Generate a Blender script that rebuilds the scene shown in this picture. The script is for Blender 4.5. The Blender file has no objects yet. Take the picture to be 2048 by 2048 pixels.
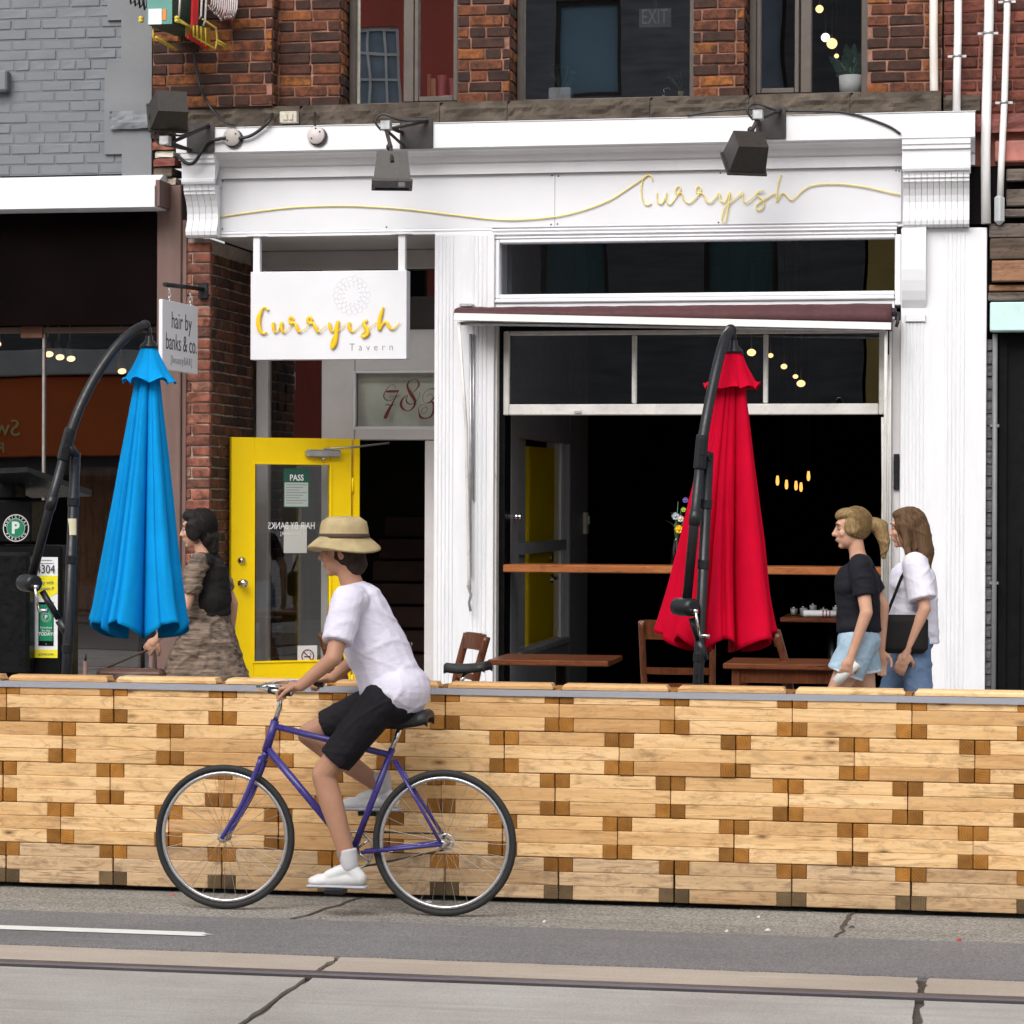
import bpy, bmesh, math, random
from mathutils import Vector, Matrix, Quaternion, noise as mnoise
R = random.Random(7)
scene = bpy.context.scene
col = scene.collection

# ---------------------------------------------------------------- camera
F = 5300.0                      # focal length in photo pixels (photo is 2048 wide)
YAW = math.atan(968 / F); PITCH = math.atan(24 / F); ROLL = .004
CAM = Vector((3.3, -18.0, 1.9))
cf = Vector((-math.sin(YAW) * math.cos(PITCH), math.cos(YAW) * math.cos(PITCH), -math.sin(PITCH)))
r0 = Vector((math.cos(YAW), math.sin(YAW), 0)); u0 = r0.cross(cf)
cu = (u0 - ROLL * r0).normalized(); cr = (r0 + ROLL * u0).normalized()
cd = bpy.data.cameras.new('camera'); cam = bpy.data.objects.new('camera', cd); col.objects.link(cam)
cd.sensor_width = 36; cd.lens = 36 * F / 2048; cd.clip_start = .1; cd.clip_end = 500
cam.matrix_world = Matrix(((cr.x, cu.x, -cf.x, CAM.x), (cr.y, cu.y, -cf.y, CAM.y), (cr.z, cu.z, -cf.z, CAM.z), (0, 0, 0, 1)))
scene.camera = cam
# ---------------------------------------------------------------- sky and sun (overcast)
SUN_EL, SUN_AZ = math.radians(41), math.radians(194)     # azimuth clockwise from +Y
w = bpy.data.worlds.new('World'); scene.world = w; w.use_nodes = True
nt = w.node_tree; bg = nt.nodes['Background']
sky = nt.nodes.new('ShaderNodeTexSky'); sky.sky_type = 'NISHITA'; sky.sun_disc = False
sky.sun_elevation = SUN_EL; sky.sun_rotation = SUN_AZ; sky.dust_density = 4; sky.air_density = 1.0
hs = nt.nodes.new('ShaderNodeHueSaturation'); hs.inputs['Saturation'].default_value = .22
nt.links.new(sky.outputs[0], hs.inputs['Color']); nt.links.new(hs.outputs[0], bg.inputs['Color'])
bg.inputs['Strength'].default_value = .135
sd = bpy.data.lights.new('sun', 'SUN'); sun = bpy.data.objects.new('sun', sd); col.objects.link(sun)
sd.energy = 1.5; sd.angle = math.radians(50); sd.color = (1, .975, .94)
sv = Vector((math.sin(SUN_AZ) * math.cos(SUN_EL), math.cos(SUN_AZ) * math.cos(SUN_EL), math.sin(SUN_EL)))
sun.rotation_euler = sv.to_track_quat('Z', 'Y').to_euler(); sun.location = (0, -8, 20)
vs = scene.view_settings; vs.view_transform = 'Standard'; vs.look = 'None'; vs.gamma = 1; vs.exposure = .56

# ---------------------------------------------------------------- pixel -> place
def ray(px, py): return cf + cr * ((px - 1024) / F) + cu * ((1024 - py) / F)
def P(px, py, Y):
    d = ray(px, py); return CAM + d * ((Y - CAM.y) / d.y)
def PX(px, Y, py=800): return P(px, py, Y).x
def PZ(py, Y, px=1024): return P(px, py, Y).z
def G(px, py, z=0):
    d = ray(px, py); return CAM + d * ((z - CAM.z) / d.z)

# ---------------------------------------------------------------- objects
WM = {}
def reg(o, parent=None, world=None):
    world = world or Matrix()
    col.objects.link(o); WM[o.name] = world
    if parent is not None:
        o.parent = parent; o.matrix_parent_inverse = WM[parent.name].inverted()
    o.matrix_basis = world
    return o
def tag(o, label=None, cat=None, group=None, kind=None):
    if label: o['label'] = label
    if cat: o['category'] = cat
    if group: o['group'] = group
    if kind: o['kind'] = kind
    return o
def thing(name, loc, label, cat, group=None):
    return tag(reg(bpy.data.objects.new(name, None), None, Matrix.Translation(Vector(loc))), label, cat, group)
def children(o): return [c for c in bpy.data.objects if c.parent == o]
def copy_tree(o, parent=None):
    kids = children(o)
    c = o.copy(); col.objects.link(c); WM[c.name] = WM[o.name]
    if parent is not None: c.parent = parent
    for k in kids: copy_tree(k, c)
    return c

class MB:
    """collects shapes into one mesh"""
    def __init__(s): s.v = []; s.f = []; s.sm = []
    def add(s, vs, fs, smooth=False, M=None):
        n = len(s.v)
        s.v += [tuple(M @ Vector(a)) if M else tuple(a) for a in vs]
        s.f += [[i + n for i in f] for f in fs]; s.sm += [smooth] * len(fs)
        return s
    def box(s, x0, x1, y0, y1, z0, z1, b=0, M=None):
        if x1 < x0: x0, x1 = x1, x0
        if y1 < y0: y0, y1 = y1, y0
        if z1 < z0: z0, z1 = z1, z0
        b = min(b, .49 * min(x1 - x0, y1 - y0, z1 - z0))
        if b <= 0:
            vs = [(x, y, z) for x in (x0, x1) for y in (y0, y1) for z in (z0, z1)]
            return s.add(vs, [(0, 1, 3, 2), (4, 6, 7, 5), (0, 4, 5, 1), (2, 3, 7, 6), (0, 2, 6, 4), (1, 5, 7, 3)], M=M)
        vs = []; idx = {}
        for i, x in enumerate((x0, x1)):
            for j, y in enumerate((y0, y1)):
                for k, z in enumerate((z0, z1)):
                    sx, sy, sz = (1, -1)[i] * b, (1, -1)[j] * b, (1, -1)[k] * b
                    for a, q in enumerate(((x, y + sy, z + sz), (x + sx, y, z + sz), (x + sx, y + sy, z))):
                        idx[(i, j, k, a)] = len(vs); vs.append(q)
        fs = []
        for i in (0, 1):
            fs.append([idx[(i, j, k, 0)] for j, k in ((0, 0), (0, 1), (1, 1), (1, 0))][::1 if i == 0 else -1])
            fs.append([idx[(j, i, k, 1)] for j, k in ((0, 0), (1, 0), (1, 1), (0, 1))][::1 if i == 0 else -1])
            fs.append([idx[(j, k, i, 2)] for j, k in ((0, 0), (0, 1), (1, 1), (1, 0))][::1 if i == 0 else -1])
        for j in (0, 1):
            for k in (0, 1):
                fs.append([idx[(0, j, k, 1)], idx[(0, j, k, 2)], idx[(1, j, k, 2)], idx[(1, j, k, 1)]])
                fs.append([idx[(j, 0, k, 0)], idx[(j, 0, k, 2)], idx[(j, 1, k, 2)], idx[(j, 1, k, 0)]])
                fs.append([idx[(j, k, 0, 0)], idx[(j, k, 0, 1)], idx[(j, k, 1, 1)], idx[(j, k, 1, 0)]])
        for i in (0, 1):
            for j in (0, 1):
                for k in (0, 1): fs.append([idx[(i, j, k, 0)], idx[(i, j, k, 1)], idx[(i, j, k, 2)]])
        return s.add(vs, fs, M=M)
    def prism(s, poly, y0, y1, M=None):
        """polygon in (x,z) extruded along y"""
        n = len(poly)
        vs = [(x, y0, z) for x, z in poly] + [(x, y1, z) for x, z in poly]
        fs = [list(range(n)), list(range(2 * n - 1, n - 1, -1))] + [[i, i + n, (i + 1) % n + n, (i + 1) % n] for i in range(n)]
        return s.add(vs, fs, M=M)
    def prof(s, poly, x0, x1, M=None, smooth=False):
        """profile in (y,z) extruded along x"""
        n = len(poly)
        vs = [(x0, y, z) for y, z in poly] + [(x1, y, z) for y, z in poly]
        s.add(vs, [[i, (i + 1) % n, (i + 1) % n + n, i + n] for i in range(n)], smooth, M)
        return s.add(vs, [list(range(n - 1, -1, -1)), list(range(n, 2 * n))], False, M)
    def tube(s, pts, r, n=10, flat=None, up=None, cap=True, smooth=True):
        """round tube along points; r a number or a list; flat=(a,b) scales the section's two axes"""
        pts = [Vector(p) for p in pts]; m = len(pts)
        rs = r if isinstance(r, (list, tuple)) else [r] * m
        T = []
        for i in range(m):
            t = pts[min(i + 1, m - 1)] - pts[max(i - 1, 0)]
            T.append(t.normalized() if t.length > 1e-9 else Vector((0, 0, 1)))
        if up is None:
            a = Vector((0, 0, 1)) if abs(T[0].z) < .9 else Vector((1, 0, 0))
            nrm = (a - T[0] * a.dot(T[0])).normalized()
        vs = []
        for i in range(m):
            if up is not None:
                nn = Vector(up); nn = (nn - T[i] * nn.dot(T[i])).normalized()
            else:
                nrm = (nrm - T[i] * nrm.dot(T[i])).normalized(); nn = nrm
            bb = T[i].cross(nn); fa, fb = flat or (1, 1)
            for k in range(n):
                a = 2 * math.pi * k / n
                vs.append(pts[i] + nn * (math.cos(a) * rs[i] * fa) + bb * (math.sin(a) * rs[i] * fb))
        fs = [[i * n + k, i * n + (k + 1) % n, (i + 1) * n + (k + 1) % n, (i + 1) * n + k] for i in range(m - 1) for k in range(n)]
        s.add(vs, fs, smooth)
        if cap:
            base = len(s.v) - len(vs)
            s.f += [[base + k for k in range(n)][::-1], [base + (m - 1) * n + k for k in range(n)]]; s.sm += [False, False]
        return s
    def cyl(s, p0, p1, r0_, r1_=None, n=16): return s.tube([p0, p1], [r0_, r0_ if r1_ is None else r1_], n)
    def lathe(s, prof, c, n=20, ax=(0, 0, 1), smooth=True):
        """prof list of (radius, height) about axis ax from point c"""
        c = Vector(c); ax = Vector(ax).normalized()
        a = Vector((1, 0, 0)) if abs(ax.x) < .9 else Vector((0, 1, 0))
        e1 = (a - ax * a.dot(ax)).normalized(); e2 = ax.cross(e1)
        vs = [c + ax * h + (e1 * math.cos(2 * math.pi * k / n) + e2 * math.sin(2 * math.pi * k / n)) * max(r, 1e-5) for r, h in prof for k in range(n)]
        fs = [[i * n + k, i * n + (k + 1) % n, (i + 1) * n + (k + 1) % n, (i + 1) * n + k] for i in range(len(prof) - 1) for k in range(n)]
        s.add(vs, fs, smooth)
        base = len(s.v) - len(vs)
        s.f += [[base + k for k in range(n)][::-1], [base + (len(prof) - 1) * n + k for k in range(n)]]; s.sm += [False, False]
        return s
    def ball(s, c, r, n=12, m=8, sc=(1, 1, 1)):
        c = Vector(c)
        vs = [c + Vector((math.sin(math.pi * i / m) * math.cos(2 * math.pi * k / n) * sc[0], math.sin(math.pi * i / m) * math.sin(2 * math.pi * k / n) * sc[1], math.cos(math.pi * i / m) * sc[2])) * r for i in range(m + 1) for k in range(n)]
        fs = [[i * n + k, (i + 1) * n + k, (i + 1) * n + (k + 1) % n, i * n + (k + 1) % n] for i in range(m) for k in range(n)]
        return s.add(vs, fs, True)
    def mesh(s, name, mat=None):
        me = bpy.data.meshes.new(name); me.from_pydata([tuple(v) for v in s.v], [], s.f)
        me.validate(); 
        if len(me.polygons) == len(s.sm): me.polygons.foreach_set('use_smooth', s.sm)
        bm = bmesh.new(); bm.from_mesh(me); bmesh.ops.remove_doubles(bm, verts=bm.verts, dist=1e-6); bmesh.ops.recalc_face_normals(bm, faces=bm.faces); bm.to_mesh(me); bm.free()
        if mat: me.materials.append(mat)
        return me
    def build(s, name, mat, parent=None, world=None, **kw):
        return tag(reg(bpy.data.objects.new(name, s.mesh(name, mat)), parent, world), **kw)

def crom(pts, k=6):
    """Catmull-Rom through points (any dimension)"""
    out = []; n = len(pts)
    for i in range(n - 1):
        a, b, c, d = pts[max(i - 1, 0)], pts[i], pts[i + 1], pts[min(i + 2, n - 1)]
        for j in range(k):
            t = j / k
            out.append(tuple(.5 * ((2 * q) + (r_ - p) * t + (2 * p - 5 * q + 4 * r_ - s_) * t * t + (3 * q - p - 3 * r_ + s_) * t ** 3) for p, q, r_, s_ in zip(a, b, c, d)))
    out.append(tuple(pts[-1])); return out

def text_mesh(txt, size, depth=.001, sx=1.0, align='LEFT', bold=0, space=1.0):
    cu_ = bpy.data.curves.new('txt', 'FONT'); cu_.body = txt; cu_.size = size; cu_.extrude = depth; cu_.align_x = align; cu_.offset = bold
    cu_.space_character = space; cu_.resolution_u = 3
    o = bpy.data.objects.new('txt', cu_); col.objects.link(o)
    me = bpy.data.meshes.new_from_object(o.evaluated_get(bpy.context.evaluated_depsgraph_get()))
    bpy.data.objects.remove(o); bpy.data.curves.remove(cu_)
    for v in me.vertices: v.co.x *= sx
    return me
def text_obj(name, txt, size, at, mat, parent=None, M=None, **kw):
    """text standing upright, facing -Y, its baseline start at `at`"""
    me = text_mesh(txt, size, **kw); me.materials.append(mat); me.name = name
    W_ = Matrix.Translation(Vector(at)) @ (M if M is not None else Matrix.Rotation(math.pi / 2, 4, 'X'))
    return reg(bpy.data.objects.new(name, me), parent, W_)

# ---------------------------------------------------------------- materials
class NT:
    def __init__(s, name):
        s.m = bpy.data.materials.new(name); s.m.use_nodes = True; s.t = s.m.node_tree; s.n = s.t.nodes
        s.b = s.n['Principled BSDF']; s.out = s.n['Material Output']
    def new(s, t, **kw):
        nd = s.n.new(t)
        for k, v in kw.items(): setattr(nd, k, v)
        return nd
    def link(s, a, b): s.t.links.new(a, b)
    def pos(s, scale=(1, 1, 1), obj=False, rnd=False):
        if obj: o = s.new('ShaderNodeTexCoord').outputs['Object']
        else: o = s.new('ShaderNodeNewGeometry').outputs['Position']
        mp = s.new('ShaderNodeMapping'); mp.inputs['Scale'].default_value = scale; s.link(o, mp.inputs['Vector'])
        if rnd:
            oi = s.new('ShaderNodeObjectInfo'); mm = s.new('ShaderNodeMath', operation='MULTIPLY'); mm.inputs[1].default_value = 57.0
            s.link(oi.outputs['Random'], mm.inputs[0]); ad = s.new('ShaderNodeVectorMath', operation='ADD')
            s.link(mp.outputs[0], ad.inputs[0]); s.link(mm.outputs[0], ad.inputs[1]); return ad.outputs[0]
        return mp.outputs[0]
    def noise(s, vec, scale, detail=4, rough=.6, dist=0):
        nd = s.new('ShaderNodeTexNoise'); nd.inputs['Scale'].default_value = scale; nd.inputs['Detail'].default_value = detail
        nd.inputs['Roughness'].default_value = rough; nd.inputs['Distortion'].default_value = dist; s.link(vec, nd.inputs['Vector']); return nd.outputs['Fac']
    def ramp(s, fac, stops, interp='LINEAR'):
        nd = s.new('ShaderNodeValToRGB'); nd.color_ramp.interpolation = interp; e = nd.color_ramp.elements
        while len(e) < len(stops): e.new(.5)
        for i, (p, c) in enumerate(stops):
            e[i].position = p; e[i].color = (c, c, c, 1) if isinstance(c, (int, float)) else (*c[:3], 1)
        s.link(fac, nd.inputs['Fac']); return nd.outputs['Color']
    def mix(s, fac, a, b, mode='MIX'):
        nd = s.new('ShaderNodeMix', data_type='RGBA', blend_type=mode)
        for k, v in ((0, fac), (6, a), (7, b)):
            if isinstance(v, (int, float)) and k == 0: nd.inputs[0].default_value = v
            elif isinstance(v, (tuple, list)): nd.inputs[k].default_value = (*v[:3], 1)
            else: s.link(v, nd.inputs[k])
        return nd.outputs[2]
    def color(s, c):
        if isinstance(c, (tuple, list)): s.b.inputs['Base Color'].default_value = (*c[:3], 1)
        else: s.link(c, s.b.inputs['Base Color'])
    def bump(s, h, strength=.3, dist=.01):
        nd = s.new('ShaderNodeBump'); nd.inputs['Strength'].default_value = strength; nd.inputs['Distance'].default_value = dist
        s.link(h, nd.inputs['Height']); s.link(nd.outputs[0], s.b.inputs['Normal'])
    def set(s, rough=.6, metal=0, spec=.5):
        s.b.inputs['Roughness'].default_value = rough; s.b.inputs['Metallic'].default_value = metal; s.b.inputs['Specular IOR Level'].default_value = spec
        return s.m
def paint(name, c, rough=.5, metal=0, var=.12, vs=3.0, dirt=0, dirtc=(.12, .1, .085), bump=.05, bs=90, spec=.5, stretch=(1, 1, 1), rvar=.1):
    """painted or plain surface: base colour broken up by broad noise, fine relief, optional dirt patches"""
    s = NT(name); v = s.pos(stretch)
    n1 = s.noise(v, vs, 5)
    lo = tuple(k * (1 - var) for k in c); hi = tuple(min(1, k * (1 + var)) for k in c)
    cc = s.ramp(n1, [(.3, lo), (.7, hi)])
    if dirt:
        nd = s.noise(v, vs * 2.7, 6, .7); cc = s.mix(s.ramp(nd, [(.62 - dirt * .25, 0.0), (.85 - dirt * .2, min(1, dirt * 1.4))]), cc, dirtc)
    s.color(cc); 
    if bump: s.bump(s.noise(v, bs, 3), bump, .004)
    s.set(rough, metal, spec)
    if rvar: s.link(s.ramp(s.noise(v, vs * 4, 3), [(.3, max(.02, rough - rvar)), (.7, min(1, rough + rvar))]), s.b.inputs['Roughness'])
    return s.m
def emit(name, c, k):
    s = NT(name); s.color((0, 0, 0)); s.b.inputs['Emission Color'].default_value = (*c, 1); s.b.inputs['Emission Strength'].default_value = k; return s.m
def glassy(name, tint=(1, 1, 1), boost=1.6, rough=0, wave=.0):
    s = NT(name); s.n.remove(s.b)
    tr = s.new('ShaderNodeBsdfTransparent'); tr.inputs[0].default_value = (*tint, 1)
    gl = s.new('ShaderNodeBsdfGlossy'); gl.inputs['Roughness'].default_value = rough; gl.inputs[0].default_value = (.95, .97, 1, 1)
    fr = s.new('ShaderNodeFresnel'); fr.inputs[0].default_value = 1.5
    if wave:
        bp = s.new('ShaderNodeBump'); bp.inputs['Strength'].default_value = wave; bp.inputs['Distance'].default_value = .02
        s.link(s.noise(s.pos(), 1.6, 1), bp.inputs['Height']); s.link(bp.outputs[0], gl.inputs['Normal'])
    mu0 = s.new('ShaderNodeMath', operation='MULTIPLY'); mu0.inputs[1].default_value = boost; mu0.use_clamp = True; s.link(fr.outputs[0], mu0.inputs[0])
    ge = s.new('ShaderNodeNewGeometry'); iv = s.new('ShaderNodeMath', operation='SUBTRACT'); iv.inputs[0].default_value = 1; s.link(ge.outputs['Backfacing'], iv.inputs[1])
    mu = s.new('ShaderNodeMath', operation='MULTIPLY'); s.link(mu0.outputs[0], mu.inputs[0]); s.link(iv.outputs[0], mu.inputs[1])
    mx = s.new('ShaderNodeMixShader'); s.link(mu.outputs[0], mx.inputs[0]); s.link(tr.outputs[0], mx.inputs[1]); s.link(gl.outputs[0], mx.inputs[2])
    s.link(mx.outputs[0], s.out.inputs['Surface']); return s.m

def brick_mat(name, stops, soot=.5, sootc=(.018, .012, .01)):
    s = NT(name); oi = s.new('ShaderNodeObjectInfo'); v = s.pos()
    base = s.ramp(oi.outputs['Random'], stops)
    n = s.noise(v, 17, 6, .75); base = s.mix(s.ramp(n, [(.38, .75), (.60, 0.0)]), base, (.035, .016, .012))
    n2 = s.noise(v, 7.5, 6, .75); base = s.mix(s.ramp(n2, [(.46, 0.0), (.66, soot)]), base, sootc)
    n3 = s.noise(v, 45, 4, .7); base = s.mix(s.ramp(n3, [(.66, 0.0), (.75, .35)]), base, (.5, .36, .28))
    s.color(base); s.bump(s.noise(v, 90, 5, .7), .5, .006); return s.set(.85, 0, .3)
def wood_mat(name, lo, hi, knot=(.18, .07, .02), ax='X', rnd=.5, rough=.6, gs=1.0, dirt=0.0):
    """sawn timber: long grain along ax, knots, each piece its own tone"""
    s = NT(name); st = {'X': (.7, 14, 14), 'Y': (14, .7, 14), 'Z': (14, 14, .7)}[ax]
    v = s.pos(tuple(k * gs for k in st), rnd=True); vb = s.pos((1, 1, 1), rnd=True)
    oi = s.new('ShaderNodeObjectInfo')
    g = s.noise(v, 3.2, 6, .65, .6)
    c = s.ramp(g, [(.28, lo), (.68, hi)])
    tone = s.ramp(oi.outputs['Random'], [(0, (1 - rnd * .26, 1 - rnd * .36, 1 - rnd * .46)), (.45, 1.0), (1, (1.07, 1.10, 1.18))])
    c = s.mix(1.0, c, tone, 'MULTIPLY')
    kst = {'X': (2.1, 6, 6), 'Y': (6, 2.1, 6), 'Z': (6, 6, 2.1)}[ax]
    vo = s.new('ShaderNodeTexVoronoi'); vo.inputs['Scale'].default_value = 1.25
    s.link(s.pos(kst, rnd=True), vo.inputs['Vector'])
    kn = s.ramp(vo.outputs['Distance'], [(.022, .95), (.06, .55), (.13, 0.0)])
    kk = s.mix(s.ramp(s.noise(vb, 3.1, 2), [(.36, 0.0), (.46, 1.0)]), (0, 0, 0), kn)
    c = s.mix(kk, c, knot)
    dk = s.noise(s.pos({'X': (2.2, 9, 9), 'Y': (9, 2.2, 9), 'Z': (9, 9, 2.2)}[ax], rnd=True), 2.6, 5, .7, 1.4); c = s.mix(s.ramp(dk, [(.555, 0.0), (.66, .62)]), c, (lo[0] * .62, lo[1] * .50, lo[2] * .42))
    dn = s.noise(s.pos({'X': (1, 2.4, 2.4), 'Y': (2.4, 1, 2.4), 'Z': (2.4, 2.4, 1)}[ax], rnd=True), 6.5, 6, .75, .8); c = s.mix(s.ramp(dn, [(.50, 0.0), (.68, min(1, .62 + dirt))]), c, (lo[0] * .50, lo[1] * .50, lo[2] * .58))
    cst = {'X': (.8, 20, 20), 'Y': (20, .8, 20), 'Z': (20, 20, .8)}[ax]; cn = s.noise(s.pos(cst, rnd=True), 1.5, 3, .5, .3)
    cm = s.mix(s.ramp(s.noise(vb, 4.3, 3), [(.50, 0.0), (.60, 1.0)]), (0, 0, 0), s.ramp(cn, [(.475, 0.0), (.50, .75), (.525, 0.0)])); c = s.mix(cm, c, tuple(k * .35 for k in lo))
    s.color(c); s.bump(s.noise(v, 9, 4), .25, .003); return s.set(rough, 0, .35)
# ---------------------------------------------------------------- shared materials
M_white = paint('white_paint', (.70, .70, .725), .55, var=.05, vs=1.6, stretch=(2.2, 2.2, .7), dirt=.20, dirtc=(.5, .475, .44), bump=.10, bs=40)
M_white2 = paint('white_paint_flutes', (.69, .69, .715), .5, var=.05, vs=3, dirt=.12, dirtc=(.52, .50, .49), bump=.15, bs=30, stretch=(6, 6, .8))
M_panel = paint('white_panel', (.66, .66, .69), .4, var=.03, vs=1.2, bump=.02, dirt=.04, dirtc=(.6, .6, .6))
M_offwhite = paint('old_white_metal', (.62, .60, .57), .45, var=.12, vs=6, dirt=.35, dirtc=(.25, .22, .19))
M_grey = paint('grey_painted_frame', (.19, .195, .21), .5, var=.1, vs=4, dirt=.2, dirtc=(.05, .05, .05))
M_lgrey = paint('pale_grey_paint', (.60, .575, .58), .55, var=.08, vs=3, dirt=.15, dirtc=(.25, .22, .22))
M_brown = paint('brown_window_frame', (.075, .058, .048), .45, var=.2, vs=8, dirt=.3, dirtc=(.16, .13, .11))
M_mauve = paint('mauve_brown_paint', (.135, .078, .063), .6, var=.15, vs=5, dirt=.25, dirtc=(.22, .16, .14), stretch=(3, 3, .6))
M_black = paint('black_paint', (.0045, .0045, .005), .45, var=.3, vs=5, dirt=.06, dirtc=(.02, .02, .02), spec=.12)
M_blackmetal = paint('black_powder_coat', (.011, .012, .015), .36, var=.2, vs=9, bump=.03, spec=.4)
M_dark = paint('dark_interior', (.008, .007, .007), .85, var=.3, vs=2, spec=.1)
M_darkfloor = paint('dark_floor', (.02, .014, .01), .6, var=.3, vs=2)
M_signboard = paint('dark_sign_board', (.0035, .0018, .0018), .6, var=.3, vs=2.5, dirt=.05, dirtc=(.012, .008, .008), spec=.02)
M_bronze = paint('bronze_enamel', (.026, .021, .018), .42, var=.25, vs=12, dirt=.25, dirtc=(.12, .10, .085), stretch=(3, 3, .8))
M_rusty = paint('rusty_steel', (.035, .032, .032), .6, metal=.3, var=.4, vs=9, dirt=.4, dirtc=(.14, .055, .03))
M_galv = paint('galvanised_metal', (.45, .45, .46), .4, metal=.7, var=.2, vs=14, dirt=.2)
M_chrome = paint('chrome', (.72, .71, .69), .18, metal=1, var=.1, vs=20, bump=0)
M_cable = paint('black_cable', (.014, .014, .015), .5, var=.2, vs=20)
M_beige = paint('weathered_beige_plastic', (.50, .46, .38), .55, var=.15, vs=20, dirt=.35, dirtc=(.2, .17, .12))
M_pinkgrey = paint('pinkish_grey_enamel', (.52, .46, .45), .5, var=.08, vs=20, dirt=.15)
M_yellow = paint('yellow_door_paint', (.97, .66, .002), .42, var=.04, vs=2.5, spec=.25, dirt=.10, dirtc=(.45, .30, .03), bump=.06, bs=50)
M_yelloww = paint('yellow_lettering', (.83, .49, .005), .35, var=.05, vs=9, bump=.02)
M_yellline = paint('yellow_tube', (.80, .64, .13), .4, var=.15, vs=6, bump=0)
M_black_ink = paint('black_ink', (.03, .03, .032), .6, var=.1, bump=0)
M_greyink = paint('grey_ink', (.16, .16, .17), .6, var=.1, bump=0)
M_redink = paint('dark_red_ink', (.16, .022, .014), .5, var=.25, vs=12, bump=0)
M_whiteink = paint('white_ink', (.75, .75, .73), .6, var=.08, bump=0)
M_green = paint('green_sticker', (.006, .22, .105), .4, var=.12, vs=12, bump=0)
M_ylabel = paint('yellow_sticker', (.80, .70, .02), .4, var=.06, vs=9, bump=0)
M_wlabel = paint('white_sticker', (.74, .75, .77), .4, var=.05, vs=9, bump=0)
M_glass = glassy('window_glass', (.9, .92, .92), 1.7, wave=.03)
M_glassdark = glassy('tinted_window_glass', (.93, .94, .95), 6.0, wave=.04)
M_glassfilm = glassy('filmed_window_glass', (.93, .94, .95), 13.0, wave=.03)
M_glassclear = glassy('clear_glass', (.96, .97, .97), 1.2)
M_maroon = paint('maroon_awning_cloth', (.062, .016, .019), .75, var=.2, vs=7, dirt=.2, dirtc=(.16, .08, .08), bump=.12, bs=160)
M_stone = paint('brown_sandstone', (.085, .068, .053), .9, var=.5, vs=5, dirt=.5, dirtc=(.035, .027, .022), bump=.9, bs=22, spec=.2)
M_pvc = paint('white_conduit', (.74, .73, .72), .4, var=.06, vs=4, dirt=.12, dirtc=(.5, .46, .42))
M_pvcold = paint('aged_white_downpipe', (.62, .57, .53), .5, var=.12, vs=3, dirt=.35, dirtc=(.42, .33, .27), stretch=(3, 3, .5))
M_greypipe = paint('grey_pipe', (.16, .16, .17), .5, var=.12, vs=6, dirt=.2)
M_turq = paint('pale_turquoise_paint', (.50, .69, .67), .6, var=.08, vs=5, dirt=.16, dirtc=(.3, .4, .36))
M_brickred = brick_mat('old_red_brick', [(0, (.040, .021, .017)), (.34, (.070, .030, .020)), (.5, (.15, .048, .024)), (.75, (.21, .066, .027)), (.88, (.30, .098, .024)), (1, (.36, .13, .03))], .92)
M_brickpier = brick_mat('pier_brick', [(0, (.14, .06, .045)), (.3, (.25, .085, .055)), (.7, (.36, .125, .08)), (1, (.40, .20, .14))], .3)
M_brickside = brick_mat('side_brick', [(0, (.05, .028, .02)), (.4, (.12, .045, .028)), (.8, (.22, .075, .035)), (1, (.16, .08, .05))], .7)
M_mortar = paint('reddish_mortar', (.26, .135, .098), .95, var=.55, vs=4, dirt=.5, dirtc=(.05, .03, .024), bump=.6, bs=120, spec=.1)
M_mortarpale = paint('pale_mortar', (.36, .30, .25), .95, var=.35, vs=9, dirt=.35, dirtc=(.14, .09, .065), bump=.6, bs=120, spec=.1)
M_greybrick = paint('grey_painted_brick', (.133, .141, .155), .55, var=.08, vs=5, dirt=.10, dirtc=(.10, .10, .105), bump=.35, bs=45)
M_greymortar = paint('grey_painted_mortar', (.116, .124, .138), .6, var=.10, vs=7, dirt=.15, dirtc=(.07, .07, .075), bump=.35, bs=60)
M_oldwood = wood_mat('weathered_plank', (.055, .04, .032), (.17, .135, .11), (.04, .03, .025), rnd=.9, rough=.85, dirt=.3)
M_oldwood2 = wood_mat('orange_weathered_plank', (.20, .095, .05), (.33, .18, .105), (.06, .04, .03), rnd=.5, rough=.85, dirt=.2)
M_pine = wood_mat('pine_timber', (.68, .395, .155), (.87, .60, .315), (.13, .05, .018), rnd=1.0)
M_pinebase = wood_mat('splashed_pine_timber', (.48, .31, .16), (.67, .47, .275), (.15, .075, .035), rnd=.9, dirt=.25)
def endgrain(name, a, b):
    s = NT(name); v = s.pos((1, 1, 1), rnd=True); wv = s.new('ShaderNodeTexWave', wave_type='RINGS', rings_direction='Y')
    oi = s.new('ShaderNodeObjectInfo')
    wv.inputs['Scale'].default_value = 26; wv.inputs['Distortion'].default_value = 1.2; wv.inputs['Detail'].default_value = 2
    wn = s.new('ShaderNodeTexWhiteNoise', noise_dimensions='1D'); s.link(oi.outputs['Random'], wn.inputs['W']); sc1 = s.new('ShaderNodeVectorMath', operation='SCALE'); sc1.inputs['Scale'].default_value = .11; s.link(wn.outputs['Color'], sc1.inputs[0])
    sb1 = s.new('ShaderNodeVectorMath', operation='SUBTRACT'); s.link(s.pos((1, .12, 1), obj=True), sb1.inputs[0]); s.link(sc1.outputs[0], sb1.inputs[1]); s.link(sb1.outputs[0], wv.inputs['Vector'])
    c = s.mix(s.ramp(s.noise(v, 16, 4), [(.35, 0.0), (.65, 1.0)]), a, b)
    c = s.mix(s.ramp(wv.outputs['Fac'], [(.2, .0), (.9, .30)]), c, tuple(k * 1.5 for k in b))
    c = s.mix(1.0, c, s.ramp(oi.outputs['Random'], [(0, .62), (1, 1.25)]), 'MULTIPLY')
    s.color(c); s.bump(s.noise(v, 120, 3), .3, .003); return s.set(.75, 0, .3)
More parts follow.
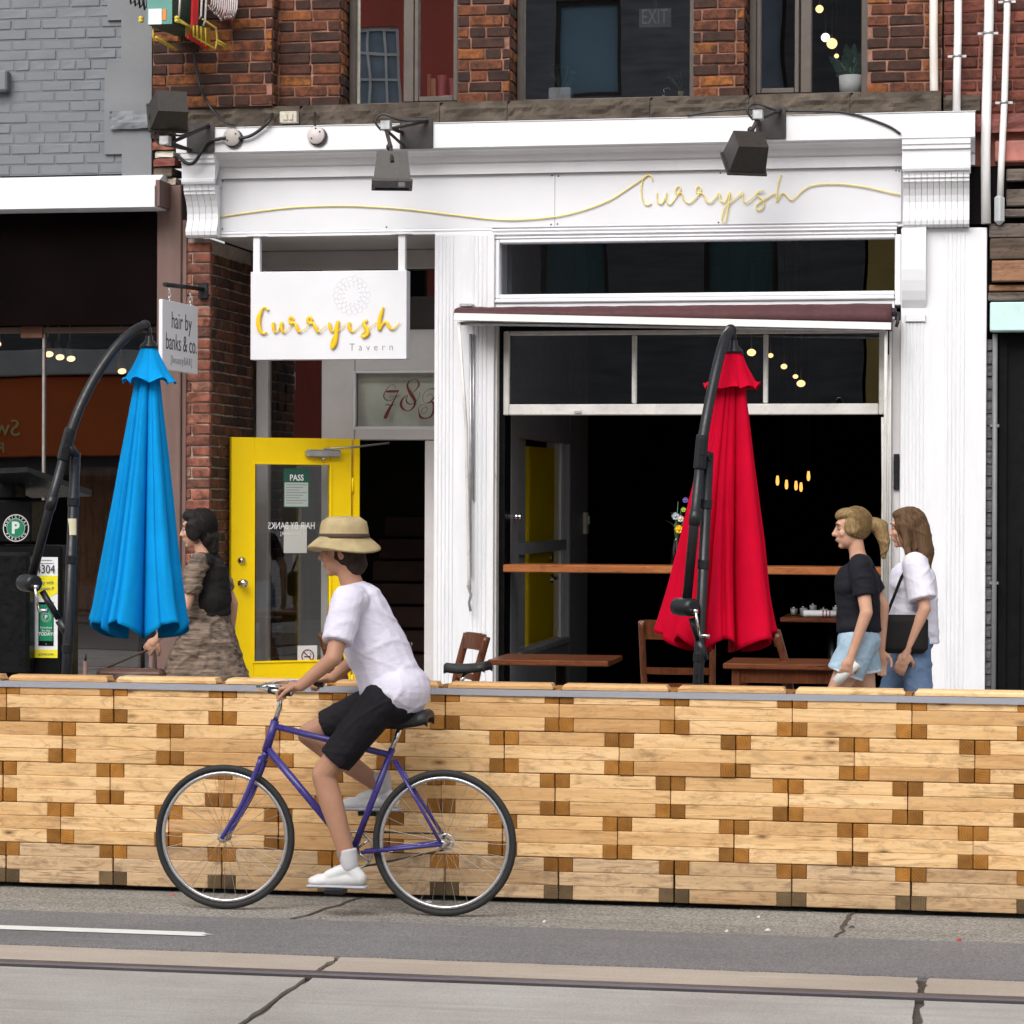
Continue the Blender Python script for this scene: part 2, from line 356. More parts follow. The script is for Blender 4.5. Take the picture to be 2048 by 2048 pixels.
M_end = endgrain('amber_end_grain', (.225, .088, .010), (.35, .150, .028))
M_endbase = endgrain('damp_end_grain', (.085, .058, .03), (.15, .095, .045))
M_varnish = wood_mat('varnished_table_wood', (.085, .024, .010), (.18, .058, .022), (.06, .02, .01), rnd=.2, rough=.28)
M_counter = wood_mat('orange_counter_wood', (.24, .075, .022), (.38, .135, .045), (.12, .04, .015), rnd=.1, rough=.35)
M_chair = wood_mat('chair_wood', (.070, .020, .008), (.145, .044, .015), (.05, .015, .008), ax='Z', rnd=.2, rough=.3)

# ---------------------------------------------------------------- ground
def ground_mat(name, c, c2, sc, sp, spc, bump=.5, stains=None):
    s = NT(name); v = s.pos((1, 1, 1))
    cc = s.mix(s.ramp(s.noise(v, 1.1, 5, .65), [(.35, 0.0), (.65, 1.0)]), c, c2)
    nn = s.noise(v, sc, 3, .75); cc = s.mix(s.ramp(nn, [(.42, sp), (.50, 0.0)]), cc, tuple(k * .35 for k in c))
    cc = s.mix(s.ramp(nn, [(.54, 0.0), (.64, sp)]), cc, spc)
    if stains: cc = s.mix(s.ramp(s.noise(s.pos((.25, 3, 1)), 1.7, 5, .7), [(.52, 0.0), (.72, .6)]), cc, stains)
    st_ = s.noise(s.pos((.5, 13, 1)), 2.2, 6, .75, .4); cc = s.mix(s.ramp(st_, [(.56, 0.0), (.70, .34)]), cc, tuple(min(1, k * 1.45) for k in c2)); cc = s.mix(s.ramp(st_, [(.28, .40), (.42, 0.0)]), cc, tuple(k * .6 for k in c))
    bl = s.noise(s.pos((.6, 1.3, 1)), .9, 4, .6); cc = s.mix(s.ramp(bl, [(.50, 0.0), (.70, .35)]), cc, tuple(k * .62 for k in c))
    s.color(cc); s.bump(nn, bump, .01); return s.set(.85, 0, .3)
M_asphalt = ground_mat('worn_asphalt', (.185, .178, .182), (.225, .215, .216), 110, .5, (.33, .315, .315), .3)
M_gutter = ground_mat('exposed_aggregate_gutter', (.25, .238, .215), (.34, .325, .295), 75, .7, (.52, .495, .45), .6, (.15, .14, .125))
M_concrete = ground_mat('track_concrete', (.42, .355, .29), (.48, .41, .345), 120, .2, (.54, .47, .40), .2, (.37, .315, .26))
M_concrete2 = ground_mat('pale_track_concrete', (.37, .34, .31), (.47, .445, .42), 110, .25, (.56, .53, .50), .25, (.31, .285, .26))
M_joint = ground_mat('tar_joint', (.075, .06, .05), (.11, .09, .075), 60, .5, (.2, .17, .14), .8)
M_sidewalk = ground_mat('pavement_concrete', (.32, .31, .29), (.38, .37, .35), 90, .4, (.5, .48, .45), .3)
M_rail = paint('worn_rail_steel', (.13, .115, .125), .5, metal=.5, var=.18, vs=4, stretch=(.5, 8, 8), dirt=.15, dirtc=(.12, .08, .06))
M_linepaint = paint('white_road_paint', (.76, .75, .72), .7, var=.08, vs=9, dirt=.18, dirtc=(.4, .38, .36), bump=.3, bs=120)

def sheet(name, mat, x0, x1, y0, y1, z, step=None, rag0=0, rag1=0, seed=0, kind='structure', parent=None, thick=0):
    """flat strip, its two long edges slightly ragged"""
    n = max(1, int((x1 - x0) / step)) if step else 1
    vs, fs = [], []
    for i in range(n + 1):
        x = x0 + (x1 - x0) * i / n
        a = rag0 * mnoise.noise((x * 2.3, seed, 0)) + rag0 * .6 * mnoise.noise((x * 11, seed, 3))
        b = rag1 * mnoise.noise((x * 2.3, seed + 9, 0)) + rag1 * .6 * mnoise.noise((x * 11, seed + 9, 3))
        vs += [(x, y0 + a, z), (x, y1 + b, z)]
        if thick: vs += [(x, y0 + a, z - thick), (x, y1 + b, z - thick)]
    k = 4 if thick else 2
    for i in range(n):
        a = i * k; fs.append([a, a + k, a + k + 1, a + 1])
        if thick: fs += [[a, a + 2, a + k + 2, a + k], [a + 1, a + k + 1, a + k + 3, a + 3]]
    if thick: fs += [[0, 1, 3, 2], [n * k, n * k + 2, n * k + 3, n * k + 1]]
    m = MB(); m.add(vs, fs); return m.build(name, mat, parent, kind=kind if parent is None else None)

sheet('ground', M_asphalt, -120, 120, -140, 60, -.045)
gut = sheet('gutter', M_gutter, -14, 14, -6.46, -3.3, -.004, .05, .0, .0, 2)
asph = sheet('road', M_asphalt, -14, 14, -7.30, -6.42, .004, .02, .012, .02, 5, thick=.03)
# track bed of cast slabs either side of the rail, joints open between slabs
tb = sheet('track_bed', M_joint, -14, 14, -14, -7.25, -.016, None)
for i, (xa, xb) in enumerate([(-8.9, -6.55), (-6.52, -4.2), (-4.17, -1.79), (-1.765, .605), (.635, 3.005), (3.04, 5.4), (5.44, 7.8)]):
    for (ya, yb, mt, nm) in ((-7.655, -7.262, M_concrete, 'slab'), (-10.3, -7.79, M_concrete2, 'slab')):
        def edge(x, sgn, sd):
            return [(x + sgn * .016 * mnoise.noise((sd, y_ * 5.1, 1)) + sgn * .012 * mnoise.noise((sd, y_ * 17, 4)), y_) for y_ in [ya + (yb - ya) * j / 30 for j in range(31)]]
        pl = edge(xa, 1, i * 3.1) + edge(xb, 1, i * 7.7 + 2)[::-1]
        vs = [(x, y, -.002) for x, y in pl] + [(x, y, -.03) for x, y in pl]; n = len(pl)
        m = MB(); m.add(vs, [list(range(n))] + [[j, j + n, (j + 1) % n + n, (j + 1) % n] for j in range(n)])
        m.build(nm, mt, tb)
for i, (xa, xb) in enumerate([(-9, 9)]):
    for (ya, yb) in ((-13.5, -10.42), ):
        MB().box(xa, xb, ya, yb, -.03, -.002).build('slab', M_concrete2, tb)
rail = MB(); rail.prof([(-7.735, -.03), (-7.735, -.001), (-7.728, .006), (-7.67, .006), (-7.662, -.001), (-7.662, -.03)], -14, 14)
ro = thing('tram_rail', (0, -7.7, 0), 'worn steel tram rail set in concrete beside the asphalt strip', 'rail')
rail.build('rail_head', M_rail, ro)
MB().prof([(-7.788, -.03), (-7.788, -.004), (-7.775, -.004), (-7.772, -.013), (-7.737, -.013), (-7.737, -.03)], -14, 14).build('groove_lip', paint('rusty_groove', (.06, .045, .038), .7, metal=.4, var=.3, vs=6), ro)
# lane line, its right end worn to a ragged tip
lx = G(435, 1868).x; ly0, ly1 = -6.975, -6.862
pl = [(-9, ly0), (lx - .07, ly0 + .012), (lx - .02, ly0 + .02), (lx - .05, ly0 + .05), (lx, ly0 + .062), (lx - .04, ly0 + .08), (lx - .06, ly1), (-9, ly1)]
m = MB(); m.add([(x, y, .0075) for x, y in pl], [list(range(len(pl)))]); m.build('lane_line', M_linepaint, kind='structure')
# tarred cracks over the gutter
for cx, sd in ((.18, 1), (2.62, 4)):
    vs = []; N = 24
    for j in range(N + 1):
        y = -6.40 + .75 * j / N; xx = cx + (y + 6.4) * (.2 if sd == 1 else .05) + .03 * mnoise.noise((sd, y * 7, 2)); ww = .007 + .014 * abs(mnoise.noise((sd, y * 15, 8)))
        vs += [(xx - ww, y, .0005), (xx + ww, y, .0005)]
    m = MB(); m.add(vs, [[2 * j, 2 * j + 1, 2 * j + 3, 2 * j + 2] for j in range(N)]); m.build('gutter_crack', M_joint, gut)
# raised pavement with kerb
pv = MB().box(-14, 14, -3.12, 8, -.045, .15).build('pavement', M_sidewalk, kind='structure')
MB().box(-14, 14, -3.30, -3.123, -.045, .156, b=.02).build('kerb', M_concrete2, kind='structure')
# litter
for i, (px, py, c, sx) in enumerate(((856, 1804, (.6, .6, .58), .02), (1088, 1843, (.6, .6, .58), .008), (1535, 1860, (.6, .59, .56), .013), (1453, 1862, (.55, .55, .52), .009), (1517, 1834, (.55, .55, .52), .008), (1918, 1880, (.5, .03, .02), .012), (344, 1788, (.45, .12, .14), .014), (1703, 1854, (.05, .05, .05), .014))):
    g = G(px, py); m = MB(); a = R.uniform(-.4, .4)
    z0_ = -.004 if py < 1870 else -.004
    m.add([(g.x - sx, g.y - .008, z0_ + .001), (g.x + sx, g.y - .006 + a * .02, z0_ + .002), (g.x + sx * .8, g.y + .012, z0_ + .008), (g.x - sx * .9, g.y + .01, z0_ + .003), (g.x, g.y, z0_ + .012)], [[0, 1, 4], [1, 2, 4], [2, 3, 4], [3, 0, 4], [3, 2, 1, 0]])
    m.build('litter', paint('litter_%d' % i, c, .7, bump=0), label=['white paper scrap under the rear wheel at the barrier foot', 'tiny pale scrap on the gutter under the red parasol', 'long white scrap on the gutter near the tarred crack', 'small white chip at the asphalt edge by the tarred crack', 'pale fleck on the gutter close to the barrier foot', 'small red scrap at the edge of the asphalt', 'faded pink fleck at the foot of the barrier below the blue parasol', 'small black speck on the gutter close to the tarred crack'][i], cat='litter', group='litter on the gutter')

# ---------------------------------------------------------------- brick walls
def brick_variants(name, mat, L, H, D, n=5, j=1.0):
    out = []
    for k in range(n):
        m = MB(); m.box(-L / 2, L / 2, -D / 2, D / 2, -H / 2, H / 2, b=.006)
        rr = random.Random(k + hash(name) % 7 if False else k * 13 + len(name))
        m.v = [(x + rr.uniform(-.005, .005) * j, y + rr.uniform(-.003, .003) * j, z + rr.uniform(-.0045, .0045) * j) for x, y, z in m.v]
        out.append(m.mesh('brick', mat))
    return out
def brick_field(parent, variants, L, H, D, x0, x1, z0, z1, yf, course, joint, axis='X', skip=None, seed=0, header=.12, off=0.0, proud=.004):
    """running bond of single bricks on a face; axis X: face looks to -Y at y=yf; axis Y: face looks to +X at x=yf"""
    rr = random.Random(seed); k = 0; z = z0
    while z + course * .5 < z1:
        x = x0 - ((k % 2) * (L + joint) / 2 + off + rr.uniform(-.012, .012)) % (L + joint)
        while x < x1 - .02:
            bl = L if rr.random() > header else L * .5 - joint / 2
            a, b = max(x, x0), min(x + bl, x1)
            if b - a > .03 and not (skip and skip(a, b, z)):
                o = bpy.data.objects.new('brick', rr.choice(variants)); c = (a + b) / 2; zc = z + course / 2
                pr = rr.uniform(-proud, proud)
                S = Matrix.Diagonal(((b - a) / L, 1, 1, 1)); RZ = Matrix.Rotation(rr.uniform(-.008, .008), 4, 'Y')
                if axis == 'X': W_ = Matrix.Translation((c, yf + D / 2 + pr, zc)) @ RZ @ S
                else: W_ = Matrix.Translation((yf - D / 2 - pr, c, zc)) @ Matrix.Rotation(math.pi / 2, 4, 'Z') @ RZ @ S
                reg(o, parent, W_)
            x += bl + joint
        z += course; k += 1
# ================================================================ tavern building
GZ = .15
tav = thing('tavern_building', (.5, .3, GZ), 'old red brick building with white painted tavern shopfront and open folding window', 'building')
def PW(px, py, X):
    d = ray(px, py); return CAM + d * ((X - CAM.x) / d.x)
def window(parent, x0, x1, z0, z1, y, fw, mf, mg, dep=.07, vs=(), hs=(), mw=.04, name='window'):
    m = MB(); g = .002
    m.box(x0, x0 + fw, y, y + dep, z0, z1, b=.006); m.box(x1 - fw, x1, y, y + dep, z0, z1, b=.006)
    m.box(x0 + fw + g, x1 - fw - g, y + .003, y + dep, z1 - fw, z1, b=.006); m.box(x0 + fw + g, x1 - fw - g, y + .003, y + dep, z0, z0 + fw, b=.006)
    for c in vs: m.box(c - mw / 2, c + mw / 2, y + .006, y + dep, z0 + fw + g, z1 - fw - g, b=.005)
    for c in hs: m.box(x0 + fw + g, x1 - fw - g, y + .009, y + dep, c - mw / 2, c + mw / 2, b=.005)
    o = m.build(name, mf, parent)
    xs = [x0 + fw] + sorted(vs) + [x1 - fw]; zs = [z0 + fw] + sorted(hs) + [z1 - fw]
    for i in range(len(xs) - 1):
        for j in range(len(zs) - 1):
            MB().box(xs[i] - .004, xs[i + 1] + .004, y + dep * .6, y + dep * .6 + .005, zs[j] - .004, zs[j + 1] + .004).build('pane', mg, o)
    return o

# --- upper storey wall: mortar body with openings, single bricks in front
ZB, ZT, ZF = 4.642, 7.6, 5.62           # wall foot, wall head, bricks built up to here
XL, XR = PX(305, -.15, 100), PX(1884, 0, 100)
xp = PX(543, -.15, 100)
ops = [(PX(679, 0, 100), PX(916, 0, 100)), (PX(1018, 0, 100), PX(1387, 0, 100)), (PX(1488, 0, 100), PX(1735, 0, 100))]
BL, BH, BD, CO, JT = .222, .0620, .06, .0758, .0140
bv = brick_variants('red', M_brickred, BL, BH, BD)
bvh = brick_variants('redh', M_brickred, .10, BH, .05)
uw = MB()
uw.box(XL, xp, -.138, .5, ZB, ZT)
for a, b in ((xp + .001, ops[0][0]), (ops[0][1], ops[1][0]), (ops[1][1], ops[2][0]), (ops[2][1], XR)): uw.box(a, b, .012, .5, ZB, ZT)
for a, b in ops: uw.box(a + .001, b - .001, .014, .498, 6.6, ZT)
uw = uw.build('brick_wall', M_mortar, tav)
brick_field(uw, bv, BL, BH, BD, XL, xp, ZB, ZF, -.15, CO, JT, seed=1)
brick_field(uw, bvh, .10, BH, .05, -.13, 0, ZB, ZF, xp + .012, CO, JT, axis='Y', seed=2, header=0)
for i, (a, b) in enumerate(((xp + .014, ops[0][0]), (ops[0][1], ops[1][0]), (ops[1][1], ops[2][0]), (ops[2][1], XR))):
    brick_field(uw, bv, BL, BH, BD, a, b, ZB, ZF, 0, CO, JT, seed=10 + i, off=.03 * i, header=.2)
for i, (a, b) in enumerate(ops):
    brick_field(uw, bvh, .10, BH, .05, .03, .24, ZB, ZF, a + .012, CO, JT, axis='Y', seed=20 + i, header=0)
# --- rough stone sill band in blocks
def rough_block(x0, x1, y0, y1, z0, z1, seed, amp=.02, nx=24):
    m = MB(); nz = 6; vs = []
    for i in range(nx + 1):
        for j in range(nz + 1):
            x = x0 + (x1 - x0) * i / nx; z = z0 + (z1 - z0) * j / nz
            e = 0 if (i in (0, nx) or j in (nz,)) else 1
            d = (mnoise.noise((x * 6, z * 16, seed)) + .6 * mnoise.noise((x * 17, z * 40, seed + 5))) * amp * e - (.012 if j >= nz - 1 else 0)
            zz = z + (.010 * mnoise.noise((x * 9, 3, seed)) if j == 0 else 0)
            vs.append((x, y0 - d, zz))
    fs = [[i * (nz + 1) + j, (i + 1) * (nz + 1) + j, (i + 1) * (nz + 1) + j + 1, i * (nz + 1) + j + 1] for i in range(nx) for j in range(nz)]
    m.add(vs, fs); m.box(x0 + .001, x1 - .001, y0 + .012, y1, z0 + .012, z1 - .002); return m
sb = MB().box(XL + .01, XR - .01, -.02, .48, 4.45, 4.630).build('sill_band', M_stone, tav)
xs = [XL, PX(600, -.1, 220), PX(880, -.1, 220), PX(1015, -.1, 220), PX(1300, -.1, 220), PX(1498, -.1, 220), PX(1700, -.1, 220), XR]
for i in range(len(xs) - 1):
    rough_block(xs[i] + .002, xs[i + 1] - .002, -.115, -.021, 4.485, 4.640, i * 3.3, amp=.032, nx=max(8, int((xs[i + 1] - xs[i]) * 40))).build('stone', M_stone, sb)
# --- upper windows
ZW = 4.645
def upwin(a, b, vs, hs=()): return window(tav, a + .014, b - .002, ZW, 6.6, .22, .05, M_brown, M_glassfilm if a < 0 else M_glassdark, vs=vs, mw=.075)
w1 = upwin(*ops[0], [PX(817, .22, 100)]); w2 = upwin(*ops[1], []); w3 = upwin(*ops[2], [PX(1612, .22, 100)])
for px0, wd in ((712, w1), (1042, w2)): MB().box(PX(px0, .27, 100), PX(px0 + 9, .27, 100), .262, .285, 4.70, 6.5).build('sash_edge', M_beige, wd)
for (a, b, wd) in ((PX(829, .23, 100), ops[0][1] - .05, w1), (ops[2][0] + .065, PX(1598, .23, 100), w3)):
    m = MB(); m.box(a, a + .03, .228, .27, 4.70, 6.5, b=.004); m.box(b - .03, b, .228, .27, 4.70, 6.5, b=.004); m.box(a + .032, b - .032, .231, .27, 4.70, 4.735, b=.004); m.build('sash', M_brown, wd)
# upper room
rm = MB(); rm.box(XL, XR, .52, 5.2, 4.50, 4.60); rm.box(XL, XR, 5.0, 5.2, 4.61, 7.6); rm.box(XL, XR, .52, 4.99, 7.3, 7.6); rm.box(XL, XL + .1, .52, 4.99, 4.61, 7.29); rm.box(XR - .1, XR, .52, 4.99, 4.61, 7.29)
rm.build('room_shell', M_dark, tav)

# --- cornice, consoles, fascia
cx0, cx1 = PX(352, -.22, 280), PX(1950, -.22, 240)
pr = [(y * .73 if y < -.05 else y, z) for y, z in [(-.30, 4.478), (-.30, 4.312), (-.285, 4.304), (-.272, 4.304), (-.265, 4.296), (-.20, 4.288), (-.15, 4.272), (-.115, 4.246), (-.10, 4.232), (-.085, 4.230), (-.06, 4.222), (-.045, 4.212), (-.04, 4.150), (.05, 4.150), (.05, 4.478)]]
co = MB().prof(pr, cx0, cx1).build('cornice', M_white, tav)
MB().prof([(-.225, 4.484), (-.225, 4.4795), (.02, 4.4795), (.02, 4.50)], cx0 - .004, cx1 + .004).build('flashing', M_white, co)
for px in (975, 1180): MB().box(PX(px, -.22, 280), PX(px, -.22, 280) + .0035, -.2206, -.2180, 4.316, 4.476).build('board_joint', M_lgrey, co)
cprof = [(-.275, 4.303), (-.275, 4.272), (-.262, 4.268), (-.262, 4.242), (-.238, 4.238), (-.238, 4.135), (-.255, 4.130), (-.258, 4.112), (-.25, 4.098), (-.232, 4.094), (-.232, 4.076), (-.222, 4.072), (-.222, 4.055), (-.205, 4.051), (-.205, 4.03), (-.185, 4.018), (-.150, 3.985), (-.122, 3.945), (-.108, 3.90), (-.112, 3.855), (-.130, 3.822), (-.142, 3.80), (-.155, 3.795), (-.160, 3.775), (-.152, 3.748), (-.125, 3.733), (-.03, 3.733), (-.03, 4.303)]
cprof = [(y * .78 if y < -.05 else y, z) for y, z in cprof]
def console(x0, x1, n, lab):
    m = MB(); w_ = (x1 - x0) / n
    up = [(y - .004, z) for y, z in cprof if z >= 4.094]; up = [(-.03, 4.303)] + [] + up + [(-.03, 4.094)]
    m.prof(up, x0 - .006, x1 + .006)
    lo = [(y, z) for y, z in cprof if z < 4.094 and y < -.04]; lo = [(-.181, 4.093)] + lo[1:] + [(-.03, 3.733), (-.03, 4.093)]
    for k in range(n): m.prof(lo, x0 + k * w_ + .0014, x0 + (k + 1) * w_ - .0014)
    m.box(x0 + .002, x1 - .002, -.075, -.029, 3.74, 4.09)
    return m.build('corbel', M_white, tav)
console(PX(366, -.18, 400), PX(429, -.18, 400), 5, 'l'); console(PX(1806, -.18, 360), PX(1939, -.18, 360), 11, 'r')
fx0, fx1 = PX(440, 0, 410), PX(1803, 0, 400); fz0, fz1 = 3.780, 4.1492
frz = MB().box(PX(428, .02, 400), fx1 + .2, .012, .45, 3.752, 4.149).build('fascia', M_white, tav)
seam = PX(1110, 0, 400)
for a, b in ((fx0, seam - .001), (seam + .001, fx1)): MB().box(a, b, -.006, .011, fz0, fz1, b=.002).build('sign_panel', M_panel, frz)
for px, py in ((445, 362), (445, 458), (773, 454), (1104, 351), (1117, 352), (1102, 449), (1115, 448), (1441, 346), (1437, 445), (1792, 341), (1798, 342)):
    p = P(px, py, -.006); MB().lathe([(.006, 0), (.006, .003), (.003, .005)], (p.x, -.005, p.z), 8, (0, -1, 0)).build('screw', M_rusty, frz)
mx = PX(985, 0, 470)
b_ = [(.02, 3.768), (-.020, 3.768), (-.024, 3.760), (-.020, 3.752), (-.012, 3.748), (-.012, 3.744), (-.020, 3.740), (-.022, 3.732), (-.016, 3.726), (-.004, 3.722), (-.004, 3.718), (-.012, 3.714), (-.013, 3.706), (-.006, 3.700), (.02, 3.698)]
MB().prof(b_, mx, fx1 - .03).build('moulding', M_white, tav)
MB().prof([(.011, 3.7785), (-.012, 3.7785), (-.016, 3.765), (-.010, 3.758), (-.010, 3.742), (.011, 3.742)], fx0 - .02, mx - .001).build('moulding', M_white, tav)
# --- pilasters with flutes
def pilaster(x0, x1, groups, z0, z1, yf, yb):
    m = MB(); m.box(x0, x1, yf, yb, z0, z1, b=.004)
    o = m.build('pilaster', M_white2, tav)
    for gx0, gx1, n, za, zb in groups:
        w_ = (gx1 - gx0) / n; mm = MB()
        for k in range(n):
            c = gx0 + (k + .5) * w_; mm.prism([(c - w_ * .46, 0), (c - w_ * .3, -.005), (c, -.0065), (c + w_ * .3, -.005), (c + w_ * .46, 0)][::-1], 0, 1, Matrix(((1, 0, 0, 0), (0, 0, 1, yf + .0005), (0, zb - za, 0, za), (0, 0, 0, 1))))
        mm.build('fluting', M_white2, o)
    return o
px0, px1 = PX(868, -.03, 900), PX(1000, -.03, 900) - .045
pilaster(px0, px1, [(px0 + .008, PX(907, -.03, 900), 5, GZ + .01, 3.725), (PX(940, -.03, 900), PX(974, -.03, 900), 4, GZ + .01, 3.725)], GZ, 3.741, -.03, .33)
MB().box(px0 + .05, px1 - .02, .331, 1.35, GZ, 3.741).build('partition', M_lgrey, tav)
qx0, qx1 = PX(1801, -.04, 800), PX(1972, -.04, 900)
pilaster(qx0, qx1, [(PX(1888, -.04, 800), PX(1930, -.04, 800), 5, GZ + .01, 3.69), (qx0 + .01, PX(1848, -.04, 800), 6, GZ + .01, 3.10)], GZ, 3.731, -.04, .5)
MB().box(PX(1810, -.06, 800), PX(1850, -.06, 800), -.062, -.0405, 3.105, 3.155, b=.003).build('bracket_plate', M_white, tav)
# bent sheet-metal cover on the right pilaster
m = MB(); a, b = PX(1804, -.09, 500), PX(1852, -.09, 500)
pf = [(-.042, 3.728), (-.115, 3.728), (-.120, 3.70), (-.122, 3.55), (-.120, 3.45), (-.112, 3.38), (-.097, 3.31), (-.075, 3.25), (-.042, 3.20)]
m.prof(pf, a, b, smooth=False); m.build('metal_cover', paint('white_sheet_metal', (.74, .75, .77), .35, metal=.1, var=.015, bump=0, rvar=0), tav)
# --- transom light over the awning
tz0, tz1 = 3.318, 3.672; tx0, tx1 = PX(1000, .02, 530), PX(1790, .02, 530)
tw = MB()
tw.box(px1 + .001, tx0, -.008, .30, 3.29, 3.697, b=.005); tw.box(tx1, qx0 - .001, -.008, .30, 3.22, 3.697, b=.005)
tw.box(tx0 + .001, tx1 - .001, -.010, .10, tz1, 3.697, b=.006); tw.box(tx0 + .001, tx1 - .001, -.010, .10, 3.288, tz0, b=.006)
tw.box(px1 + .001, tx1 - .001, -.024, .08, 3.258, 3.287, b=.008); tw.box(px1 + .001, tx1 - .001, -.004, .30, 3.125, 3.257, b=.004)
tw = tw.build('transom_window', M_white, tav)
MB().box(tx0 - .003, tx1 + .003, .05, .056, tz0 - .003, tz1 + .003).build('pane', M_glassdark, tw)
# --- folding window: three lights in a worn white metal sash, raised above the opening
sx0, sx1 = PX(1008, .10, 800), PX(1770, .10, 800); sz0, sz1 = PZ(830, .10, 1400), PZ(660, .10, 1400)
jm = MB(); jm.box(px1 + .001, px1 + .055, .10, .33, GZ, 3.12); jm.box(px1 + .056, qx0 - .001, .16, .33, sz1 + .01, 3.12); jm.box(qx0 - .10, qx0 - .001, .12, .33, GZ, 3.12)
jm.build('window_jamb', M_black, tav)
MB().box(px1 + .0005, px1 + .016, .002, .098, GZ, 3.12, b=.003).build('jamb_trim', M_offwhite, tav)
m = MB(); m.box(qx0 - .06, qx0 - .001, .03, .118, GZ, 3.12, b=.004); m.build('jamb_trim', M_lgrey, tav)
MB().box(qx0 - .045, qx0 - .008, .005, .029, 1.98, 2.22, b=.004).build('lock_box', M_blackmetal, tav)
fw = MB(); yy = .07
fw.box(sx0, sx0 + .04, yy, yy + .05, sz0, sz1, b=.006); fw.box(sx1 - .04, sx1, yy, yy + .05, sz0, sz1, b=.006)
fw.box(sx0 + .042, sx1 - .042, yy - .004, yy + .05, sz0, sz0 + .075, b=.006); fw.box(sx0 + .042, sx1 - .042, yy + .004, yy + .05, sz1 - .03, sz1, b=.006)
mxs = [PX(1268, yy, 740), PX(1531, yy, 740)]
for c in mxs: fw.box(c - .016, c + .016, yy + .003, yy + .05, sz0 + .077, sz1 - .032, b=.008)
fw = fw.build('folding_window', M_offwhite, tav)
for a, b in ((sx0 + .036, mxs[0]), (mxs[0], mxs[1]), (mxs[1], sx1 - .036)): MB().box(a, b, yy + .028, yy + .033, sz0 + .07, sz1 - .025).build('pane', M_glassdark, fw)
MB().box(sx0 + .5, sx0 + .55, yy - .014, yy - .005, sz0 + .012, sz0 + .03).build('latch', M_galv, fw)
MB().tube([(sx1 - .01, .02, sz0 - .02), (sx1 - .005, .02, 2.0), (sx1 - .008, .02, .9)], .012, 8).build('guide_rod', M_offwhite, tav)
MB().tube([(sx1 + .03, .0, sz0 + .4), (sx1 + .03, .0, 1.0)], .016, 8).build('guide_rod', M_offwhite, tav)

# --- dining room behind the opening
IX0, IX1, IY1 = -.06, 5.2, 9.0
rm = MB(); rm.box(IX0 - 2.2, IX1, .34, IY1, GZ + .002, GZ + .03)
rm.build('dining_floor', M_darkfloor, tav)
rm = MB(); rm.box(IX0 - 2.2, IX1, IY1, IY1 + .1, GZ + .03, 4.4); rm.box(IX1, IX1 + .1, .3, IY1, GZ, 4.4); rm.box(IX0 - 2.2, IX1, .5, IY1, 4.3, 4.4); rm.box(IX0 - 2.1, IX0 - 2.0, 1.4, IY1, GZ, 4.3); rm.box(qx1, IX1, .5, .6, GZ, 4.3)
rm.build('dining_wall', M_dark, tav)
# window bar counter with an orange wooden front
cz = PZ(1147, .06, 1350)
MB().box(px1 + .06, qx0 - .10, .02, .42, cz, cz + .052, b=.006).build('counter', M_counter, tav)
# grey glazed screen running back from the opening on the left
SXp = -.06 
def scr(pxa, pya, pxb, pyb):
    a = PW(pxa, pya, SXp); b = PW(pxb, pyb, SXp); return a.y, b.y, min(a.z, b.z), max(a.z, b.z)
ya = .36; yb = PW(1038, 900, SXp).y; yc = PW(1140, 900, SXp).y; yd = PW(1176, 900, SXp).y
zt = PW(1038, 874, SXp).z; zm1 = PW(1090, 1083, SXp).z; zm0 = PW(1090, 1104, SXp).z; zb = PW(1090, 1300, SXp).z
m = MB(); t0, t1 = SXp - .08, SXp
m.box(t0, t1, ya, yb, GZ + .03, 4.29); m.box(t0, t1, yc, yd, GZ + .03, 4.29); m.box(t0, t1 - .002, yb, yc, zt, 4.29); m.box(t0, t1 - .002, yb, yc, GZ + .03, zb); m.box(t0, t1 - .004, yb, yc, zm0, zm1)
m.box(t0 + .01, t1 + .02, yc - .12, yc - .04, zb, zt, b=.008); m.box(t0 + .01, t1 + .02, yb + .002, yc - .122, zb, zb + .05, b=.008)
scn = m.build('glazed_screen', M_grey, tav)
for a, b in ((zb, zm0), (zm1, zt)): MB().box(SXp - .05, SXp - .045, yb - .01, yc + .01, a - .01, b + .01).build('pane', M_glassclear, scn)
m = MB(); m.box(SXp + .001, SXp + .035, yd - .28, yd - .17, 1.62, 1.80, b=.006); m.box(SXp + .036, SXp + .05, yd - .26, yd - .19, 1.70, 1.77, b=.004); m.build('keypad', M_beige, scn)
m = MB(); m.lathe([(.02, 0), (.028, .02), (.016, .035), (.03, .05), (.0, .06)], (SXp, yb - .2, 1.78), 12, (1, 0, 0)); m.build('coat_hook', M_chrome, scn)
# yellow inner door standing ajar beyond the screen
A = P(1058, 1000, 1.9); B = P(1116, 1000, 2.75); dv = (B - A); dv.z = 0; wd = dv.length; ang = math.atan2(dv.y, dv.x)
Mi = Matrix.Translation((A.x, A.y, GZ + .04)) @ Matrix.Rotation(ang, 4, 'Z')
idr = MB().box(0, wd, 0, .045, 0, 2.12, b=.004, M=Mi).build('inner_door', M_yellow, tav)
m = MB()
for k in range(60): m.box(.02, wd - .1, -.006, -.0005, .28 + k * .029, .28 + k * .029 + .024, M=Mi)
m.build('ribbed_sheet', M_yellow, idr)
m = MB(); m.box(wd + .02, wd + .09, -.02, .10, 0, 2.3, M=Mi); m.build('inner_jamb', M_lgrey, tav)
def mpt(M, x, y, z): return tuple(M @ Vector((x, y, z)))
ax = (Mi.to_3x3() @ Vector((0, -1, 0)))
m = MB(); hz = PZ(1158, 2.3, 1090) - GZ - .04
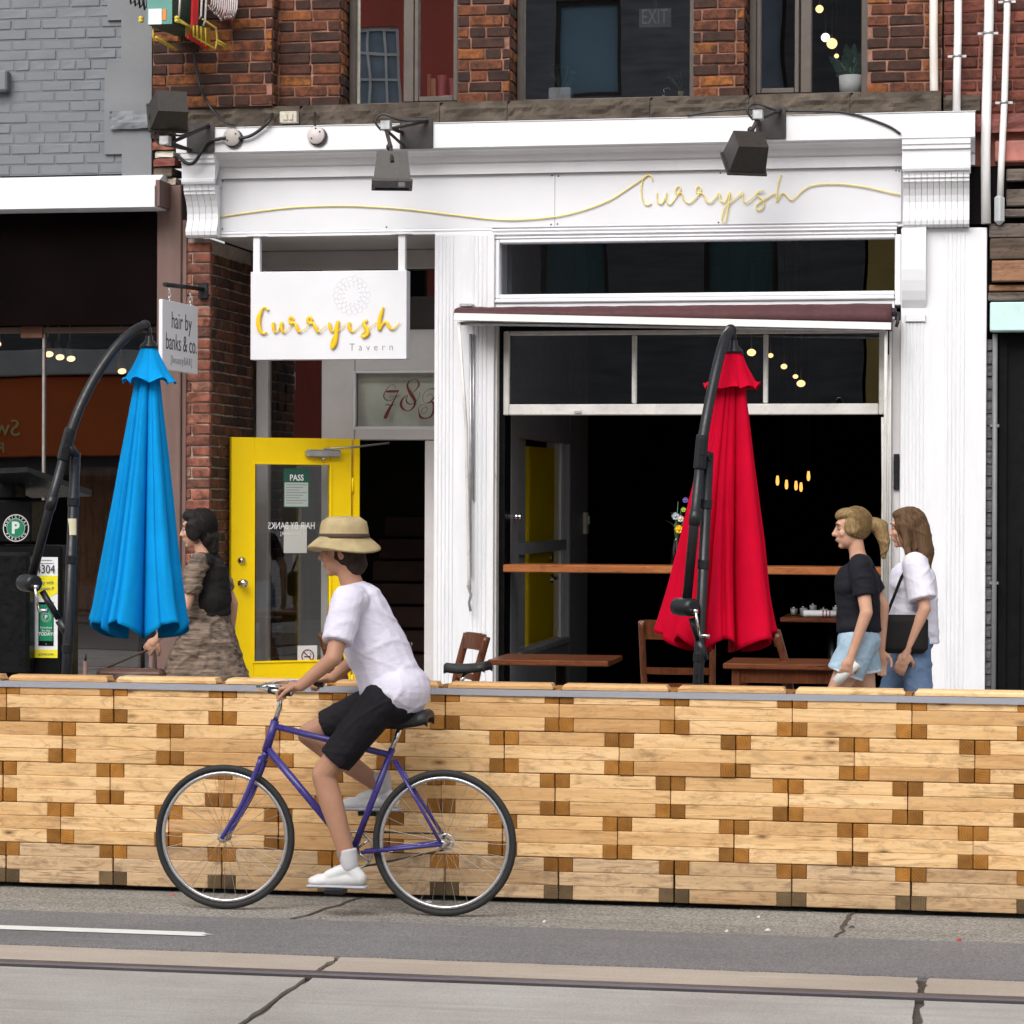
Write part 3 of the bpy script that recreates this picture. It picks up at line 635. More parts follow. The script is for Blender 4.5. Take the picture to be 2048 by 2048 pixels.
m.lathe([(.035, 0), (.035, .012), (.014, .016), (.014, .05)], mpt(Mi, wd - .22, -.006, hz), 16, ax); m.tube([mpt(Mi, wd - .22, -.055, hz), mpt(Mi, wd - .30, -.06, hz), mpt(Mi, wd - .36, -.055, hz - .006)], .011, 10)
m.lathe([(.034, 0), (.034, .01), (.02, .016)], mpt(Mi, wd - .22, -.006, hz + .16), 16, ax); m.build('lever_handle', M_chrome, idr)

# --- recessed entrance
EX0 = PX(420, 0, 700); EYB = 1.1
pm = MB(); pm.box(PX(372, .0, 700) + .004, EX0 - .012, .014, EYB + .3, GZ, 3.735)
pier = pm.build('brick_pier', M_mortarpale, tav)
bp = brick_variants('pier', M_brickpier, .205, BH, BD); bs = brick_variants('side', M_brickside, .205, BH, BD)
PXL = PX(372, 0, 700)
zz = GZ; kk = 0; rr = random.Random(5)
while zz < 3.66:
    cut = PXL + (.045 if kk % 2 else .0)
    for a, b in ((((PXL, PXL + .035), (PXL + .047, EX0)) if kk % 2 else ((PXL, EX0 - .001), ))):
        o = bpy.data.objects.new('brick', rr.choice(bp)); reg(o, pier, Matrix.Translation(((a + b) / 2, .03 + rr.uniform(-.004, .004), zz + CO / 2)) @ Matrix.Rotation(rr.uniform(-.012, .012), 4, 'Y') @ Matrix.Diagonal(((b - a) / .205, 1, 1, 1)))
    zz += CO; kk += 1
brick_field(pier, bs, .205, BH, BD, .065, EYB, GZ, 3.66, EX0, CO, JT, axis='Y', seed=31, header=.25)
sof = MB(); sof.box(EX0 + .001, px0 - .001, .02, EYB + .25, 3.745, 3.775); sof.box(EX0 + .001, px0 + .04, EYB - .03, EYB, 3.60, 3.744, b=.01)
sof.build('soffit', M_lgrey, tav)
YB = EYB
def bx_(pa, pb, qa, qb, y0, y1, m, pxm=690): m.box(PX(pa, y0, 800), PX(pb, y0, 800), y0, y1, PZ(qb, y0, pxm), PZ(qa, y0, pxm), b=.006)
bw = MB()
bx_(512, 536, 500, 1520, YB, YB + .10, bw); bx_(643, 709, 500, 1520, YB, YB + .10, bw); bx_(537, 642, 500, 531, YB + .002, YB + .1, bw)
bx_(710, 880, 500, 529, YB + .002, YB + .1, bw); bx_(710, 880, 660, 742, YB + .002, YB + .1, bw); bx_(710, 880, 858, 880, YB - .01, YB + .1, bw); bx_(537, 642, 1330, 1520, YB + .002, YB + .1, bw)
bx_(850, 880, 881, 1520, YB + .001, YB + .12, bw)
bw = bw.build('entrance_screen', M_lgrey, tav)
def pane_(pa, pb, qa, qb, y, nm, mt, par): return MB().box(PX(pa, y, 800), PX(pb, y, 800), y, y + .006, PZ(qb, y, 690), PZ(qa, y, 690)).build(nm, mt, par)
pane_(534, 645, 529, 1332, YB + .05, 'pane', M_glassdark, bw); pane_(707, 882, 527, 662, YB + .05, 'pane', M_glassdark, bw)
np_ = pane_(707, 882, 741, 859, YB + .05, 'pane', M_glassclear, bw)
# bead round the number light, a pale blind behind it
m = MB(); y = YB - .012
for a in ((705, 711, 741, 860), (711, 880, 741, 747), (711, 880, 853, 860)): bx_(a[0], a[1], a[2], a[3], y, YB - .001, m)
m.build('glazing_bead', M_white, bw)
pane_(716, 890, 738, 864, YB + .09, 'blind', paint('pale_transom_blind', (.52, .54, .47), .8, var=.25, vs=2.2), bw)
M_wall783 = None
hall = MB(); hall.box(PX(500, YB, 800), IX0 - .09, 4.0, 4.1, GZ, 4.2); hall.box(PX(500, YB, 800) - .2, PX(500, YB, 800), YB, 4.0, GZ, 4.2); hall.build('hall_wall', paint('dark_hall_paint', (.022, .012, .010), .8, var=.3, vs=2), tav)
m = MB(); p = P(730, 890, 2.2)
for k in range(9): m.box(PX(700, 2.6, 900) + .02, IX0 - .1, 2.0 + k * .22, 2.24 + k * .22, GZ + k * .18, GZ + k * .18 + .16)
m.build('stairs', paint('dark_stair_wood', (.045, .016, .010), .6, var=.3), tav)

# --- yellow entrance door, swung open against the left of the recess
H = P(703, 1000, .95); Ee = P(463, 1000, .40); dv = Ee - H; dv.z = 0; dw = dv.length; ang = math.atan2(-dv.y, -dv.x)
Md = Matrix.Translation((Ee.x, Ee.y, 0)) @ Matrix.Rotation(ang, 4, 'Z')     # local x from the free edge to the hinge, -y towards the street
DT = PZ(876, .68, 583); DB = GZ + .03
def dx(px):  # pixel to distance along the leaf
    lo, hi = -.3, dw + .3
    for _ in range(40):
        mid = (lo + hi) / 2; q = Md @ Vector((mid, 0, 1.5)); v = q - CAM
        if 1024 + F * v.dot(cr) / v.dot(cf) < px: lo = mid
        else: hi = mid
    return lo
g0, g1 = dx(508), dx(660); gz0, gz1 = PZ(1322, .7, 583), PZ(928, .7, 583)
m = MB(); t = .045
m.box(0, g0, 0, t, DB, DT, b=.004, M=Md); m.box(g1, dw, 0, t, DB, DT, b=.004, M=Md); m.box(g0 + .001, g1 - .001, .001, t - .001, gz1, DT, b=.003, M=Md); m.box(g0 + .001, g1 - .001, .001, t - .001, DB, gz0, b=.003, M=Md)
door = m.build('door', M_yellow, tav)
m = MB()
for a in ((g0 - .012, g0 + .006, gz0 - .01, gz1 + .01), (g1 - .006, g1 + .012, gz0 - .01, gz1 + .01)): m.box(a[0], a[1], -.008, -.0005, a[2], a[3], b=.003, M=Md)
m.box(g0 + .007, g1 - .007, -.007, -.0005, gz1 - .006, gz1 + .01, b=.003, M=Md); m.box(g0 + .007, g1 - .007, -.007, -.0005, gz0 - .01, gz0 + .006, b=.003, M=Md); m.build('glazing_bead', M_yellow, door)
MB().box(g0, g1, .018, .024, gz0, gz1, M=Md).build('pane', glassy('door_glass', (.9, .91, .91), 3.0), door)
dax = Md.to_3x3() @ Vector((0, -1, 0)); kx = dx(483)
m = MB(); m.lathe([(.030, 0), (.030, .008), (.012, .014), (.012, .03), (.026, .04), (.031, .055), (.026, .068), (0, .074)], mpt(Md, kx, 0, PZ(1165, .6, 483)), 18, dax); m.build('door_knob', M_chrome, door)
m = MB(); m.lathe([(.031, 0), (.029, .010), (.020, .016), (.018, .026), (0, .028)], mpt(Md, kx, 0, PZ(1120, .6, 483)), 18, dax); m.box(kx - .004, kx + .004, -.036, -.026, PZ(1120, .6, 483) - .014, PZ(1120, .6, 483) + .014, M=Md); m.build('deadbolt', M_chrome, door)
ca, cb = dx(610), dx(677); cz_ = PZ(907, .8, 640)
m = MB(); m.box(ca, cb, -.05, -.0005, cz_ - .028, cz_ + .028, b=.01, M=Md); m.box(ca - .006, ca + .012, -.045, -.002, cz_ - .022, cz_ + .022, b=.005, M=Md)
m.lathe([(.014, 0), (.014, .02)], mpt(Md, (ca + cb) / 2, -.025, cz_ - .05), 10)
m.tube([mpt(Md, (ca + cb) / 2, -.03, cz_ + .034), mpt(Md, cb + .12, -.10, cz_ + .05), tuple(P(720, 893, YB - .16)), tuple(P(778, 886, YB + .02))], .008, 8); m.build('door_closer', M_galv, door)
m = MB()
for z in (.5, 1.2, 1.95): m.cyl(mpt(Md, dw + .008, -.004, z), mpt(Md, dw + .008, -.004, z + .11), .009, n=8)
m.box(dw + .018, dw + .06, -.01, .04, DB, DT, M=Md); m.build('hinge_strip', M_yellow, door)
# lettering, notice and sticker on the door glass
Mt = Md @ Matrix.Rotation(math.pi / 2, 4, 'X')
def door_text(name, txt, size, px, py, mat, mirror=False, sx=1.0, y=.012, **kw):
    me = text_mesh(txt, size, .0006, sx, 'CENTER', **kw); me.materials.append(mat); me.name = name
    z = PZ(py, .7, px); W_ = Md @ Matrix.Translation((dx(px), y, z)) @ Matrix.Rotation(math.pi / 2, 4, 'X')
    if mirror: W_ = W_ @ Matrix.Diagonal((-1, 1, 1, 1))
    return reg(bpy.data.objects.new(name, me), door, W_)
door_text('door_lettering', 'HAIR BY BANKS', .072, 584, 1058, M_whiteink, True, .72)
door_text('door_lettering', '[beautyBAR]', .034, 582, 1070, M_whiteink, True, .9)
def on_door(m, a, b, za, zb, y0, y1): m.box(dx(a), dx(b), y0, y1, PZ(zb, .7, (a + b) / 2), PZ(za, .7, (a + b) / 2), M=Md)
m = MB(); on_door(m, 568, 620, 937, 1015, .0145, .0165); ntc = m.build('inspection_notice', paint('green_notice_print', (.010, .075, .05), .5, var=.1, bump=0), door)
m = MB(); on_door(m, 570, 617, 965, 1013, .0125, .014); m.build('notice_paper', paint('notice_paper', (.42, .47, .43), .6, var=.05, bump=0), door)
door_text('notice_lettering', 'PASS', .062, 594, 961, M_whiteink, False, .85, .0115, bold=.001)
m = MB()
for k in range(8): on_door(m, 573, 614 - (k % 3) * 7, 969 + k * 5.2, 970.2 + k * 5.2, .0112, .0122)
m.build('notice_lines', M_greyink, door)
m = MB(); on_door(m, 569, 615, 1050, 1106, .0145, .0165); m.build('paper_sheet', paint('pale_paper', (.50, .49, .45), .6, var=.05, bump=0), door)
m = MB(); on_door(m, 597, 636, 1292, 1321, .0105, .0125); m.build('no_smoking_sticker', paint('sticker_white', (.62, .60, .58), .5, bump=0), door)
sc = Md @ Vector((dx(617), .0085, PZ(1313, .7, 617))); ex = Md.to_3x3() @ Vector((1, 0, 0)); ez = Vector((0, 0, 1))
m = MB(); m.tube([sc + (ex * math.cos(a) + ez * math.sin(a)) * .046 for a in [math.pi * 2 * k / 28 for k in range(29)]], .004, 5); m.tube([sc + (ex - ez) * .033, sc - (ex - ez) * .033], .004, 5); m.build('no_smoking_ring', M_redink, door)
m = MB(); m.tube([sc - ex * .028 - ez * .004 + Vector((0, .001, 0)), sc + ex * .02 - ez * .004 + Vector((0, .001, 0))], .0045, 5); m.tube([sc + ex * .022 + ez * .004, sc + ex * .026 + ez * .016, sc + ex * .016 + ez * .022], .002, 5); m.build('cigarette_mark', M_black_ink, door)

# --- number 783 painted on the light above the door
def stroke(pts, fn, k=5, y0=0, depth=.004, ramp_=.00002, n=8):
    """pts (u,v,width): fn maps u,v to the world; returns a flattened tube following a pen stroke"""
    q = crom(pts, k); v = [Vector(fn(a, b)) + Vector((0, -ramp_ * i, 0)) for i, (a, b, c) in enumerate(q)]
    return v, [max(.0006, c) for a, b, c in q]
def f783(u, v): p = P(690 + u / 10.17, 730 + v / 10.17, YB + .045); return (p.x, p.y, p.z)
K7 = .0036 / 10.17 / 2
m = MB()
for st in ([(835, 545, 30), (920, 535, 55), (1040, 535, 50), (1100, 515, 25)], [(1095, 510, 12), (1030, 650, 18), (960, 790, 35), (900, 900, 60), (840, 1030, 75), (812, 1090, 60)], [(1040, 480, 8), (1000, 410, 8), (930, 405, 8), (860, 480, 15), (800, 580, 20), (790, 650, 22), (830, 710, 18), (900, 725, 10), (970, 700, 8), (1120, 610, 6)], [(810, 825, 6), (860, 800, 18), (930, 825, 20), (990, 810, 12), (1025, 770, 6)],
           [(1385, 560, 10), (1460, 480, 20), (1505, 400, 35), (1480, 320, 25), (1410, 290, 12), (1320, 320, 20), (1270, 400, 40), (1285, 480, 50), (1350, 600, 75), (1420, 720, 60), (1410, 830, 40), (1330, 920, 20), (1250, 930, 20), (1160, 870, 45), (1140, 780, 55), (1180, 680, 30), (1280, 610, 10), (1245, 700, 25), (1270, 770, 30), (1340, 800, 15), (1430, 750, 8), (1510, 650, 6), (1520, 550, 6)],
           [(1665, 630, 7), (1720, 585, 7), (1780, 620, 8), (1790, 690, 12), (1720, 760, 30), (1640, 775, 10), (1590, 720, 8), (1585, 640, 8), (1640, 540, 8), (1760, 480, 18), (1850, 520, 25), (1830, 640, 30), (1760, 730, 30), (1810, 800, 60), (1800, 950, 55), (1740, 1050, 35), (1640, 1085, 25), (1540, 1060, 50), (1505, 960, 20), (1500, 880, 10), (1560, 810, 8), (1640, 820, 8), (1670, 890, 8), (1640, 970, 8), (1580, 990, 8), (1555, 930, 7), (1600, 870, 7), (1690, 880, 6)]):
    v, w_ = stroke(st, f783); m.tube(v, [max(.0016, k * K7) for k in w_], 8, flat=(.12, 1), up=(0, 1, 0))
m.build('house_number', M_redink, bw)
# ================================================================ grey brick neighbour on the left
gb = thing('grey_brick_building', (-4, .3, GZ), 'grey painted brick building with white fascia over a dark shopfront', 'building')
GX0, GX1 = -7.2, PX(304, -.02, 150); gq = PX(213, -.02, 150)
gwz = PZ(350, -.02, 100)
gw = MB().box(GX0, GX1, .0, .5, gwz, 7.4).build('brick_wall', M_greymortar, gb)
gbv = brick_variants('grey', M_greybrick, .212, .0655, .05, j=.45)
# toothed smooth render strip at the corner
qs = [(0, 40, 215), (40, 60, 243), (60, 127, 243), (127, 140, 215), (140, 222, 210), (222, 308, 210), (308, 352, 245)]
pl = [(GX1 + .001, 7.4), (PX(215, -.02, 150), 7.4)]
for a, b, px in qs: pl += [(PX(px, -.02, 150), PZ(a, -.02, 250)), (PX(px, -.02, 150), PZ(b, -.02, 250))]
pl += [(GX1 + .001, PZ(352, -.02, 250))]
m = MB(); m.prism(pl, -.030, -.001)
qn = m.build('render_strip', paint('grey_painted_render', (.150, .156, .166), .6, var=.10, vs=3, dirt=.15, dirtc=(.10, .10, .105), bump=.5, bs=14), gb)
rough_block(PX(220, -.05, 150), GX1 - .002, -.06, -.029, PZ(258, -.04, 260), PZ(222, -.04, 260), 44, amp=.018, nx=16).build('stone', M_greybrick, qn)
def gskip(a, b, z):
    for qa, qb, px in qs:
        if PZ(qb, -.02, 250) - .02 < z + .038 < PZ(qa, -.02, 250) + .0 and b > PX(px, -.02, 150) + .03: return True
    return False
z = gwz + .002; k = 0; rr = random.Random(3)
while z < 5.66:
    x = GX0 + 2.9 - (k % 2) * .112 + rr.uniform(-.01, .01)
    lim = gq
    for qa, qb, px in qs:
        if PZ(qb, -.02, 250) <= z + .037 < PZ(qa, -.02, 250): lim = PX(px, -.02, 150)
    while x < lim - .03:
        hd = (k % 7 == 3); L_ = .104 if hd else .212; b = min(x + L_, lim - .004)
        if b - x > .03 and b > PX(-30, 0, 100):
            o = bpy.data.objects.new('brick', rr.choice(gbv)); reg(o, gw, Matrix.Translation(((x + b) / 2, .0205 + rr.uniform(-.003, .003), z + .037)) @ Matrix.Rotation(rr.uniform(-.008, .008), 4, 'Y') @ Matrix.Diagonal(((b - x) / .212, 1, 1, 1)))
        x += L_ + .011
    z += .0742; k += 1
MB().box(PX(-20, -.08, 150), PX(14, -.08, 160), -.09, -.001, PZ(182, -.08, 5), PZ(140, -.08, 5), b=.012).build('stone', M_greybrick, gw)
# white boxed fascia with sloped top
fa = PX(309, -.3, 400)
zt_, zm_, zb_ = PZ(350, -.15, 150), PZ(376, -.3, 150), PZ(416, -.3, 150)
MB().prof([(.0, zt_), (-.10, zt_ - .004), (-.28, zm_ + .012), (-.30, zm_), (-.30, zb_), (.0, zb_)], GX0, fa).build('fascia', M_white, gb)
MB().box(fa + .001, fa + .03, -.28, .02, zb_ + .01, zt_ - .06).build('fascia_end', M_mauve, gb)
sbz = PZ(650, 0, 150)
MB().box(GX0, PX(312, -.02, 500), -.02, .06, sbz, zb_ - .002).build('sign_board', M_signboard, gb)
# mauve painted post between the shops
mp0, mp1 = PX(313, -.03, 700), PX(371, -.03, 700)
MB().box(mp0, mp1 - .035, -.03, .4, GZ, PZ(370, -.03, 340), b=.006).build('post', M_mauve, gb)
MB().box(mp1 - .034, mp1, -.01, .4, GZ, PZ(440, 0, 360), b=.004).build('post_trim', M_mauve, gb)
# stub of brick and boards over the post
m = thing('wall_stub', (PX(330, .0, 300), .05, PZ(372, 0, 330)), 'crumbling brick stub with a red painted block between the two fascias', 'masonry')
zc = PZ(372, .0, 330)
for i, (a, b, h, mt) in enumerate(((312, 352, .055, M_mortarpale), (309, 345, .068, M_oldwood), (310, 352, .058, paint('oxide_red_paint', (.16, .035, .022), .6)), (311, 347, .052, M_beige), (306, 350, .07, M_brickpier), (304, 350, .07, M_brickred), (304, 350, .06, M_brickpier))):
    rough_block(PX(a, -.02, 330), PX(b, -.02, 330), -.03 - .012 * (i % 3), .2, zc + .004, zc + h, i * 2.2, amp=.010, nx=8).build('block', mt, m); zc += h + .004
# shopfront glazing
yS = .10; t_ = sbz - .004
MB().box(GX0, mp0, yS, yS + .06, t_ - .045, t_, b=.004).build('head_rail', M_mauve, gb)
MB().box(GX0, mp0, yS, yS + .06, GZ, GZ + .25, b=.004).build('bottom_rail', M_mauve, gb)
xm = PX(86, yS, 800)
MB().box(xm - .009, xm + .009, yS + .005, yS + .045, GZ + .252, t_ - .047, b=.002).build('glass_joint', paint('aluminium_joint', (.32, .28, .26), .35, metal=.6, var=.1), gb)
MB().box(PX(40, yS - .02, 660), PX(84, yS - .02, 660), yS - .012, yS + .05, PZ(676, yS, 60), PZ(652, yS, 60), b=.004).build('patch_fitting', paint('bronze_fitting', (.16, .075, .045), .35, metal=.5), gb)
for a, b in ((GX0, xm - .010), (xm + .010, mp0)): MB().box(a, b, yS + .024, yS + .03, GZ + .25, t_ - .045).build('pane', glassy('shop_glass', (.85, .83, .81), 5.5, wave=.02), gb)
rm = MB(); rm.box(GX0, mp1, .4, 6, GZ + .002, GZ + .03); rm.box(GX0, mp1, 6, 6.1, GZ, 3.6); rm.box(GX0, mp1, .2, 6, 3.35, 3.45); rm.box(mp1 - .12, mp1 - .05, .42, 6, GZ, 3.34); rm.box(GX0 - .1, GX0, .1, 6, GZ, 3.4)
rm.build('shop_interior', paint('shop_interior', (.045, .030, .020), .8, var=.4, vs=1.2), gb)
# a warm wooden cupboard and a counter inside
c = P(205, 1050, 2.2); MB().box(c.x - .28, c.x + .30, 2.2, 2.6, GZ + .04, 2.15, b=.02).build('cupboard', wood_mat('cupboard_wood', (.07, .03, .012), (.16, .075, .028), ax='Z', rnd=.1), label='tall warm wooden cupboard inside the dark shop window', cat='cupboard')
m = thing('shop_counter', (c.x - .4, 1.3, GZ), 'low dark counter behind the shop glass under the parasol', 'counter')
MB().box(c.x - 1.6, c.x + .6, 1.3, 1.9, GZ + .03, .95).build('counter_body', M_darkfloor, m); MB().box(c.x - 1.62, c.x + .62, 1.27, 1.92, .951, .99, b=.008).build('counter_top', wood_mat('dark_counter', (.03, .02, .012), (.07, .045, .025)), m)
# track spotlights glowing inside
M_glow = emit('warm_lamp_face', (1, .68, .34), 2.5)
for i, (px, py) in enumerate(((98, 708), (120, 714), (142, 717), (244, 742), (-6, 688))):
    p = P(px, py, 1.6 + .25 * i); 
    t = thing('spotlight', (p.x, p.y, p.z), ['white tube spotlight in the group of three inside the dark shop', 'white tube spotlight in the group of three inside the dark shop', 'white tube spotlight in the group of three inside the dark shop', 'small spotlight glowing behind the blue parasol top', 'spotlight glowing by the shop door glass'][i], 'spotlight', 'spotlights in the dark shop')
    ax_ = Vector((.28, -.55, -.8)).normalized(); MB().lathe([(.030, 0), (.038, .16), (.034, .16)], Vector(p) - ax_ * .16, 14, ax_).build('lamp_tube', M_offwhite, t)
    MB().lathe([(.001, .0), (.033, .001), (.033, .004), (.0, .006)], Vector(p) + ax_ * .001, 14, ax_).build('lamp_face', M_glow, t)
    MB().cyl(Vector(p) - ax_ * .10, Vector((p.x - .03, p.y + .05, 3.34)), .007, n=6).build('stem', M_offwhite, t)

# ================================================================ neighbour on the right
rb = thing('plank_fronted_building', (4.4, .3, GZ), 'weathered red building with old planks over a black shopfront', 'building')
RX0 = XR + .012; RX1 = 8
rw = MB().box(RX0, RX1, .05, .5, PZ(330, 0, 2000), 7.4).build('brick_wall', paint('red_washed_mortar', (.22, .075, .05), .9, var=.3, vs=5, dirt=.3, bump=.5), rb)
M_brickwash = brick_mat('red_washed_brick', [(0, (.09, .035, .027)), (.4, (.17, .05, .035)), (1, (.27, .085, .055))], .5)
bw_ = brick_variants('wash', M_brickwash, BL, BH, BD)
brick_field(rw, bw_, BL, BH, BD, RX0, PX(2090, 0, 100), PZ(225, 0, 2000), ZF, .04, CO, JT, seed=50)
rough_block(RX0, PX(1960, 0, 200), -.02, .05, PZ(222, 0, 1930), PZ(190, 0, 1930), 71, nx=10).build('stone', M_stone, rw)
rough_block(PX(1890, 0, 300), PX(2090, 0, 300), -.03, .05, PZ(265, 0, 2000), PZ(228, 0, 2000), 75, nx=12, amp=.015).build('stone', paint('red_painted_stone', (.17, .05, .04), .8, var=.4, vs=5, bump=.6, bs=20), rw)
MB().box(PX(1990, 0, 300), PX(2090, 0, 300), -.02, .05, PZ(325, 0, 2000), PZ(282, 0, 2000), b=.01).build('stone', paint('pink_worn_paint', (.36, .13, .105), .8, var=.3, vs=6, dirt=.5, bump=.5, bs=30), rw)
MB().box(RX0, RX1, .06, .12, PZ(445, 0, 2000), PZ(328, 0, 2000)).build('backing', M_dark, rb)
MB().box(qx1 + .004, RX1, .06, .12, PZ(662, 0, 2000), PZ(446, 0, 2000)).build('backing', M_dark, rb)
for i, (a, b, x0, x1, mt, dy) in enumerate(((338, 362, 2012, 2100, M_oldwood, 0), (378, 412, 2012, 2100, M_oldwood, .02), (418, 434, 2005, 2100, M_oldwood, 0), (447, 475, 1978, 2100, M_oldwood, .0), (477, 519, 1980, 2100, M_oldwood, -.02), (522, 563, 1984, 2100, M_oldwood2, -.04), (569, 582, 1978, 2100, M_oldwood2, .02), (585, 601, 1976, 2100, M_oldwood, 0))):
    MB().box(PX(x0, -.03, 500), PX(x1, -.03, 500), -.03 + dy, .055, PZ(b, -.03, 2010), PZ(a, -.03, 2010), b=.006).build('plank', mt, rb)
MB().box(PX(1980, -.12, 630), 6, -.12, .055, PZ(662, -.12, 2015), PZ(604, -.12, 2015), b=.008).build('lintel', M_turq, rb)
for k in range(34):
    z = GZ + .02 + k * .083
    if z + .08 < PZ(665, 0, 1980): rough_block(qx1 + .003, PX(1984, 0, 900), .0, .12, z, z + .078, 90 + k, amp=.012, nx=4).build('stone', paint('grey_rubble', (.10, .10, .10), .8, var=.4, vs=9, dirt=.3, dirtc=(.3, .3, .3), bump=.6, bs=30) if k == 0 else bpy.data.materials['grey_rubble'], rb)
m = MB(); bx0 = PX(1996, .05, 900)
m.box(bx0, 7, .10, .16, GZ, PZ(664, .1, 2015)); m.box(bx0 + .002, bx0 + .06, .06, .099, GZ, PZ(664, .1, 2015), b=.004)
m.box(PX(2043, .05, 900), 7, .055, .099, GZ, 1.6, b=.004); m.build('black_door', M_black, rb)
gp = thing('grey_pipe', (PX(1990, -.03, 900), -.03, GZ), 'grey standpipe running up beside the black doorway', 'pipe')
xa = PX(1989, -.04, 900); MB().tube([(xa, -.04, GZ), (xa + .003, -.04, 1.5), (xa, -.04, PZ(668, -.04, 1990))], .017, 12).build('pipe', M_greypipe, gp)
m = MB()
for z in (1.35, 2.4): m.box(xa - .03, xa + .03, -.05, .05, z, z + .018)
m.build('clip', M_greypipe, gp)
# conduits on the brick at the top right
def conduit(name, label, pts, r, mat, clips, capbox=None):
    t = thing(name, pts[-1], label, 'pipe', 'white pipes on the brick wall'); MB().tube(pts, r, 14).build('pipe', mat, t)
    for c in clips:
        m = MB(); m.lathe([(r + .005, -.008), (r + .005, .008)], c, 14); m.box(c[0] - r - .035, c[0] + r + .035, c[1] + r * .4, c[1] + r * .4 + .006, c[2] - .008, c[2] + .008); m.build('clip', M_galv, t)
    if capbox:
        a, b = capbox; MB().box(a.x - .033, a.x + .033, a.y - .03, a.y + .03, b.z, a.z, b=.026).build('end_box', paint('pale_grey_box', (.44, .45, .46), .5), t)
Yc = -.05
z6 = 6.5
def cp(px, py, Y=Yc): return tuple(P(px, py, Y))
a = P(1868, 60, Yc); conduit('downpipe', 'thick cream downpipe ending at the stone band beside the third window', [(a.x, Yc, z6), cp(1867, 60), cp(1868, 175), cp(1870, 207)], .028, M_pvcold, [])
a = P(1916, 60, Yc); conduit('conduit', 'slim white conduit dropping behind the cornice end', [(a.x, Yc, z6), cp(1916, 60), cp(1914, 150), cp(1913, 222)], .026, M_pvc, [cp(1914, 112)])
a = P(1978, 30, Yc); conduit('conduit', 'thick white conduit passing the cornice end down to the pilaster top', [(a.x, Yc, z6), cp(1978, 30), cp(1974, 180), cp(1971, 300), cp(1972, 447)], .032, M_pvc, [cp(1976, 66)])
a = P(2014, 30, Yc); conduit('conduit', 'thin white conduit ending in a pale grey box by the old planks', [(a.x, Yc, z6), cp(2014, 30), cp(2009, 200), cp(2003, 320), cp(2000, 400)], .022, M_pvc, [cp(2014, 3), cp(2008, 205)], (P(1999, 388, Yc), P(1999, 450, Yc)))

# ================================================================ street fittings on the front
# hanging tavern sign
def sgn(u, v, Y=-.082): return P(490 + u / 5.52, 530 + v / 5.52, Y)
a, b = P(501, 630, -.08), P(813, 630, -.08); zA, zB = PZ(719, -.08, 655), PZ(542, -.08, 655)
hsn = thing('hanging_sign', ((a.x + b.x) / 2, -.02, zB), 'white hanging board with raised yellow script lettering and pale petal emblem over the entrance', 'sign')
MB().box(a.x, b.x, -.08, .035, zA, zB, b=.003).build('board', M_panel, hsn)
for px in (515, 805):
    q = P(px, 500, -.02); MB().box(q.x - .025, q.x + .025, -.045, .005, zB - .001, 3.744, b=.003).build('post', M_white, hsn)
    m = MB(); m.box(q.x - .07, q.x + .07, -.06, .02, 3.737, 3.7435)
    for s_ in (-1, 1): m.lathe([(.008, 0), (.008, .006), (.003, .01)], (q.x + s_ * .055, -.02, 3.7365), 8, (0, 0, -1))
    m.build('mounting_plate', M_galv, hsn)
KS = 1 / 5.52 * .00345 / 2
tr = [[(255, 500, 30), (225, 467, 17), (195, 480, 22), (158, 560, 45), (147, 640, 50), (165, 720, 40), (200, 757, 25), (240, 738, 20)],
      [(312, 632, 32), (312, 680, 36), (325, 735, 25), (355, 735, 14), (385, 690, 20), (405, 632, 32), (402, 690, 36), (420, 742, 22), (450, 735, 10), (500, 680, 9), (525, 640, 12), (530, 592, 24), (505, 575, 26), (490, 610, 26), (505, 640, 30), (550, 640, 25), (570, 680, 40), (590, 730, 30), (625, 730, 11), (680, 690, 9), (715, 650, 10), (738, 600, 25), (710, 575, 28), (690, 610, 28), (710, 640, 28), (760, 645, 28), (780, 690, 40), (805, 735, 26), (840, 722, 10), (900, 665, 9)],
      [(930, 635, 30), (940, 700, 34), (965, 738, 17), (1000, 690, 20), (1025, 615, 32), (1010, 740, 42), (995, 850, 46), (965, 912, 36), (952, 880, 22), (975, 800, 18), (1040, 720, 11), (1110, 650, 9)],
      [(1150, 630, 32), (1150, 690, 38), (1180, 735, 24), (1225, 712, 10), (1300, 640, 9), (1350, 612, 25), (1312, 640, 32), (1330, 690, 42), (1358, 745, 42), (1315, 793, 32), (1287, 770, 20), (1330, 720, 13), (1400, 670, 8), (1460, 638, 9)],
      [(1525, 460, 22), (1490, 590, 42), (1480, 712, 36), (1520, 650, 22), (1560, 630, 30), (1590, 680, 32), (1625, 708, 22), (1670, 680, 13), (1710, 630, 7)]]
m = MB()
for st in tr:
    v, w_ = stroke(st, lambda u, v: tuple(sgn(u, v, -.094)), ramp_=.00004); m.tube(v, [k * KS for k in w_], 10, flat=(.55, 1.12), up=(0, 1, 0))
m.build('script_lettering', M_yelloww, hsn)
q = sgn(1150, 945); text_obj('lettering', 'Tavern', .072, (q.x, -.0812, q.z), M_greyink, hsn, depth=.0008, space=1.75, bold=-.0012, sx=.93)
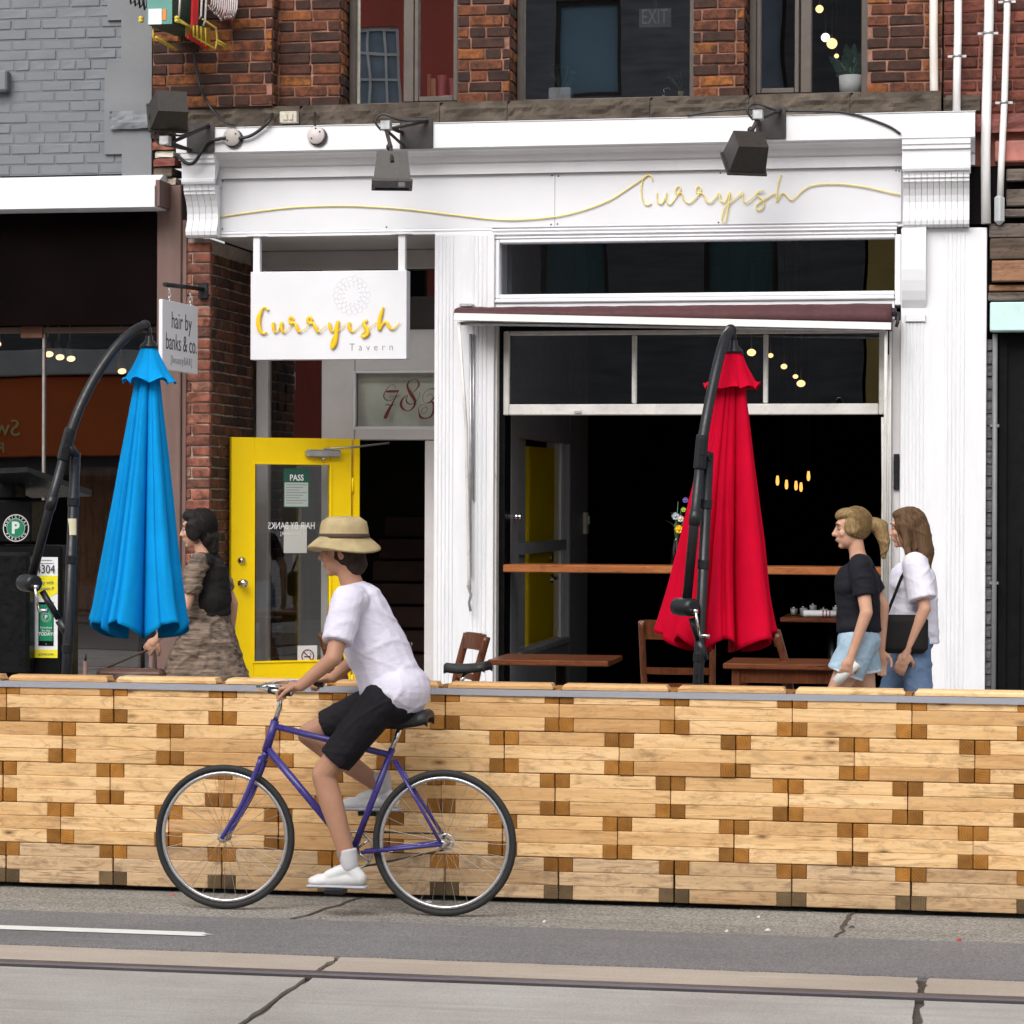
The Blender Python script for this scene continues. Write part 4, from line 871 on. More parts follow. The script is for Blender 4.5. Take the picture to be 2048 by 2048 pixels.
# pale iridescent ring of petals
s = NT('pearl_print'); v = s.pos(); sep = s.new('ShaderNodeSeparateXYZ'); s.link(v, sep.inputs[0]); mp = s.new('ShaderNodeMapRange')
cq = sgn(1180, 335); mp.inputs[1].default_value = cq.x - .13; mp.inputs[2].default_value = cq.x + .13; s.link(sep.outputs[0], mp.inputs[0])
s.color(s.ramp(mp.outputs[0], [(0, (.60, .54, .615)), (.5, (.66, .67, .65)), (1, (.58, .63, .685))])); s.set(.5); M_pearl = s.m
m = MB()
for rad, n, rr_, off in ((.112, 18, .0215, 0), (.085, 16, .020, .2), (.058, 12, .018, .1)):
    for k in range(n):
        a = 2 * math.pi * (k + off) / n; c = cq + Vector((math.cos(a), 0, math.sin(a))) * rad
        m.tube([(c.x + math.cos(t) * rr_, -.0808 - .00001 * k - .0004 * rad, c.z + math.sin(t) * rr_) for t in [a - 2.0 + 4.0 * j / 12 for j in range(13)]], .0006, 4)
m.build('petal_emblem', M_pearl, hsn)
# yellow script along the fascia
fl = thing('fascia_lettering', (1.5, -.02, 3.95), 'thin yellow script lettering drawn out into a long line across the white fascia', 'lettering')
def fsc(u, v): p = P(1230 + u / 3.331, 330 + v / 3.331, -.016); return tuple(p)
lead = [((px - 1230) * 3.331, (py - 330) * 3.331) for px, py in ((440, 434), (507, 424), (580, 415.6), (640, 412.5), (699, 412), (745, 414), (817, 419), (908, 430), (980, 438), (1035, 440), (1107, 434), (1162, 422), (1216, 402))]
lines = [lead + [(60, 175), (120, 135), (185, 92), (215, 70)],
         [(250, 105), (240, 75), (215, 68), (190, 85), (178, 130), (175, 180), (185, 235), (210, 268), (243, 255)],
         [(280, 185), (278, 225), (292, 255), (315, 255), (335, 220), (342, 185), (340, 225), (355, 258), (375, 258), (400, 225), (425, 190), (437, 165), (432, 145), (418, 143), (405, 160), (402, 178), (415, 190), (440, 187), (449, 200), (455, 225), (480, 252), (505, 250), (540, 220), (566, 185), (573, 158), (562, 142), (548, 148), (540, 170), (548, 186), (575, 187), (592, 200), (600, 225), (615, 248), (640, 248), (670, 220), (698, 187), (700, 230), (718, 248), (740, 235), (765, 180), (758, 250), (750, 310), (738, 365), (725, 380), (712, 365), (718, 320), (740, 270), (780, 240), (820, 205), (850, 182), (850, 215), (862, 245), (885, 245), (920, 215), (955, 182), (975, 172), (995, 175)],
         [(960, 178), (945, 195), (955, 210), (980, 230), (992, 255), (985, 285), (960, 302), (942, 290), (945, 265), (970, 245), (1020, 215), (1068, 188)],
         [(1107, 65), (1090, 120), (1080, 180), (1075, 240), (1090, 225), (1110, 192), (1128, 190), (1145, 210), (1170, 232), (1190, 228), (1225, 195), (1265, 160), (1310, 138), (1380, 128), (1460, 126), (1560, 132), (1680, 150), (1790, 175), (1900, 198)]]
for i, st in enumerate(lines):
    q = crom(st, 5); MB().tube([Vector(fsc(u, v)) + Vector((0, -.00003 * j - .0006 * i, 0)) for j, (u, v) in enumerate(q)], .0042, 7).build('stroke', M_yellline, fl)
# hairdresser's sign hung square to the wall
hz_ = thing('projecting_sign', (PX(400, -.02, 560), -.02, PZ(570, -.02, 400)), 'white square sign with black lettering hung from a black bracket on the brick pier', 'sign')
bxX = PX(398, -.02, 580)
A1 = P(409, 580, -.02); 
m = MB(); m.box(A1.x - .045, A1.x + .025, -.03, -.001, PZ(597, -.02, 400), PZ(566, -.02, 400), b=.004)
Yt = -.62
tipx = PX(329, Yt, 575)
m.tube([(A1.x - .01, -.02, PZ(578, -.02, 400)), (tipx, Yt, PZ(569, Yt, 329))], .016, 6); m.build('bracket', M_blackmetal, hz_)
# board corners from the photo: near edge left, far edge right
pn = [P(325, 598, Yt + .02), P(396, 613, -.12), P(396, 750, -.12), P(334, 739, Yt + .02)]
nx_, fx_ = pn[0], pn[1]; zt1 = (nx_.z, fx_.z); zb1 = (P(334, 737, Yt + .02).z, pn[2].z)
dr = Vector((fx_.x - nx_.x, fx_.y - nx_.y, 0)); wS = dr.length; dr.normalize(); nr = Vector((dr.y, -dr.x, 0))
zt2 = (zt1[0] + zt1[1]) / 2; tilt = zt1[1] - zt1[0]; hS = zt2 - (zb1[0] + zb1[1]) / 2
Ms = Matrix(((dr.x, -nr.x, 0, nx_.x), (dr.y, -nr.y, 0, nx_.y), (tilt / wS, 0, 1, zt1[0]), (0, 0, 0, 1)))
MB().box(0, wS, 0, .03, -hS, 0, b=.003, M=Ms).build('board', M_panel, hz_)
for x_ in (.12, wS - .08):
    p0 = Ms @ Vector((x_, .015, 0)); p1 = p0 + Vector((0, 0, .085)); m = MB()
    for k in range(3): c = p0.lerp(p1, (k + .5) / 3); m.tube([c + Vector((math.sin(a) * .010 * (k % 2), math.sin(a) * .010 * (1 - k % 2), math.cos(a) * .018)) for a in [2 * math.pi * j / 12 for j in range(13)]], .003, 5)
    m.build('hook', M_chrome, hz_)
Tx = Ms @ Matrix.Rotation(math.pi / 2, 4, 'X')
for txt, sz, zz_, sx_, mt, kw in (('hair by', .165, -.185, .62, M_black_ink, {}), ('banks & co.', .165, -.335, .62, M_black_ink, {}), ('[beautyBAR]', .075, -.425, .62, M_greyink, {'space': 1.25})):
    me = text_mesh(txt, sz, .0008, sx_, 'CENTER', -.001, **kw); me.materials.append(mt)
    wl = max(v.co.x for v in me.vertices) - min(v.co.x for v in me.vertices); kf = min(1, wS * .86 / wl)
    for v in me.vertices: v.co.x *= kf
    me.transform(Ms @ Matrix.Translation((wS * .53, -.0012, zz_)) @ Matrix.Rotation(math.pi / 2, 4, 'X')); reg(bpy.data.objects.new('lettering', me), hz_)

# --- awning: rolled maroon cloth, white front bar, folding arms and crank rod
aw = thing('awning', (1.2, -.1, 3.15), 'rolled up maroon awning with white front bar over the open window', 'awning')
ax0, ax1 = PX(915, -.2, 620), PX(1783, -.2, 620)
def awz(py, px, Y): return P(px, py, Y).z
N = 60; vs = []; prof_ = [(-.03, .02), (-.10, .045), (-.20, .035), (-.30, .0), (-.335, -.055), (-.30, -.09), (-.05, -.06)]
zl, zr = awz(613, 915, -.1) - .035, awz(607, 1783, -.1) - .05
for i in range(N + 1):
    x = ax0 + (ax1 - ax0) * i / N; zc_ = zl + (zr - zl) * i / N; k = .62 + .5 * i / N
    for y, z in prof_: vs.append((x, y + .006 * mnoise.noise((x * 6, z * 9, 1)), zc_ + z * k + .006 * mnoise.noise((x * 4, y * 12, 2)) + .004 * mnoise.noise((x * 23, y * 9, 5))))
n = len(prof_); m = MB(); m.add(vs, [[i * n + j, (i + 1) * n + j, (i + 1) * n + (j + 1) % n, i * n + (j + 1) % n] for i in range(N) for j in range(n)] + [list(range(n)), [N * n + j for j in range(n)][::-1]], True)
m.build('cloth', M_maroon, aw)
l0, l1 = P(908, 626, -.37), P(908, 640, -.37); q0, q1 = P(1782, 645, -.37), P(1782, 659, -.37)
m = MB(); m.add([(l0.x, -.37, l1.z), (q0.x, -.37, q1.z), (q0.x, -.37, q0.z), (l0.x, -.37, l0.z), (l0.x, -.33, l1.z), (q0.x, -.33, q1.z), (q0.x, -.33, q0.z), (l0.x, -.33, l0.z)], [[0, 1, 2, 3], [5, 4, 7, 6], [4, 0, 3, 7], [1, 5, 6, 2], [3, 2, 6, 7], [4, 5, 1, 0]]); m.build('valance_bar', paint('white_bar', (.74, .73, .71), .4, var=.06, dirt=.08), aw)
m = MB(); m.tube([(l0.x + .03, -.31, l1.z - .02), (q0.x - .05, -.31, q1.z + .0)], .012, 8); m.build('roller_tube', M_galv, aw)
def arm(pts, r, nm, mat): MB().tube([tuple(P(px, py, Y)) for px, py, Y in pts], r, 8).build(nm, mat, aw)
arm([(918, 645, -.33), (932, 850, -.22), (938, 1150, -.12), (940, 1180, -.10)], .012, 'arm', M_offwhite)
arm([(941, 668, -.06), (941, 900, -.06), (940, 1155, -.06)], .011, 'arm', M_galv); arm([(947, 668, -.05), (947, 1000, -.05)], .007, 'arm', M_galv)
arm([(939, 1155, -.10), (936, 1172, -.11), (942, 1190, -.10), (938, 1205, -.10), (941, 1222, -.09)], .010, 'pivot', M_galv)
arm([(1772, 662, -.30), (1771, 900, -.12), (1770, 1200, -.07)], .012, 'arm', M_offwhite); arm([(1781, 662, -.05), (1780, 1000, -.05), (1779, 1360, -.05)], .009, 'arm', M_offwhite)
m = MB(); p = P(1796, 625, -.12); m.lathe([(.03, 0), (.03, .05)], (p.x - .06, -.15, p.z), 12, (1, 0, 0)); m.tube([(p.x, -.15, p.z), (p.x, -.17, p.z - .07), (p.x - .01, -.17, p.z - .10)], .012, 8); m.build('gearbox', M_rusty, aw)
m = MB(); p = P(932, 611, -.1); m.box(p.x - .04, p.x + .05, -.13, -.02, p.z - .01, p.z + .012, b=.004); m.build('end_bracket', M_galv, aw)

# --- floodlights on iron brackets
def flood(label, box, yawd, pit, Y, plate, stem, group='floodlights along the cornice'):
    c = P(box[0], box[1], Y); t = thing('floodlight', (c.x, -.3, c.z + .2), label, 'floodlight', group)
    w_, h_, d_ = .25, .20, .20
    Mf = Matrix.Translation(c) @ Matrix.Rotation(math.radians(yawd), 4, 'Z') @ Matrix.Rotation(math.radians(pit), 4, 'X')
    m = MB(); k = .82
    # tapering housing: open lens side at -y
    vs = [(sx * w_ / 2, -d_ / 2, sz * h_ / 2) for sx in (-1, 1) for sz in (-1, 1)] + [(sx * w_ / 2 * k, d_ / 2, sz * h_ / 2 * k) for sx in (-1, 1) for sz in (-1, 1)]
    m.add(vs, [[0, 1, 5, 4], [2, 6, 7, 3], [1, 3, 7, 5], [0, 4, 6, 2], [4, 5, 7, 6]], M=Mf)
    m.build('housing', M_bronze, t)
    m = MB(); e = .012
    m.box(-w_ / 2 - e, w_ / 2 + e, -d_ / 2 - .02, -d_ / 2 - .001, h_ / 2 - .008, h_ / 2 + e, b=.003, M=Mf); m.box(-w_ / 2 - e, w_ / 2 + e, -d_ / 2 - .02, -d_ / 2 - .001, -h_ / 2 - e, -h_ / 2 + .008, b=.003, M=Mf)
    m.box(-w_ / 2 - e, -w_ / 2 + .008, -d_ / 2 - .019, -d_ / 2 - .002, -h_ / 2 + .009, h_ / 2 - .009, M=Mf); m.box(w_ / 2 - .008, w_ / 2 + e, -d_ / 2 - .019, -d_ / 2 - .002, -h_ / 2 + .009, h_ / 2 - .009, M=Mf); m.build('lens_frame', M_bronze, t)
    MB().box(-w_ / 2 + .009, w_ / 2 - .009, -d_ / 2 - .012, -d_ / 2 - .006, -h_ / 2 + .009, h_ / 2 - .009, M=Mf).build('lens', glassy('flood_lens', (.3, .3, .3), 1.2), t)
    for sx in (-1, 1):
        m = MB(); m.tube([Mf @ Vector((sx * (w_ / 2 + .004), -d_ / 2 - .01 + .02 * math.sin(a), .02 * math.cos(a))) + Vector((0, 0, 0)) for a in [math.pi * j / 6 * 2 for j in range(7)]], .004, 5); m.build('clip', M_rusty, t)
    # bracket plate on the cornice board
    pa, pb = P(plate[0], plate[2], -.23), P(plate[1], plate[3], -.23)
    MB().box(pa.x, pb.x, -.238, -.2265, min(pa.z, pb.z), max(pa.z, pb.z), b=.003).build('bracket_plate', M_rusty, t)
    top = Mf @ Vector((0, .02, h_ / 2 * .93)); js = Vector(P(stem[0], stem[1], Y + .05))
    m = MB(); m.tube([top, top.lerp(js, .5) + Vector((.008, 0, 0)), js], .014, 8); m.ball(top.lerp(js, .45), .024); m.build('knuckle', M_rusty, t)
    MB().box(js.x - .035, js.x + .035, js.y - .03, js.y + .04, js.z - .01, js.z + .055, b=.006).build('junction_box', M_galv, t)
    far = Vector((pb.x - .04, -.238, pa.z - .02)); m = MB()
    m.tube([js + Vector((0, 0, .02)), Vector((pa.x + .02, -.25, js.z + .02))], .014, 6); m.tube([js + Vector((.01, .02, 0)), far], .013, 6); m.tube([Vector((js.x, js.y, js.z - .005)), Vector((pa.x + .03, -.24, min(pa.z, pb.z) + .02))], .011, 6); m.build('strut', M_rusty, t)
    m = MB(); m.tube(crom([tuple(js + Vector((-.03, -.01, -.01))), tuple(js + Vector((-.07, -.02, .05))), tuple(js + Vector((-.02, .0, .10))), tuple(js + Vector((.10, .04, .06))), tuple(far)], 6), .008, 7); m.build('flex_cable', M_cable, t)
    return t
flood('dark floodlight tilted downwards in front of the long yellow line', (784, 338), 14, 80, -.62, (800, 866, 237, 297), (772, 258))
flood('dark floodlight over the script lettering, seen from behind', (1495, 302), 204, 44, -.60, (1512, 1572, 216, 277), (1516, 237))
flood('dark floodlight aimed at the grey wall beside the green cabinet', (340, 219), 208, 26, -.75, (374, 429, 247, 305), (330, 288))
def disc(label, px, py, mat):
    p = P(px, py, -.226); t = thing('junction_box', (p.x, -.226, p.z), label, 'junction box')
    MB().lathe([(.062, 0), (.062, .02), (.056, .026), (0, .027)], (p.x, -.225, p.z), 22, (0, -1, 0)).build('cover', mat, t)
    MB().lathe([(.066, 0), (.066, .010)], (p.x + .012, -.2245, p.z - .01), 22, (0, -1, 0)).build('box', M_rusty, t)
    m = MB()
    for s_ in (-1, 1): m.lathe([(.006, 0), (.006, .004)], (p.x + s_ * .03, -.2525, p.z + s_ * .022), 8, (0, -1, 0))
    m.build('screw', M_rusty, t)
disc('round grey junction box with cables either side on the white cornice', 465, 275, paint('box_cover_grey', (.42, .38, .35), .5, dirt=.2))
disc('round pinkish junction box hung below two black wires on the cornice', 633, 271, M_pinkgrey)
p = P(580, 236, -.12); t = thing('socket_box', (p.x, -.12, p.z), 'small weathered outdoor socket box under the brick pier', 'socket')
MB().box(p.x - .062, p.x + .062, -.17, -.10, p.z - .04, p.z + .04, b=.006).build('box', M_beige, t)
for s_ in (-1, 1): MB().box(p.x + s_ * .02 - .016, p.x + s_ * .02 + .016, -.182, -.1705, p.z - .024, p.z + .024, b=.008).build('flap', M_beige, t)
def cable(label, pts, r, Y=-.25, name='cable'):
    v = crom([tuple(P(px, py, Y if len(q) == 0 else q[0])) for px, py, *q in pts], 6); MB().tube(v, r, 7).build(name, M_cable, label=label, cat='cable')
cable('thick black cable dropping from the green cabinet to the round box', [(388, 105, -.2), (395, 150, -.2), (402, 178, -.2), (415, 205, -.17), (432, 228, -.2), (452, 245, -.25), (470, 250, -.24)], .010)
cable('thick black cable hanging in a loop from the floodlight by the grey wall', [(352, 308), (372, 326), (388, 325), (402, 305), (416, 284), (438, 278), (452, 276)], .013)
cable('thick black cable rising from the round box to the stone band', [(478, 277), (500, 272), (522, 258), (540, 240), (545, 228, -.14)], .012)
cable('thin black wires above the pinkish round box', [(632, 258), (628, 240, -.2), (630, 225, -.13)], .008)
cable('slim black wire lying along the stone band to the floodlight over the script', [(1375, 231, -.23), (1420, 224, -.23), (1480, 219, -.23), (1512, 218, -.24)], .008)
cable('black wire running down the cornice to the broad corbel beside the white pipes', [(1572, 222, -.245), (1660, 223, -.23), (1700, 227, -.23), (1745, 240, -.23), (1780, 254, -.23), (1801, 268, -.23)], .008)

# --- green sign cabinet with yellow tube frame, seen from below
Yg = -.75
t = thing('sign_cabinet', (PX(350, -.5, 40), -.2, PZ(100, -.2, 380)), 'green metal sign cabinet with yellow tube frames and red lettering above the grey wall', 'sign')
M_gcab = paint('green_cabinet', (.075, .24, .20), .45, var=.10, vs=6, dirt=.08, dirtc=(.05, .12, .1)); M_gdark = paint('dark_green_cabinet', (.012, .045, .030), .5, var=.2)
fa_, fb_ = P(294, 49, Yg), P(344, 49, Yg); back = P(440, 100, -.16)
dxw = fb_.x - fa_.x
m = MB(); zlow = fa_.z; m.box(fa_.x, fb_.x, Yg, Yg + .006, zlow, zlow + 1.2); m.build('face_plate', M_gcab, t)
m = MB(); m.add([(fa_.x, Yg + .007, zlow), (fb_.x, Yg + .007, zlow), (fb_.x, Yg + .007, zlow + 1.2), (fa_.x, Yg + .007, zlow + 1.2), (fa_.x + .02, -.17, zlow + .02), (fb_.x + .05, -.17, zlow + .02), (fb_.x + .05, -.17, zlow + 1.2), (fa_.x + .02, -.17, zlow + 1.2)], [[0, 1, 2, 3], [5, 4, 7, 6], [4, 0, 3, 7], [1, 5, 6, 2], [4, 5, 1, 0]]); m.build('cabinet_body', M_gdark, t)
la = P(297, 18, Yg - .004); lb = P(323, 48, Yg - .004); MB().box(la.x, lb.x, Yg - .004, Yg - .0005, lb.z, la.z).build('label', M_wlabel, t)
la = P(325, 18, Yg - .004); lb = P(332, 40, Yg - .004); MB().box(la.x, lb.x, Yg - .004, Yg - .0005, lb.z, la.z).build('label', paint('orange_label', (.72, .20, .02), .5, bump=0), t)
M_ytube = paint('yellow_tube_paint', (.62, .48, .06), .4, var=.15)
def gp_(px, py, Y): return tuple(P(px, py, Y))
def gt(pts, r=.007, mt=M_ytube, nm='tube_frame'): MB().tube([gp_(*p) for p in pts], r, 8).build(nm, mt, t)
gt([(354, 36, -.72), (384, 56, -.55), (386, 72, -.55), (430, 98, -.30), (434, 80, -.30), (432, 56, -.30), (405, 38, -.45)]); gt([(354, 42, -.72), (382, 54, -.60)]); gt([(434, 80, -.30), (455, 92, -.18)]); gt([(432, 84, -.30), (453, 96, -.18)])
gt([(306, 56, -.70), (306, 75, -.70), (352, 100, -.35)]); gt([(312, 74, -.70), (340, 90, -.5), (355, 99, -.35)])
for px, py in ((357, 36), (357, 42), (285, 37), (285, 42)): MB().lathe([(.014, 0), (.014, .02), (.008, .03)], gp_(px, py, -.74), 12, (-.5, -.8, 0)).build('tube_end', M_ytube, t)
M_rlet = paint('red_sign_paint', (.42, .012, .014), .5, var=.15); M_olive = paint('ochre_sign_panel', (.30, .16, .015), .5, var=.2)
sd0, sd1 = Vector(P(370, 55, -.56)), Vector(P(418, 100, -.34)); tp0, tp1 = Vector(P(371, 48, -.56)), Vector(P(417, 56, -.34))
def quad(nm, mt, a, b, c, d, th=.012):
    a, b, c, d = map(Vector, (a, b, c, d)); n_ = (b - a).cross(d - a).normalized() * th; m = MB(); m.add([a, b, c, d, a + n_, b + n_, c + n_, d + n_], [[0, 1, 2, 3], [7, 6, 5, 4], [0, 4, 5, 1], [1, 5, 6, 2], [2, 6, 7, 3], [3, 7, 4, 0]]); m.build(nm, mt, t)
quad('lettered_panel', M_olive, P(370, 73, -.60), P(418, 101, -.34), P(418, 56, -.34), P(371, 48, -.60))
quad('lettered_panel', M_rlet, P(374, 77, -.61), P(415, 100, -.36), P(415, 92, -.36), P(374, 66, -.61))
for k, (px, pt, pb_) in enumerate(((387, 50, 74), (394, 50, 80), (402, 53, 86), (411, 56, 92))): gt([(px, pt, -.56 + .05 * k), (px, pb_, -.56 + .05 * k)], .006)
quad('red_letter', M_rlet, P(381, 52, -.66), P(392, 48, -.62), P(395, -30, -.62), P(384, -30, -.66), .02)
for pts in ([(404, -20, -.6), (402, 32, -.6), (397, 38, -.6)], [(413, -20, -.55), (410, 42, -.55), (406, 52, -.55)], [(358, 34, -.72), (361, -20, -.72)]): gt(pts, .008, M_pinkgrey, 'neon_tube')
rr = random.Random(8)
for k in range(13):
    px = 421 + k * 4.2; d_ = 16 + 26 * min(1, k / 5) * rr.uniform(.7, 1); gt([(px + 4, -30, -.32), (px + 2, d_ * .5, -.32), (px - 4, d_, -.32), (px - 5, d_ - 6, -.32)], .006, M_pinkgrey, 'neon_tube')
quad('red_letter', M_rlet, P(436, 36, -.30), P(462, 42, -.22), P(462, -30, -.22), P(424, -30, -.30), .02)
for k in range(4): gt([(258 + k * 9, -20, -.68), (262 + k * 9, 8 + 4 * k, -.68), (270 + k * 8, 2 + 3 * k, -.68), (268 + k * 8, -20, -.68)], .007, M_cable, 'loop_cable')
# ================================================================ buildings across the street (seen only as reflections)
def opposite(name, label, x0, x1, h, mat, wins, Y0=-25.0, extra=None):
    t = thing(name, ((x0 + x1) / 2, Y0 - 2, 0), label, 'building', 'buildings across the street')
    m = MB(); m.box(x0, x1, Y0 - 6, Y0 - .252, 0, h); b = m.build('wall', mat, t)
    # face skin with window openings
    bxs = sorted({x0, x1} | {q[0] for q in wins} | {q[1] for q in wins}); bzs = sorted({0, h} | {q[2] for q in wins} | {q[3] for q in wins}); m = MB()
    for i in range(len(bxs) - 1):
        zz = None
        for j in range(len(bzs)):
            hole = j == len(bzs) - 1 or any(q[0] <= bxs[i] and q[1] >= bxs[i + 1] and q[2] <= bzs[j] and q[3] >= bzs[j + 1] for q in wins)
            if hole and zz is not None: m.box(bxs[i] + .0005, bxs[i + 1] - .0005, Y0 - .249, Y0, zz, bzs[j]); zz = None
            elif not hole and zz is None: zz = bzs[j]
    m.build('face', mat, t)
    for a, c, z0, z1, g in wins:
        mm = MB(); mm.box(a, a + .07, Y0 - .14, Y0 - .08, z0, z1); mm.box(c - .07, c, Y0 - .14, Y0 - .08, z0, z1); mm.box(a, c, Y0 - .13, Y0 - .09, z0, z0 + .07); mm.box(a, c, Y0 - .13, Y0 - .09, z1 - .07, z1)
        if g[1]:
            for k in range(1, g[1]): q = a + (c - a) * k / g[1]; mm.box(q - .02, q + .02, Y0 - .125, Y0 - .095, z0, z1)
            for k in range(1, g[2]): q = z0 + (z1 - z0) * k / g[2]; mm.box(a, c, Y0 - .12, Y0 - .10, q - .02, q + .02)
        w_ = mm.build('window', g[3], t); MB().box(a, c, Y0 - .2, Y0 - .17, z0, z1).build('blind', g[0], w_)
    MB().box(x0 - .02, x1 + .02, Y0 - .3, Y0 + .22, h, h + .35, b=.04).build('cornice', mat, t)
    return t
M_obrick = paint('charcoal_brick', (.105, .105, .112), .8, var=.35, vs=1.2, bump=.4, bs=14, stretch=(1, 1, 6))
M_ored = paint('opposite_red_brick', (.40, .075, .05), .8, var=.15, vs=1.0, bump=.2, bs=14)
M_oyell = paint('opposite_ochre_render', (.46, .33, .10), .8, var=.15, vs=1.0)
M_oblue = paint('blue_grey_blind', (.12, .20, .26), .6, var=.15, vs=.8); M_oteal = paint('teal_curtain', (.05, .10, .10), .7, var=.2, vs=2, stretch=(6, 6, .5)); M_opale = paint('pale_blind_opposite', (.24, .30, .36), .7, var=.2); M_osash = paint('white_sash', (.6, .6, .58), .5)
dkw = paint('dark_window_surround', (.03, .02, .018), .7)
opposite('charcoal_house', 'charcoal brick house across the street with blue grey blinds', -5.2, 1.15, 13.2, M_obrick,
         [(-3.95, -2.85, 8.6, 10.2, (M_oblue, 0, 0, dkw)), (-4.1, -3.0, 4.9, 6.6, (M_oteal, 0, 0, dkw)), (-1.4, -.2, 5.0, 6.7, (M_oteal, 0, 0, dkw)), (-1.2, -.1, 8.4, 10.4, (M_opale, 0, 0, dkw)), (-4.4, -.6, .4, 3.2, (M_dark, 0, 0, dkw))])
opposite('red_house', 'red brick house across the street with a white paned window', -10.4, -5.25, 13.0, M_ored,
         [(-7.42, -6.60, 8.1, 9.85, (M_opale, 3, 4, M_osash)), (-9.6, -8.5, 7.6, 9.5, (M_opale, 3, 4, M_osash)), (-7.8, -6.5, 4.2, 6.0, (M_dark, 0, 0, dkw)), (-9.8, -6.0, .4, 2.9, (M_dark, 0, 0, dkw))])
opposite('ochre_house', 'ochre rendered house across the street', 1.2, 6.2, 12.5, M_oyell, [(2.2, 3.4, 4.6, 6.4, (M_dark, 0, 0, dkw)), (2.2, 3.4, 8, 10, (M_opale, 0, 0, dkw)), (1.9, 5.6, .4, 3.0, (M_dark, 0, 0, dkw))])
t = opposite('shop_house', 'house across the street with a wide orange shop sign', -17.5, -10.45, 12.0, M_obrick, [(-16.5, -15.3, 5, 7, (M_opale, 0, 0, dkw)), (-13.4, -12.0, 5, 7, (M_opale, 0, 0, dkw)), (-16.8, -11.2, .4, 2.3, (M_dark, 0, 0, dkw))])
M_orange = paint('orange_sign', (.72, .14, .015), .6, var=.15, vs=.6)
MB().box(-17.2, -10.8, -24.95, -24.7, 2.6, 3.95, b=.02).build('orange_sign', M_orange, t)
MB().box(-17.3, -10.7, -24.95, -24.5, 3.97, 4.42, b=.02).build('awning_box', paint('pale_grey_awning_box', (.55, .55, .54), .6), t)
# the sign's first letters as they read in the shop glass
me = text_mesh('Swe', .40, .01, 1.0); me.materials.append(paint('pale_yellow_letter', (.80, .68, .30), .5)); Rz = Matrix.Rotation(math.pi, 4, 'Z') @ Matrix.Rotation(math.pi / 2, 4, 'X')
sgx = -13.05
reg(bpy.data.objects.new('sign_lettering', me), t, Matrix.Translation((sgx, -24.68, 2.96)) @ Rz)
me = text_mesh('Res', .24, .01, 1.0); me.materials.append(bpy.data.materials['pale_yellow_letter']); reg(bpy.data.objects.new('sign_lettering', me), t, Matrix.Translation((sgx - .28, -24.68, 2.68)) @ Rz)

# ================================================================ timber barrier
YF = -5.70
tbar = thing('timber_barrier', (1, YF + .15, 0), 'long barrier of stacked pine timber blocks with amber end grain', 'barrier')
UL = .5475; TH_ = .0640; RH = .1972; Z0 = .022; GAP = .0016
def jit(mesh_fn, n): return [mesh_fn(k) for k in range(n)]
def timber(L, H, D, mat, k, b=.0028):
    rr = random.Random(k * 7 + 1); m = MB(); m.box(-L / 2, L / 2, 0, D, -H / 2, H / 2, b=b)
    m.v = [(x + rr.uniform(-.0008, .0008), y + rr.uniform(-.001, .001), z + rr.uniform(-.0008, .0008)) for x, y, z in m.v]; return m.mesh('timber', mat)
EW = .0665; ML = UL - 2 * EW - 4 * GAP
meshes = {}
for nm, mp_, me_ in (('top', M_pine, M_end), ('base', M_pinebase, M_endbase)):
    meshes[nm] = dict(full=[timber(UL - (.004 if nm == 'top' else .009), TH_, .066, mp_, k) for k in range(3)], mid=[timber(ML, TH_, .064, mp_, k + 5) for k in range(3)], end=[timber(EW, TH_, .36, me_, k + 9) for k in range(3)])
seam0 = PX(13, YF, 1400)
rr = random.Random(11)
def place(me, x, y, z, nm):
    o = bpy.data.objects.new(nm, me); reg(o, tbar, Matrix.Translation((x, y, z)) @ Matrix.Rotation(rr.uniform(-.0012, .0012), 4, 'Y') @ Matrix.Rotation(rr.uniform(-.002, .002), 4, 'Z'))
    return o
for r_ in range(5):
    off = (0 if r_ % 2 == 0 else .5) * UL + [0, .012, -.018, .006, .0][r_]
    zb0 = Z0 + (4 - r_) * RH
    ms = meshes['base' if r_ == 4 else 'top']
    k0 = -2
    for k in range(k0, 11):
        xa = seam0 + off + k * UL
        if xa > 4.4 or xa + UL < -2.2: continue
        xc = xa + UL / 2 + rr.uniform(-.0012, .0012); yj = YF + rr.uniform(-.004, .004)
        for layer in range(3):
            zc_ = zb0 + (2 - layer + .5) * .0647
            if layer == 1: place(rr.choice(ms['full']), xc, yj + rr.uniform(-.002, .002), zc_, 'plank')
            else:
                place(rr.choice(ms['mid']), xc, yj + rr.uniform(-.001, .003), zc_, 'plank')
                for s_ in (-1, 1): place(rr.choice((meshes['top'] if layer == 0 else ms)['end']), xc + s_ * (UL / 2 - EW / 2 - .002), yj + rr.uniform(-.003, .003), zc_, 'end_block')
        if r_ == 0:
            m = MB(); L_ = UL - .045; h0 = zb0 + RH + .0005
            m.prof([(0, 0), (0, .014), (.010, .026), (.11, .026), (.11, 0)], -L_ / 2, L_ / 2)
            m.v = [(x * (1 if z < .016 else (L_ / 2 - .012) / (L_ / 2)), y, z) for x, y, z in m.v]
            reg(bpy.data.objects.new('cap_plank', m.mesh('cap_plank', M_pine)), tbar, Matrix.Translation((xc - .008, yj - .003, h0)))
